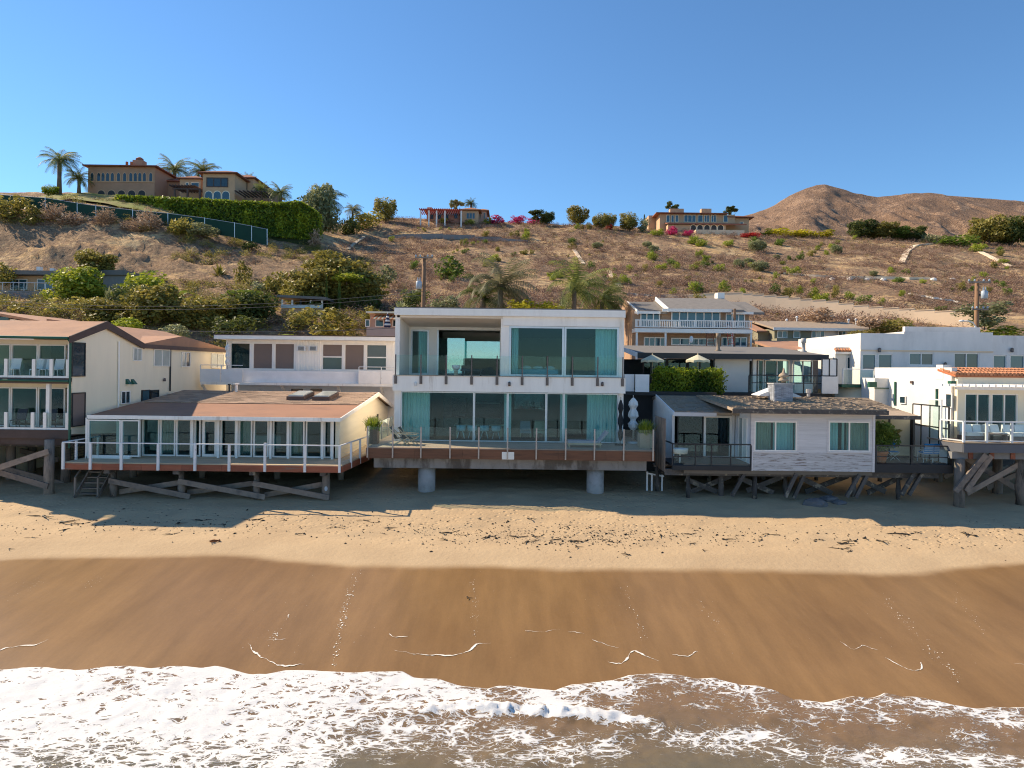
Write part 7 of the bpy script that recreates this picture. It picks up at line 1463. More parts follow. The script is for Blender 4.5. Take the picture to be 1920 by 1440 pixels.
# grey retaining strip on the hill
t = thing('grey_retaining_wall', 'low grey retaining wall on the dry slope below the pergola villa', 'wall', (-20, 180, W(850, 446, 180).z)); gseg = [(726, 441, 446), (775, 439, 447), (830, 439, 448), (890, 442, 450), (940, 446, 453), (990, 452, 456)]
for (xa, ya, ba), (xb, yb, bb2) in zip(gseg, gseg[1:]): a = H(xa, (ba+bb2)/2); b = H(xb, (ba+bb2)/2); part('wall_section', M().hexa([(a.x, a.y, a.z-1), (b.x, b.y, b.z-1), (b.x, b.y+.5, b.z-1), (a.x, a.y+.5, a.z-1), (a.x, a.y, a.z+(ba-ya)*a.y/FPX), (b.x, b.y, b.z+(bb2-yb)*b.y/FPX), (b.x, b.y+.5, b.z+(bb2-yb)*b.y/FPX), (a.x, a.y+.5, a.z+(ba-ya)*a.y/FPX)]), 'block_wall', t)
# concrete drains and paths laid on the slope
def strip(name, pts, w_, m, h=.2):
    mb = M(); P = []
    for (xa, ya), (xb, yb) in zip(pts, pts[1:]):
        for k_ in range(8): P.append(H(xa+(xb-xa)*k_/8, ya+(yb-ya)*k_/8))
    P.append(H(*pts[-1])); k = 0
    for i, p in enumerate(P):
        a = (P[min(i+1, len(P)-1)]-P[max(i-1, 0)]); s = Vector((-a.y, a.x, 0)).normalized()*w_/2; mb.v += [tuple(p-s+Vector((0, 0, h))), tuple(p+s+Vector((0, 0, h))), tuple(p-s-Vector((0, 0, .6))), tuple(p+s-Vector((0, 0, .6)))]
    for i in range(len(P)-1): j = 4*i; mb.f += [(j, j+1, j+5, j+4), (j, j+4, j+6, j+2), (j+1, j+3, j+7, j+5)]
    struct(name, mb, m)
strip('drain_channel', [(1076, 469), (1085, 483), (1094, 497)], .9, 'drain_concrete'); strip('drain_channel', [(1141, 509), (1152, 525), (1163, 541)], .9, 'drain_concrete'); strip('dirt_path', [(1462, 513), (1540, 519), (1640, 522), (1740, 523)], 1.6, 'drain_concrete'); strip('drain_channel', [(1705, 552), (1750, 560), (1798, 567)], .35, 'white_worn'); strip('dirt_path', [(1690, 494), (1700, 472), (1718, 460), (1745, 457)], 1.4, 'drain_concrete'); strip('dirt_path', [(1828, 468), (1860, 484), (1895, 501)], 1.2, 'drain_concrete'); strip('drain_channel', [(652, 468), (668, 455), (682, 445)], .8, 'drain_concrete'); strip('dirt_path', [(1170, 552), (1225, 556), (1290, 556)], .8, 'block_wall')
for i, x in enumerate((1560, 1593, 1625, 1656, 1750, 1786)): p = H(x, 525); single('drain_inlet', M().lathe((p.x, p.y, p.z-.2), [(.6, 0), (.55, .45), (.3, .6), (.05, .62)], 10), 'white_worn', 'small white drain inlet beside the dirt path on the slope', 'drain', (p.x, p.y, p.z-.2), 'drain inlets along the dirt path')
# left terrace house
DT = 101.0
th = thing('terrace_house', 'flat roofed tan house half hidden by trees on the left slope', 'house', (-70, DT, 19))
q = vb(th, -60, 517, 112, 546, DT, 10, 'villa_wall'); a, b = W(-70, 512, DT).x, W(170, 516, DT).x; part('roof', M().box(a, b, DT-1.5, DT+11, W(60, 517, DT).z, W(60, 509.5, DT).z), 'roof_grey', th); part('wing_roof', M().box(W(195, 512, DT+3).x, W(242, 512, DT+3).x, DT+2, DT+10, W(215, 517, DT+3).z, W(215, 508, DT+3).z), 'roof_grey', th); part('wing_wall', M().box(W(197, 512, DT+3).x, W(238, 512, DT+3).x, DT+2.5, DT+9, W(215, 545, DT+3).z, W(215, 517, DT+3).z-.003), 'block_wall', th)
for x0_, x1_ in ((20, 52), (70, 100)): w4 = RC(x0_, 523, x1_, 544, DT); window(th, *w4, DT-.08, 2, 1, fw=.12, dep=.06, fm='white', gm=('dark_pane', 'blue_pane'))
for x, y in ((72, 500), (97, 503)): p = W(x, y, DT+3); part('roof_vent', M().box(p.x-.3, p.x+.3, DT+3, DT+3.6, W(60, 509.5, DT).z, p.z), 'white_metal', th)
t = thing('block_retaining_wall', 'grey block retaining wall with thin rail below the terrace house', 'wall', (-72, 96, 17)); zz0, zz1 = W(45, 571, 96).z, W(45, 545, 96).z; xq0, xq1 = W(-60, 560, 96).x, W(103, 560, 96).x
for r in range(7):
    for c in range(17): bw_ = (xq1-xq0)/16; x = xq0+(c-(.5 if r % 2 else 0))*bw_; h_ = (zz1-zz0)/7; part('block', M().box(max(x, xq0)+.01, min(x+bw_, xq1)-.01, 96, 96.4, zz0+r*h_+.01, zz0+(r+1)*h_-.01), 'block_wall', t) if min(x+bw_, xq1)-max(x, xq0) > .1 else None
part('backing', M().box(xq0, xq1, 96.05, 97, zz0-2, zz1-.02), 'mortar', t); part('hand_rail', M().tube([(xq0, 96.3, zz1+1.15), (xq1, 96.3, zz1+1.15)], .05, 6), 'alu', t)
for i in range(9): x = xq0+(xq1-xq0)*i/8; part('rail_post', M().tube([(x, 96.3, zz1), (x, 96.3, zz1+1.15)], .04, 6), 'alu', t)
# glass pavilion and awning house
DP = 84.0
pv = thing('glass_pavilion', 'small open flat roofed pavilion among shrubs below the big tree', 'pavilion', (-27, DP, 13)); a, b = W(519, 557, DP).x, W(611, 557, DP).x; zr_ = W(565, 556, DP).z
part('roof', M().hexa([(a, DP, zr_-.1), (b, DP, zr_-.35), (b, DP+6, zr_-.35), (a, DP+6, zr_-.1), (a, DP, zr_+.2), (b, DP, zr_-.02), (b, DP+6, zr_-.02), (a, DP+6, zr_+.2)]), 'roof_grey', pv); part('wall', M().box(W(525, 570, DP).x, W(603, 570, DP).x, DP+.5, DP+6, W(560, 597, DP).z, W(560, 577, DP).z), 'villa_wall', pv); part('glass_panel', M().box(W(525, 570, DP).x, W(600, 570, DP).x, DP+.3, DP+.36, W(560, 577, DP).z, W(560, 571, DP).z), 'curtain_teal', pv); part('rear_wall', M().box(W(540, 570, DP).x, W(609, 570, DP).x, DP+5, DP+5.4, W(560, 590, DP).z, zr_-.36), 'olive_wall', pv)
for x in (526, 545, 561, 580, 601): X = W(x, 570, DP).x; part('post', M().box(X-.1, X+.1, DP+.55, DP+.75, W(x, 590, DP).z, zr_-.36), 'white_worn' if x != 561 else 'black_metal', pv)
DA = 64.0
aw = thing('awning_house', 'pink house with striped awning and terrace behind the glass house roof', 'house', (-13, DA, 7)); a, b, c, e = RC(681, 614, 752, 640, DA); part('terrace_wall', M().box(a+.3, b, DA, DA+.4, c-2, e), 'pink_wall', aw); part('wall', M().box(a, b, DA+3, DA+8, c-2, W(700, 588, DA+3).z), 'pink_wall', aw); part('roof', M().box(a-.1, b, DA+1.5, DA+8.2, W(700, 589, DA+3).z, W(700, 586, DA+3).z), 'cream', aw)
for i in range(14): x = W(697, 595, DA+1).x+i*.19; part('awning_strip', M().hexa([(x, DA+.8, W(700, 598, DA+1).z), (x+.185, DA+.8, W(700, 598, DA+1).z), (x+.185, DA+2.9, W(700, 591, DA+3).z), (x, DA+2.9, W(700, 591, DA+3).z), (x, DA+.8, W(700, 598, DA+1).z+.05), (x+.185, DA+.8, W(700, 598, DA+1).z+.05), (x+.185, DA+2.9, W(700, 591, DA+3).z+.05), (x, DA+2.9, W(700, 591, DA+3).z+.05)]), 'fabric_cream' if i % 2 else 'terracotta', aw)
for x0_, x1_ in ((685, 694), (704, 720), (736, 746)): w4 = RC(x0_, 599, x1_, 613, DA+3); window(aw, *w4, DA+2.9, fw=.08, dep=.08, fm='white', gm='dark_pane')
p = W(727, 589, DA+1); t = thing('striped_parasol', 'closed navy and white striped parasol on the awning house terrace', 'parasol', (p.x, DA+.9, W(727, 614, DA).z)); zq = W(727, 614, DA+1).z; hgt = p.z-zq
for i in range(7): f0, f1 = i/7, (i+1)/7; part('stripe', M().lathe((p.x, DA+.9, p.z-hgt*f1), [(.08+.30*f1 if i < 6 else .3, 0), (.08+.30*f0, hgt*(f1-f0)-.004)], 12), 'umbrella_navy' if i % 2 == 0 else 'fabric_white', t, True)
part('pole', M().tube([(p.x, DA+.9, zq-.4), (p.x, DA+.9, p.z+.2)], .03, 6), 'white_metal', t)

# ================================================================== POWER POLES, WIRES, LAMP
def power_pole(px_, ytop, d, lab, arms, trs):
    a = W(px_, ytop, d); zb = ground(a.x, d) if d > 57 else 6.6; t = thing('power_pole', lab, 'utility pole', (a.x, d, zb)); part('pole', M().tube([(a.x, d, zb-.3), (a.x, d, a.z)], [.22, .17], 12), 'pole_wood', t, True)
    for x0_, x1_, y_ in arms:
        p, q = W(x0_, y_, d-.25), W(x1_, y_, d-.25); part('crossarm', M().beam(p, q, .12, .14), 'brace_wood', t)
        for f in (.05, .3, .7, .95): r = p.lerp(q, f); part('insulator', M().lathe((r.x, r.y, r.z+.07), [(.03, 0), (.08, .04), (.08, .14), (.03, .2)], 8), 'insulator', t)
    for x_, y0_, y1_ in trs:
        p, q = W(x_, y0_, d-.4), W(x_, y1_, d-.4); h_ = p.z-q.z; c = part('transformer', M().lathe((p.x, d-.4, q.z), [(.2, 0), (.27, .04), (.27, h_-.08), (.2, h_)], 14), 'transformer_grey', t, True)
        for s in (-.1, .1): part('bushing', M().lathe((p.x+s, d-.4, p.z), [(.04, 0), (.06, .1), (.03, .35)], 8), 'insulator', c)
        part('bracket', M().beam((p.x, d-.35, (p.z+q.z)/2), (a.x, d, (p.z+q.z)/2), .08, .2), 'black_metal', t)
    return a
power_pole(795, 480, 62, 'brown wooden power pole with crossarm and grey transformer above the glass house roof', [(778, 812, 483)], [(785.5, 527, 542)])
p = W(800, 488, 61.8); 
power_pole(1832, 524, 61, 'brown wooden power pole with transformer behind the stucco parapet', [(1815, 1857, 529), (1822, 1853, 580)], [(1846, 545, 560)])
def cable(pts, r, lab):
    Q = [];
    for i in range(len(pts)-1):
        a, b = pts[i], pts[i+1]; n = 12
        for k_ in range(n+(i == len(pts)-2)): f = k_/n; q = a.lerp(b, f); q.z -= 4*f*(1-f)*.35*((b-a).length/30); Q.append(q)
    return single('power_cable', M().tube(Q, r, 5), 'wire', lab, 'cable', tuple(pts[0]))
cable([W(-60, 560, 62), W(350, 574, 61.8), W(795, 546, 61.7)], .02, 'thin cable sagging across the shrubs to the power pole, upper strand')
cable([W(-60, 568, 62), W(350, 580, 61.8), W(795, 553, 61.7)], .02, 'thin cable sagging across the shrubs to the power pole, lower strand')
cable([W(255, 618, 56), W(742, 615, 56.5)], .022, 'pale cable running from behind the cream apartment over the corrugated roof'); cable([W(795, 487, 61.7), W(1000, 505, 66), W(1300, 545, 72)], .015, 'faint cable from the power pole towards the shingled house')
a = W(1828, 612, 60); t = thing('street_lamp', 'street lamp with pale curved arm beside the far power pole', 'street lamp', (a.x, 60, 6.6)); pts = [W(1829, 612, 60), W(1824, 605, 60), W(1815, 602, 60), W(1803, 602, 60)]; part('arm', M().tube(pts, .06, 8), 'white_metal', t, True); part('post', M().tube([(a.x, 60, 6.4), tuple(pts[0])], .09, 8), 'white_metal', t); q = pts[-1]; part('lamp_head', M().lathe((q.x, 60, q.z-.1), [(.08, 0), (.22, .06), (.2, .16), (.03, .22)], 12), 'fabric_white', t, True)
# ================================================================== VEGETATION
def at(x, ybase, d=None):
    if d is None: return H(x, ybase)
    p = W(x, ybase, d); return Vector((p.x, d, ground(p.x, d)))
def bush(name, lab, kind, m, x, ytop, ybot, wpx, cat='bush', group=None, k=0, d=None, embed=True):
    p = H(x, ybot) if d is None else W(x, ybot, d); hh = max(.3, (ybot-ytop)*p.y/FPX); return plant(name, lab, cat, kind, m, tuple(p-Vector((0, 0, .06*hh))), wpx*p.y/FPX*1.05, hh*1.08, group, k, k*1.3)
def tr(name, lab, kind, m, x, ytop, ybot, wpx, cb=.2, k=0, d=None, group=None, lean=0):
    p = H(x, ybot) if d is None else W(x, ybot, d); return tree(name, lab, kind, m, tuple(p), wpx*p.y/FPX*1.05, (ybot-ytop)*p.y/FPX, cb, group, k, None, lean)
def pl(lab, x, ytop, ybot, wpx, d, ycrown, kind='palm', m='leaf_palm', k=0, r=.35, lean=0):
    b = W(x, ybot, d); c = W(x, ycrown, d); return palm('palm_tree', lab, tuple(b), c.z-b.z, wpx*d/FPX*(.66 if kind == 'palm' else .92), kind, m, r, k, None, lean)
# mansion palms
pl('tall palm with slim grey trunk standing at the lawn edge beside a small hedge', 111, 273, 362, 62, 156, 302, k=1, r=.5)
pl('shorter golden palm next to the mansion arcade wall', 148, 310, 362, 46, 158, 334, k=2, r=.4); pl('full palm rising behind the mansion link wing', 327, 290, 360, 58, 178, 319, k=3, r=.5); pl('full palm behind the mansion beside the square wing', 379, 294, 360, 56, 178, 322, k=4, r=.5)
pl('small palm top behind the mansion right roof', 462, 325, 372, 32, 182, 338, k=5, r=.3); pl('slim palm at the right end of the mansion', 491, 340, 380, 32, 158, 355, k=2, r=.3); pl('squat palm just past the end of the mansion', 526, 343, 384, 42, 156, 362, k=3, r=.4); pl('dark wide palm behind the pepper tree', 610, 346, 420, 66, 176, 376, m='leaf_dark', k=4, r=.45)
pl('blue green palm on the skyline past the hedge gully', 661, 384, 412, 34, 184, 394, m='leaf_sage', k=1, r=.3)
tr('pepper_tree', 'pale green drooping pepper tree at the end of the tall hedge', 'tree', 'leaf_sage', 602, 352, 442, 58, .15, 1, 165); tr('round_tree', 'rounded green tree alone on the skyline left of the pergola villa', 'round', 'leaf_olive', 723, 374, 418, 44, .1, 2)
bush('skyline_bush', 'low green bush on the skyline between palm and round tree', 'shrub', 'leaf_olive', 682, 396, 430, 62, k=1); bush('skyline_bush', 'dark bush in the gully beside the pepper tree', 'shrub', 'leaf_dark', 655, 402, 440, 40, k=2); bush('skyline_bush', 'feathery shrub between the squat palm and the pepper tree', 'shrub', 'leaf_dark', 565, 362, 400, 40, k=3, d=168); bush('corner_hedge', 'small clipped green hedge beside the tall palm', 'round', 'leaf_hedge', 94, 346, 366, 28, 'hedge', k=1, d=154)
# centre crest
for i, (x, yt, yb, w_, m, lb) in enumerate(((933, 405, 420, 34, 'leaf_pink', 'pink bougainvillea nearest the pergola villa'), (968, 404, 421, 34, 'leaf_pink', 'large bright pink bougainvillea mound on the crest'), (1003, 405, 421, 32, 'leaf_pink', 'magenta bougainvillea in front of the dark crest trees'), (1142, 419, 431, 14, 'leaf_red', 'small red flowering shrub among the olive trees'), (1262, 425, 440, 24, 'leaf_pink', 'pink bougainvillea at the base of the arcade villa'), (1288, 431, 443, 22, 'leaf_pink', 'magenta flowers beside the terrace wall'), (1405, 435, 446, 36, 'leaf_red', 'dark red flowering shrub past the terrace wall'))): bush('flowering_bush', lb, 'shrub', m, x, yt, yb, w_, 'flowering bush', k=i % 4)
tr('dark_tree', 'dark windblown tree behind the magenta bougainvillea', 'gappy', 'leaf_dark', 1005, 396, 424, 40, .2, 1); tr('dark_tree', 'dark banana like tree at the end of the crest flowers', 'tree', 'leaf_dark', 1026, 397, 424, 24, .2, 2); pl('small dark palm on the roof line of the pergola villa', 883, 372, 412, 24, 216, 382, m='leaf_dark', k=2); tr('thin_tree', 'sparse grey tree behind the pergola villa roof', 'gappy', 'leaf_sage', 855, 376, 412, 34, .3, 3, 217)
for i, (x, yt, yb, w_, lb) in enumerate(((1083, 389, 424, 44, 'large round olive tree standing apart on the crest'), (1126, 401, 430, 32, 'round olive tree, second from the lone one'), (1142, 402, 430, 28, 'round olive tree squeezed between two larger ones'), (1180, 400, 434, 37, 'round olive tree closest to the arcade villa'))): tr('olive_tree', lb, 'round', 'leaf_olive', x, yt, yb, w_, .08, i)
tr('cypress_tree', 'tiny dark cypress spire beside the arcade villa', 'spire', 'leaf_dark', 1208, 392, 416, 6, .02, 1); tr('dark_tree', 'dark tree top behind the arcade villa roof by the chimney', 'gappy', 'leaf_dark', 1262, 382, 418, 36, .3, 2, 232); tr('dark_tree', 'dark ragged tree top behind the far end of the arcade villa', 'gappy', 'leaf_dark', 1370, 388, 420, 34, .3, 3, 232); bush('grey_bush', 'grey green shrub at the arcade villa corner', 'shrub', 'leaf_sage', 1205, 408, 436, 22, k=1)
# right crest
bush('crest_hedge', 'yellow green hedge along the crest right of the arcade villa', 'shrub', 'leaf_yellow', 1446, 429, 443, 56, 'hedge', k=1); bush('crest_hedge', 'yellow green hedge continuing below the mountain', 'shrub', 'leaf_yellow', 1490, 430, 444, 54, 'hedge', k=2); bush('crest_hedge', 'yellow green hedge end on the crest below the peak', 'shrub', 'leaf_yellow', 1536, 431, 445, 50, 'hedge', k=3)
tr('crest_tree', 'dark olive tree clump on the crest below the saddle', 'tree', 'leaf_dark', 1620, 414, 447, 50, .1, 1); tr('crest_tree', 'dark tree with bright neighbours on the crest', 'tree', 'leaf_olive', 1655, 416, 448, 46, .1, 2); tr('crest_tree', 'green tree on the crest above the stone path', 'tree', 'leaf_green', 1686, 428, 450, 44, .1, 3); tr('crest_tree', 'dark green tree just past the yellow crest shrubs', 'tree', 'leaf_dark', 1715, 426, 452, 44, .1, 4); bush('grey_bush', 'pale grey shrub at the top of the stone path', 'shrub', 'leaf_sage', 1742, 436, 455, 34, k=2)
bush('crest_hedge', 'dark hedge along the crest towards the eucalyptus trees', 'shrub', 'leaf_green', 1795, 438, 462, 80, 'hedge', k=4); tr('eucalyptus_tree', 'large olive green eucalyptus on the right crest', 'tree', 'leaf_olive', 1855, 404, 460, 62, .12, 5); tr('eucalyptus_tree', 'darker eucalyptus at the right end of the crest', 'tree', 'leaf_dark', 1898, 408, 462, 54, .15, 6); tr('eucalyptus_tree', 'eucalyptus leaning behind the crest wall', 'gappy', 'leaf_olive', 1925, 410, 464, 50, .2, 2)
# left slope
big = tr('spreading_tree', 'huge layered dark olive tree dominating the left slope', 'spread', 'leaf_olive', 628, 470, 594, 172, .12, 1, 92); c2 = inst('crown', crown('spread', 'leaf_olive', 2), (.6, 1.2, 1.2), (11.5, 10, 6.4), 2.0); c2.parent = big; c2 = inst('crown', crown('spread', 'leaf_olive', 3), (-2.8, -1.0, .6), (8.5, 7, 5.2), 1.0); c2.parent = big; c2 = inst('crown', crown('spread', 'leaf_olive', 5), (1.6, -.6, .3), (9.5, 8, 7.0), 1.0); c2.parent = big
for x, yt, yb, w_, lb in ((612, 520, 575, 7, 'slim cypress spire in front of the huge tree, the shorter one'), (636, 505, 577, 8, 'slim cypress spire in front of the huge tree, the taller one')): tr('cypress_tree', lb, 'spire', 'leaf_green', x, yt, yb, w_, .02, 2, 86)
LS = [('tree', 'leaf_olive', 180, 472, 520, 66, 'golden olive tree above the terrace house roof', 104), ('tree', 'leaf_lime', 150, 506, 568, 92, 'light green spreading tree in front of the terrace house', 94), ('shrub', 'leaf_lime', 268, 502, 552, 84, 'feathery light green tree beside the banana tree', 97), ('banana', 'leaf_green', 330, 494, 562, 66, 'broad leaved banana tree on the left slope', 95), ('spiky', 'leaf_sage', 205, 522, 572, 36, 'pale tall cactus clump below the light green trees', 90), ('shrub', 'leaf_dark', 232, 530, 572, 60, 'dark glossy shrub beside the pale cactus', 90), ('tree', 'leaf_olive', 292, 540, 616, 104, 'big grey green shrub above the corrugated roof, left one', 80), ('tree', 'leaf_olive', 395, 556, 626, 110, 'wide golden brown shrub behind the apartment rear roof', 80), ('tree', 'leaf_dark', 480, 556, 624, 96, 'dark shrub mass above the corrugated roof', 82), ('shrub', 'leaf_olive', 120, 555, 606, 80, 'olive bush below the block retaining wall', 84), ('shrub', 'leaf_olive', 55, 558, 604, 90, 'bush at the foot of the block retaining wall', 86), ('shrub', 'leaf_sage', 328, 600, 640, 60, 'rounded grey bush just above the apartment rear roof', 66), ('shrub', 'leaf_olive', 632, 580, 634, 90, 'golden rounded shrub beside the awning house', 72), ('banana', 'leaf_lime', 515, 600, 640, 92, 'bright green broad leaf plants behind the corrugated roof', 66), ('shrub', 'leaf_green', 462, 540, 562, 100, 'low bright green hedge on the left slope below the bluff', 99), ('shrub', 'leaf_olive', 520, 498, 556, 54, 'olive green tree beside the huge spreading tree', 100), ('shrub', 'leaf_olive', 458, 490, 532, 32, 'narrow olive bush below the bluff', 108), ('shrub', 'leaf_sage', 490, 525, 556, 50, 'grey sage clump above the low hedge', 102), ('shrub', 'leaf_lime', 650, 508, 528, 60, 'yellow green vine over the huge tree front', 86.5), ('spiky', 'leaf_olive', 412, 485, 520, 46, 'prickly pear clump on the bluff', 112), ('shrub', 'leaf_sage', 728, 498, 530, 40, 'pale sage bush to the right of the huge tree', 112), ('shrub', 'leaf_dark', 770, 540, 580, 60, 'dark shrub beside the power pole', 74), ('spiky', 'leaf_sage', 752, 556, 586, 50, 'spiky grass clump left of the power pole', 70), ('shrub', 'leaf_sage', 835, 548, 584, 54, 'pale green bush right of the power pole', 70), ('shrub', 'leaf_green', 848, 482, 522, 56, 'big green shrub on the dry slope above the glass house', None), ('shrub', 'leaf_green', 775, 488, 505, 18, 'small green shrub left of the power pole top', None), ('shrub', 'leaf_dark', 590, 545, 600, 90, 'dark understory shrub below the huge tree', 88), ('shrub', 'leaf_dark', 690, 545, 600, 60, 'dark shrub below the right side of the huge tree', 88), ('shrub', 'leaf_olive', 10, 492, 530, 40, 'golden bush behind the terrace house edge', 99), ('shrub', 'leaf_olive', 560, 575, 620, 60, 'brown green shrub under the pavilion', 79), ('tree', 'leaf_olive', 200, 562, 612, 80, 'olive shrub below the pale cactus', 80), ('shrub', 'leaf_lime', 240, 590, 620, 60, 'low lime green ground shrub above the apartment roof', 74), ('shrub', 'leaf_olive', 700, 575, 600, 44, 'small shrub behind the awning house', 76), ('shrub', 'leaf_dark', 430, 590, 634, 80, 'dark bush behind the corrugated house left corner', 70)]
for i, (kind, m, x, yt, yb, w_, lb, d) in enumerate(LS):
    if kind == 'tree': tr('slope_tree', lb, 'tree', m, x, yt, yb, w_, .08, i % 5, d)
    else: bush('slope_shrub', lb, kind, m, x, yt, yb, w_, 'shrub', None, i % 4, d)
# palms behind the glass house roof
pl('shaggy windblown grey palm behind the glass house roof', 938, 486, 590, 92, 63, 538, 'palmwild', 'leaf_palmgrey', 1, .3); pl('green windblown palm behind the glass house roof', 1076, 498, 592, 88, 63, 544, 'palmwild', 'leaf_palm', 2, .25); pl('low drooping dark palm left of the shaggy palm', 905, 540, 592, 70, 64, 560, 'palmwild', 'leaf_dark', 3, .3); pl('low dark palm beside the shingled house gable', 1128, 530, 600, 66, 65, 562, 'palmwild', 'leaf_palm', 4, .25)
bush('yellow_bush', 'bright yellow flowering shrub behind the glass house roof', 'shrub', 'leaf_yellow', 970, 560, 592, 60, k=1, d=61); bush('yellow_bush', 'bright yellow green shrub next to the yellow flowering one', 'shrub', 'leaf_yellow', 1022, 562, 592, 64, k=2, d=61); bush('roofside_bush', 'olive shrub at the right end of the glass house roof', 'shrub', 'leaf_olive', 1140, 560, 596, 44, k=3, d=66)
for x, yt, yb, w_, lb, m in ((1843, 560, 592, 80, 'pale blue green shrub on the slope beside the far power pole', 'leaf_sage'), (1846, 584, 612, 56, 'grey green shrub right behind the far power pole', 'leaf_sage'), (1665, 596, 625, 70, 'olive bush behind the stucco parapet', 'leaf_olive'), (1880, 612, 634, 90, 'yellow green hedge behind the stucco house right block', 'leaf_lime'), (1630, 590, 612, 50, 'dry bush above the olive duplex', 'leaf_dry'), (1540, 578, 600, 60, 'brown dry bush below the stepped wall', 'leaf_dry'), (1615, 615, 632, 40, 'olive bush at the end of the duplex roof', 'leaf_olive')): bush('roadside_bush', lb, 'shrub', m, x, yt, yb, w_, k=int(x) % 4, d=72 if x != 1540 else 80)
# bluff-edge dry bushes
for i, (x, yt, yb, w_, m, kd, lb) in enumerate(((70, 386, 425, 46, 'leaf_olive', 'shrub', 'round olive bush on the bluff below the fence start'), (66, 408, 432, 26, 'leaf_olive', 'shrub', 'small olive bush just below the round one on the bluff'), (100, 376, 410, 40, 'leaf_dry', 'brush', 'pale leafless bush in front of the green mesh fence'), (135, 393, 420, 50, 'leaf_dry', 'brush', 'pinkish dry bush under the mesh fence'), (200, 390, 418, 42, 'leaf_dry', 'brush', 'grey dry bush below the hedge start'), (275, 384, 432, 52, 'leaf_dry', 'brush', 'large pale dry bush rising over the mesh fence'), (338, 403, 440, 50, 'leaf_olive', 'shrub', 'brown olive bush at the fence middle'), (240, 410, 436, 40, 'leaf_dry', 'brush', 'dark dry bush between two pale ones on the bluff'), (385, 420, 440, 56, 'leaf_sage', 'shrub', 'low sage growth along the lower fence'), (15, 365, 410, 60, 'leaf_olive', 'shrub', 'dark bush at the start of the mesh fence'), (468, 450, 470, 30, 'leaf_dark', 'shrub', 'dark bush under the fence end'), (620, 455, 475, 36, 'leaf_dry', 'brush', 'bare dry bush at the gully path'), (590, 430, 465, 26, 'leaf_dry', 'brush', 'dead tree by the gully fence'))): bush('bluff_bush', lb, kd, m, x, yt, yb, w_, k=i % 4, d=131.5 if x < 420 else None)
# named shrubs on the right slope
RSH = [(1225, 460, 475, 20, 'leaf_sage'), (1213, 452, 464, 18, 'leaf_sage'), (1420, 451, 472, 34, 'leaf_sage'), (1385, 486, 504, 22, 'leaf_sage'), (1404, 484, 500, 20, 'leaf_sage'), (1424, 488, 508, 34, 'leaf_sage'), (1456, 478, 488, 14, 'leaf_sage'), (1568, 460, 476, 22, 'leaf_sage'), (1638, 508, 518, 16, 'leaf_sage'), (1298, 442, 458, 22, 'leaf_lime'), (1314, 446, 462, 22, 'leaf_lime'), (1232, 427, 442, 24, 'leaf_lime'), (1495, 500, 514, 20, 'leaf_lime'), (1470, 500, 510, 16, 'leaf_lime'), (1686, 518, 530, 18, 'leaf_green'), (1540, 546, 566, 26, 'leaf_lime'), (1528, 540, 562, 22, 'leaf_lime'), (1565, 534, 560, 14, 'leaf_olive'), (1592, 544, 562, 18, 'leaf_lime'), (1620, 550, 570, 26, 'leaf_green'), (1500, 536, 552, 16, 'leaf_lime'), (1475, 538, 556, 24, 'leaf_olive'), (1455, 508, 524, 12, 'leaf_lime'), (1525, 520, 534, 10, 'leaf_lime'), (1655, 560, 574, 14, 'leaf_lime'), (1690, 543, 556, 12, 'leaf_lime'), (1730, 522, 532, 12, 'leaf_lime'), (1764, 572, 584, 20, 'leaf_green'), (1880, 528, 540, 16, 'leaf_green'), (1830, 456, 472, 30, 'leaf_lime'), (1880, 484, 494, 18, 'leaf_lime'), (1366, 448, 462, 18, 'leaf_lime'), (1415, 445, 460, 20, 'leaf_green'), (1460, 447, 460, 20, 'leaf_green'), (1300, 494, 506, 18, 'leaf_lime'), (1240, 492, 506, 22, 'leaf_lime'), (1270, 492, 504, 16, 'leaf_lime'), (1208, 494, 508, 14, 'leaf_olive'), (1180, 494, 508, 14, 'leaf_lime'), (1350, 492, 508, 18, 'leaf_lime'), (1264, 540, 552, 16, 'leaf_lime'), (1235, 526, 540, 14, 'leaf_olive'), (1072, 444, 456, 16, 'leaf_green'), (965, 430, 446, 20, 'leaf_olive'), (985, 440, 452, 16, 'leaf_lime'), (830, 408, 420, 16, 'leaf_lime'), (880, 410, 422, 20, 'leaf_lime'), (915, 406, 420, 16, 'leaf_lime'), (1075, 455, 468, 20, 'leaf_olive'), (910, 432, 444, 14, 'leaf_olive'), (1120, 455, 466, 22, 'leaf_sage'), (1290, 516, 526, 12, 'leaf_olive')]
for i, (x, yt, yb, w_, m) in enumerate(RSH):
    nm = {'leaf_sage': 'rounded grey sage bush growing on the dry slope', 'leaf_lime': 'bright green rounded shrub growing on the dry slope', 'leaf_green': 'dark green rounded shrub growing on the dry slope', 'leaf_olive': 'olive green shrub growing on the dry slope'}[m]
    bush('hill_shrub', nm, 'round' if m == 'leaf_sage' else 'shrub', m, x, yt, yb, w_, 'shrub', 'green shrubs dotted over the dry hillside', i % 4)
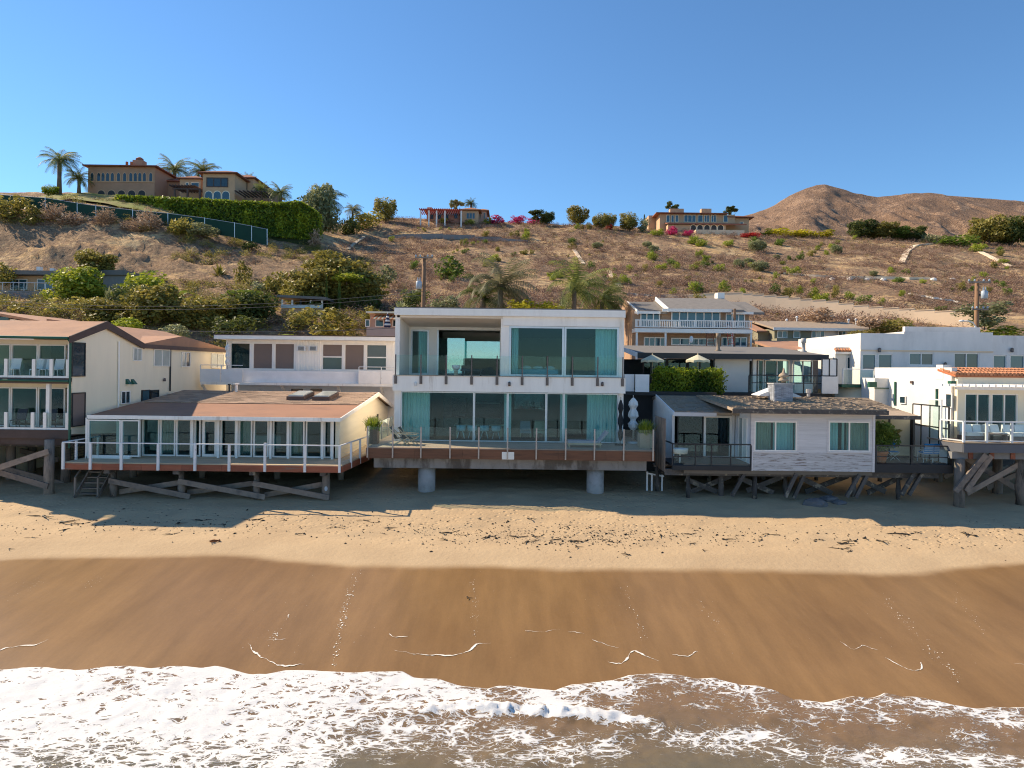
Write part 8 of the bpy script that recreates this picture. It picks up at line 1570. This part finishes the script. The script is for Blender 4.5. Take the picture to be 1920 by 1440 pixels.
# smaller green shrubs, scattered
for i in range(170):
    if i % 4 == 0 or random.random() < .12: cxx = random.uniform(1020, 1930) if random.random() < .8 else random.uniform(720, 1020); cyy = random.uniform(432, 575) if cxx > 1180 else random.uniform(425, 540)
    x = min(1935, max(700, random.gauss(cxx, 16))); y = min(575, max(430, random.gauss(cyy, 4)))
    if x > 1600 and y > 560: continue
    p = H(x, y); m = random.choice(['leaf_lime', 'leaf_olive', 'leaf_lime', 'leaf_green']); s = .35+1.1*random.random()**1.6; nm = {'leaf_lime': 'bright green rounded shrub growing on the dry slope', 'leaf_green': 'dark green rounded shrub growing on the dry slope', 'leaf_olive': 'olive green shrub growing on the dry slope'}[m]
    t = thing('hill_shrub', nm, 'shrub', tuple(p-Vector((0, 0, .08))), 'green shrubs dotted over the dry hillside'); c = inst('crown', crown('shrub', m, i % 4), (0, 0, 0), (s*1.5, s*1.5, s*1.5), i); c.parent = t
# dry brush cover (uncountable)
rng = np.random.default_rng(21)
def scatter(name, m, n, region, smin, smax, kmesh):
    protos = []
    for k_ in range(3):
        me = crown('brush', m, k_); a = np.empty(len(me.vertices)*3, np.float32); me.vertices.foreach_get('co', a); A = a.reshape(-1, 4, 3); lvv = np.empty(len(me.polygons), np.float32); me.attributes['lv'].data.foreach_get('value', lvv); sel = rng.choice(len(A), min(len(A), kmesh), replace=False); protos.append((A[sel], lvv[sel]))
    Qs = []; Ls = []; c = 0; tries = 0
    while c < n and tries < n*20:
        tries += 1; P = region()
        if P is None: continue
        c += 1; A, l = protos[c % 3]; s = rng.uniform(smin, smax); a = rng.random()*6.283; R = np.array([[math.cos(a), -math.sin(a), 0], [math.sin(a), math.cos(a), 0], [0, 0, 1]]); Qs.append((A*np.array([s*1.35, s*1.35, s*.85]))@R.T+np.array(P)-np.array([0, 0, .05*s])); Ls.append(np.clip(l+rng.normal()*.16, 0, 1))
    o = bpy.data.objects.new(name, quads_mesh(name, np.concatenate(Qs), np.concatenate(Ls), m)); COL.objects.link(o); o['kind'] = 'stuff'; o['ox'] = [0, 0, 0]
def reg_right():
    t = rng.uniform(640, 2050); d = 75+rng.random()*140; X = (t-PCX)*d/FPX; c = float(N2(X*.05, d*.05))+.6*float(N3(X*.14, d*.14))
    if c < -.22+.3*rng.random()-.12: return None
    return (X, d, ground(X, d))
def reg_left():
    t = rng.uniform(-60, 700); d = 72+rng.random()*75; X = (t-PCX)*d/FPX; c = float(N2(X*.07, d*.07))
    if 108 < d < 130 and c < .12: return None
    return (X, d, ground(X, d))
def reg_bluff():
    t = rng.uniform(-60, 680); d = 104+rng.random()*28; X = (t-PCX)*d/FPX; return (X, d, ground(X, d))
def reg_crest():
    t = rng.uniform(620, 2000); d = rng.uniform(190, 225); X = (t-PCX)*d/FPX; return (X, d, ground(X, d))
scatter('dry_brush', 'leaf_brush', 6000, reg_right, .7, 2.1, 90); scatter('dry_brush', 'leaf_dry', 2000, reg_right, .5, 1.3, 60); scatter('hill_scrub', 'leaf_olive', 900, reg_right, .5, 1.3, 70); scatter('hill_scrub', 'leaf_sage', 500, reg_right, .4, 1.0, 60); scatter('slope_brush', 'leaf_olive', 620, reg_left, .9, 2.2, 160); scatter('slope_brush', 'leaf_brush', 620, reg_left, .7, 1.9, 120); scatter('slope_brush', 'leaf_dry', 420, reg_bluff, .4, 1.1, 70); scatter('slope_brush', 'leaf_olive', 260, reg_crest, .6, 1.4, 100)
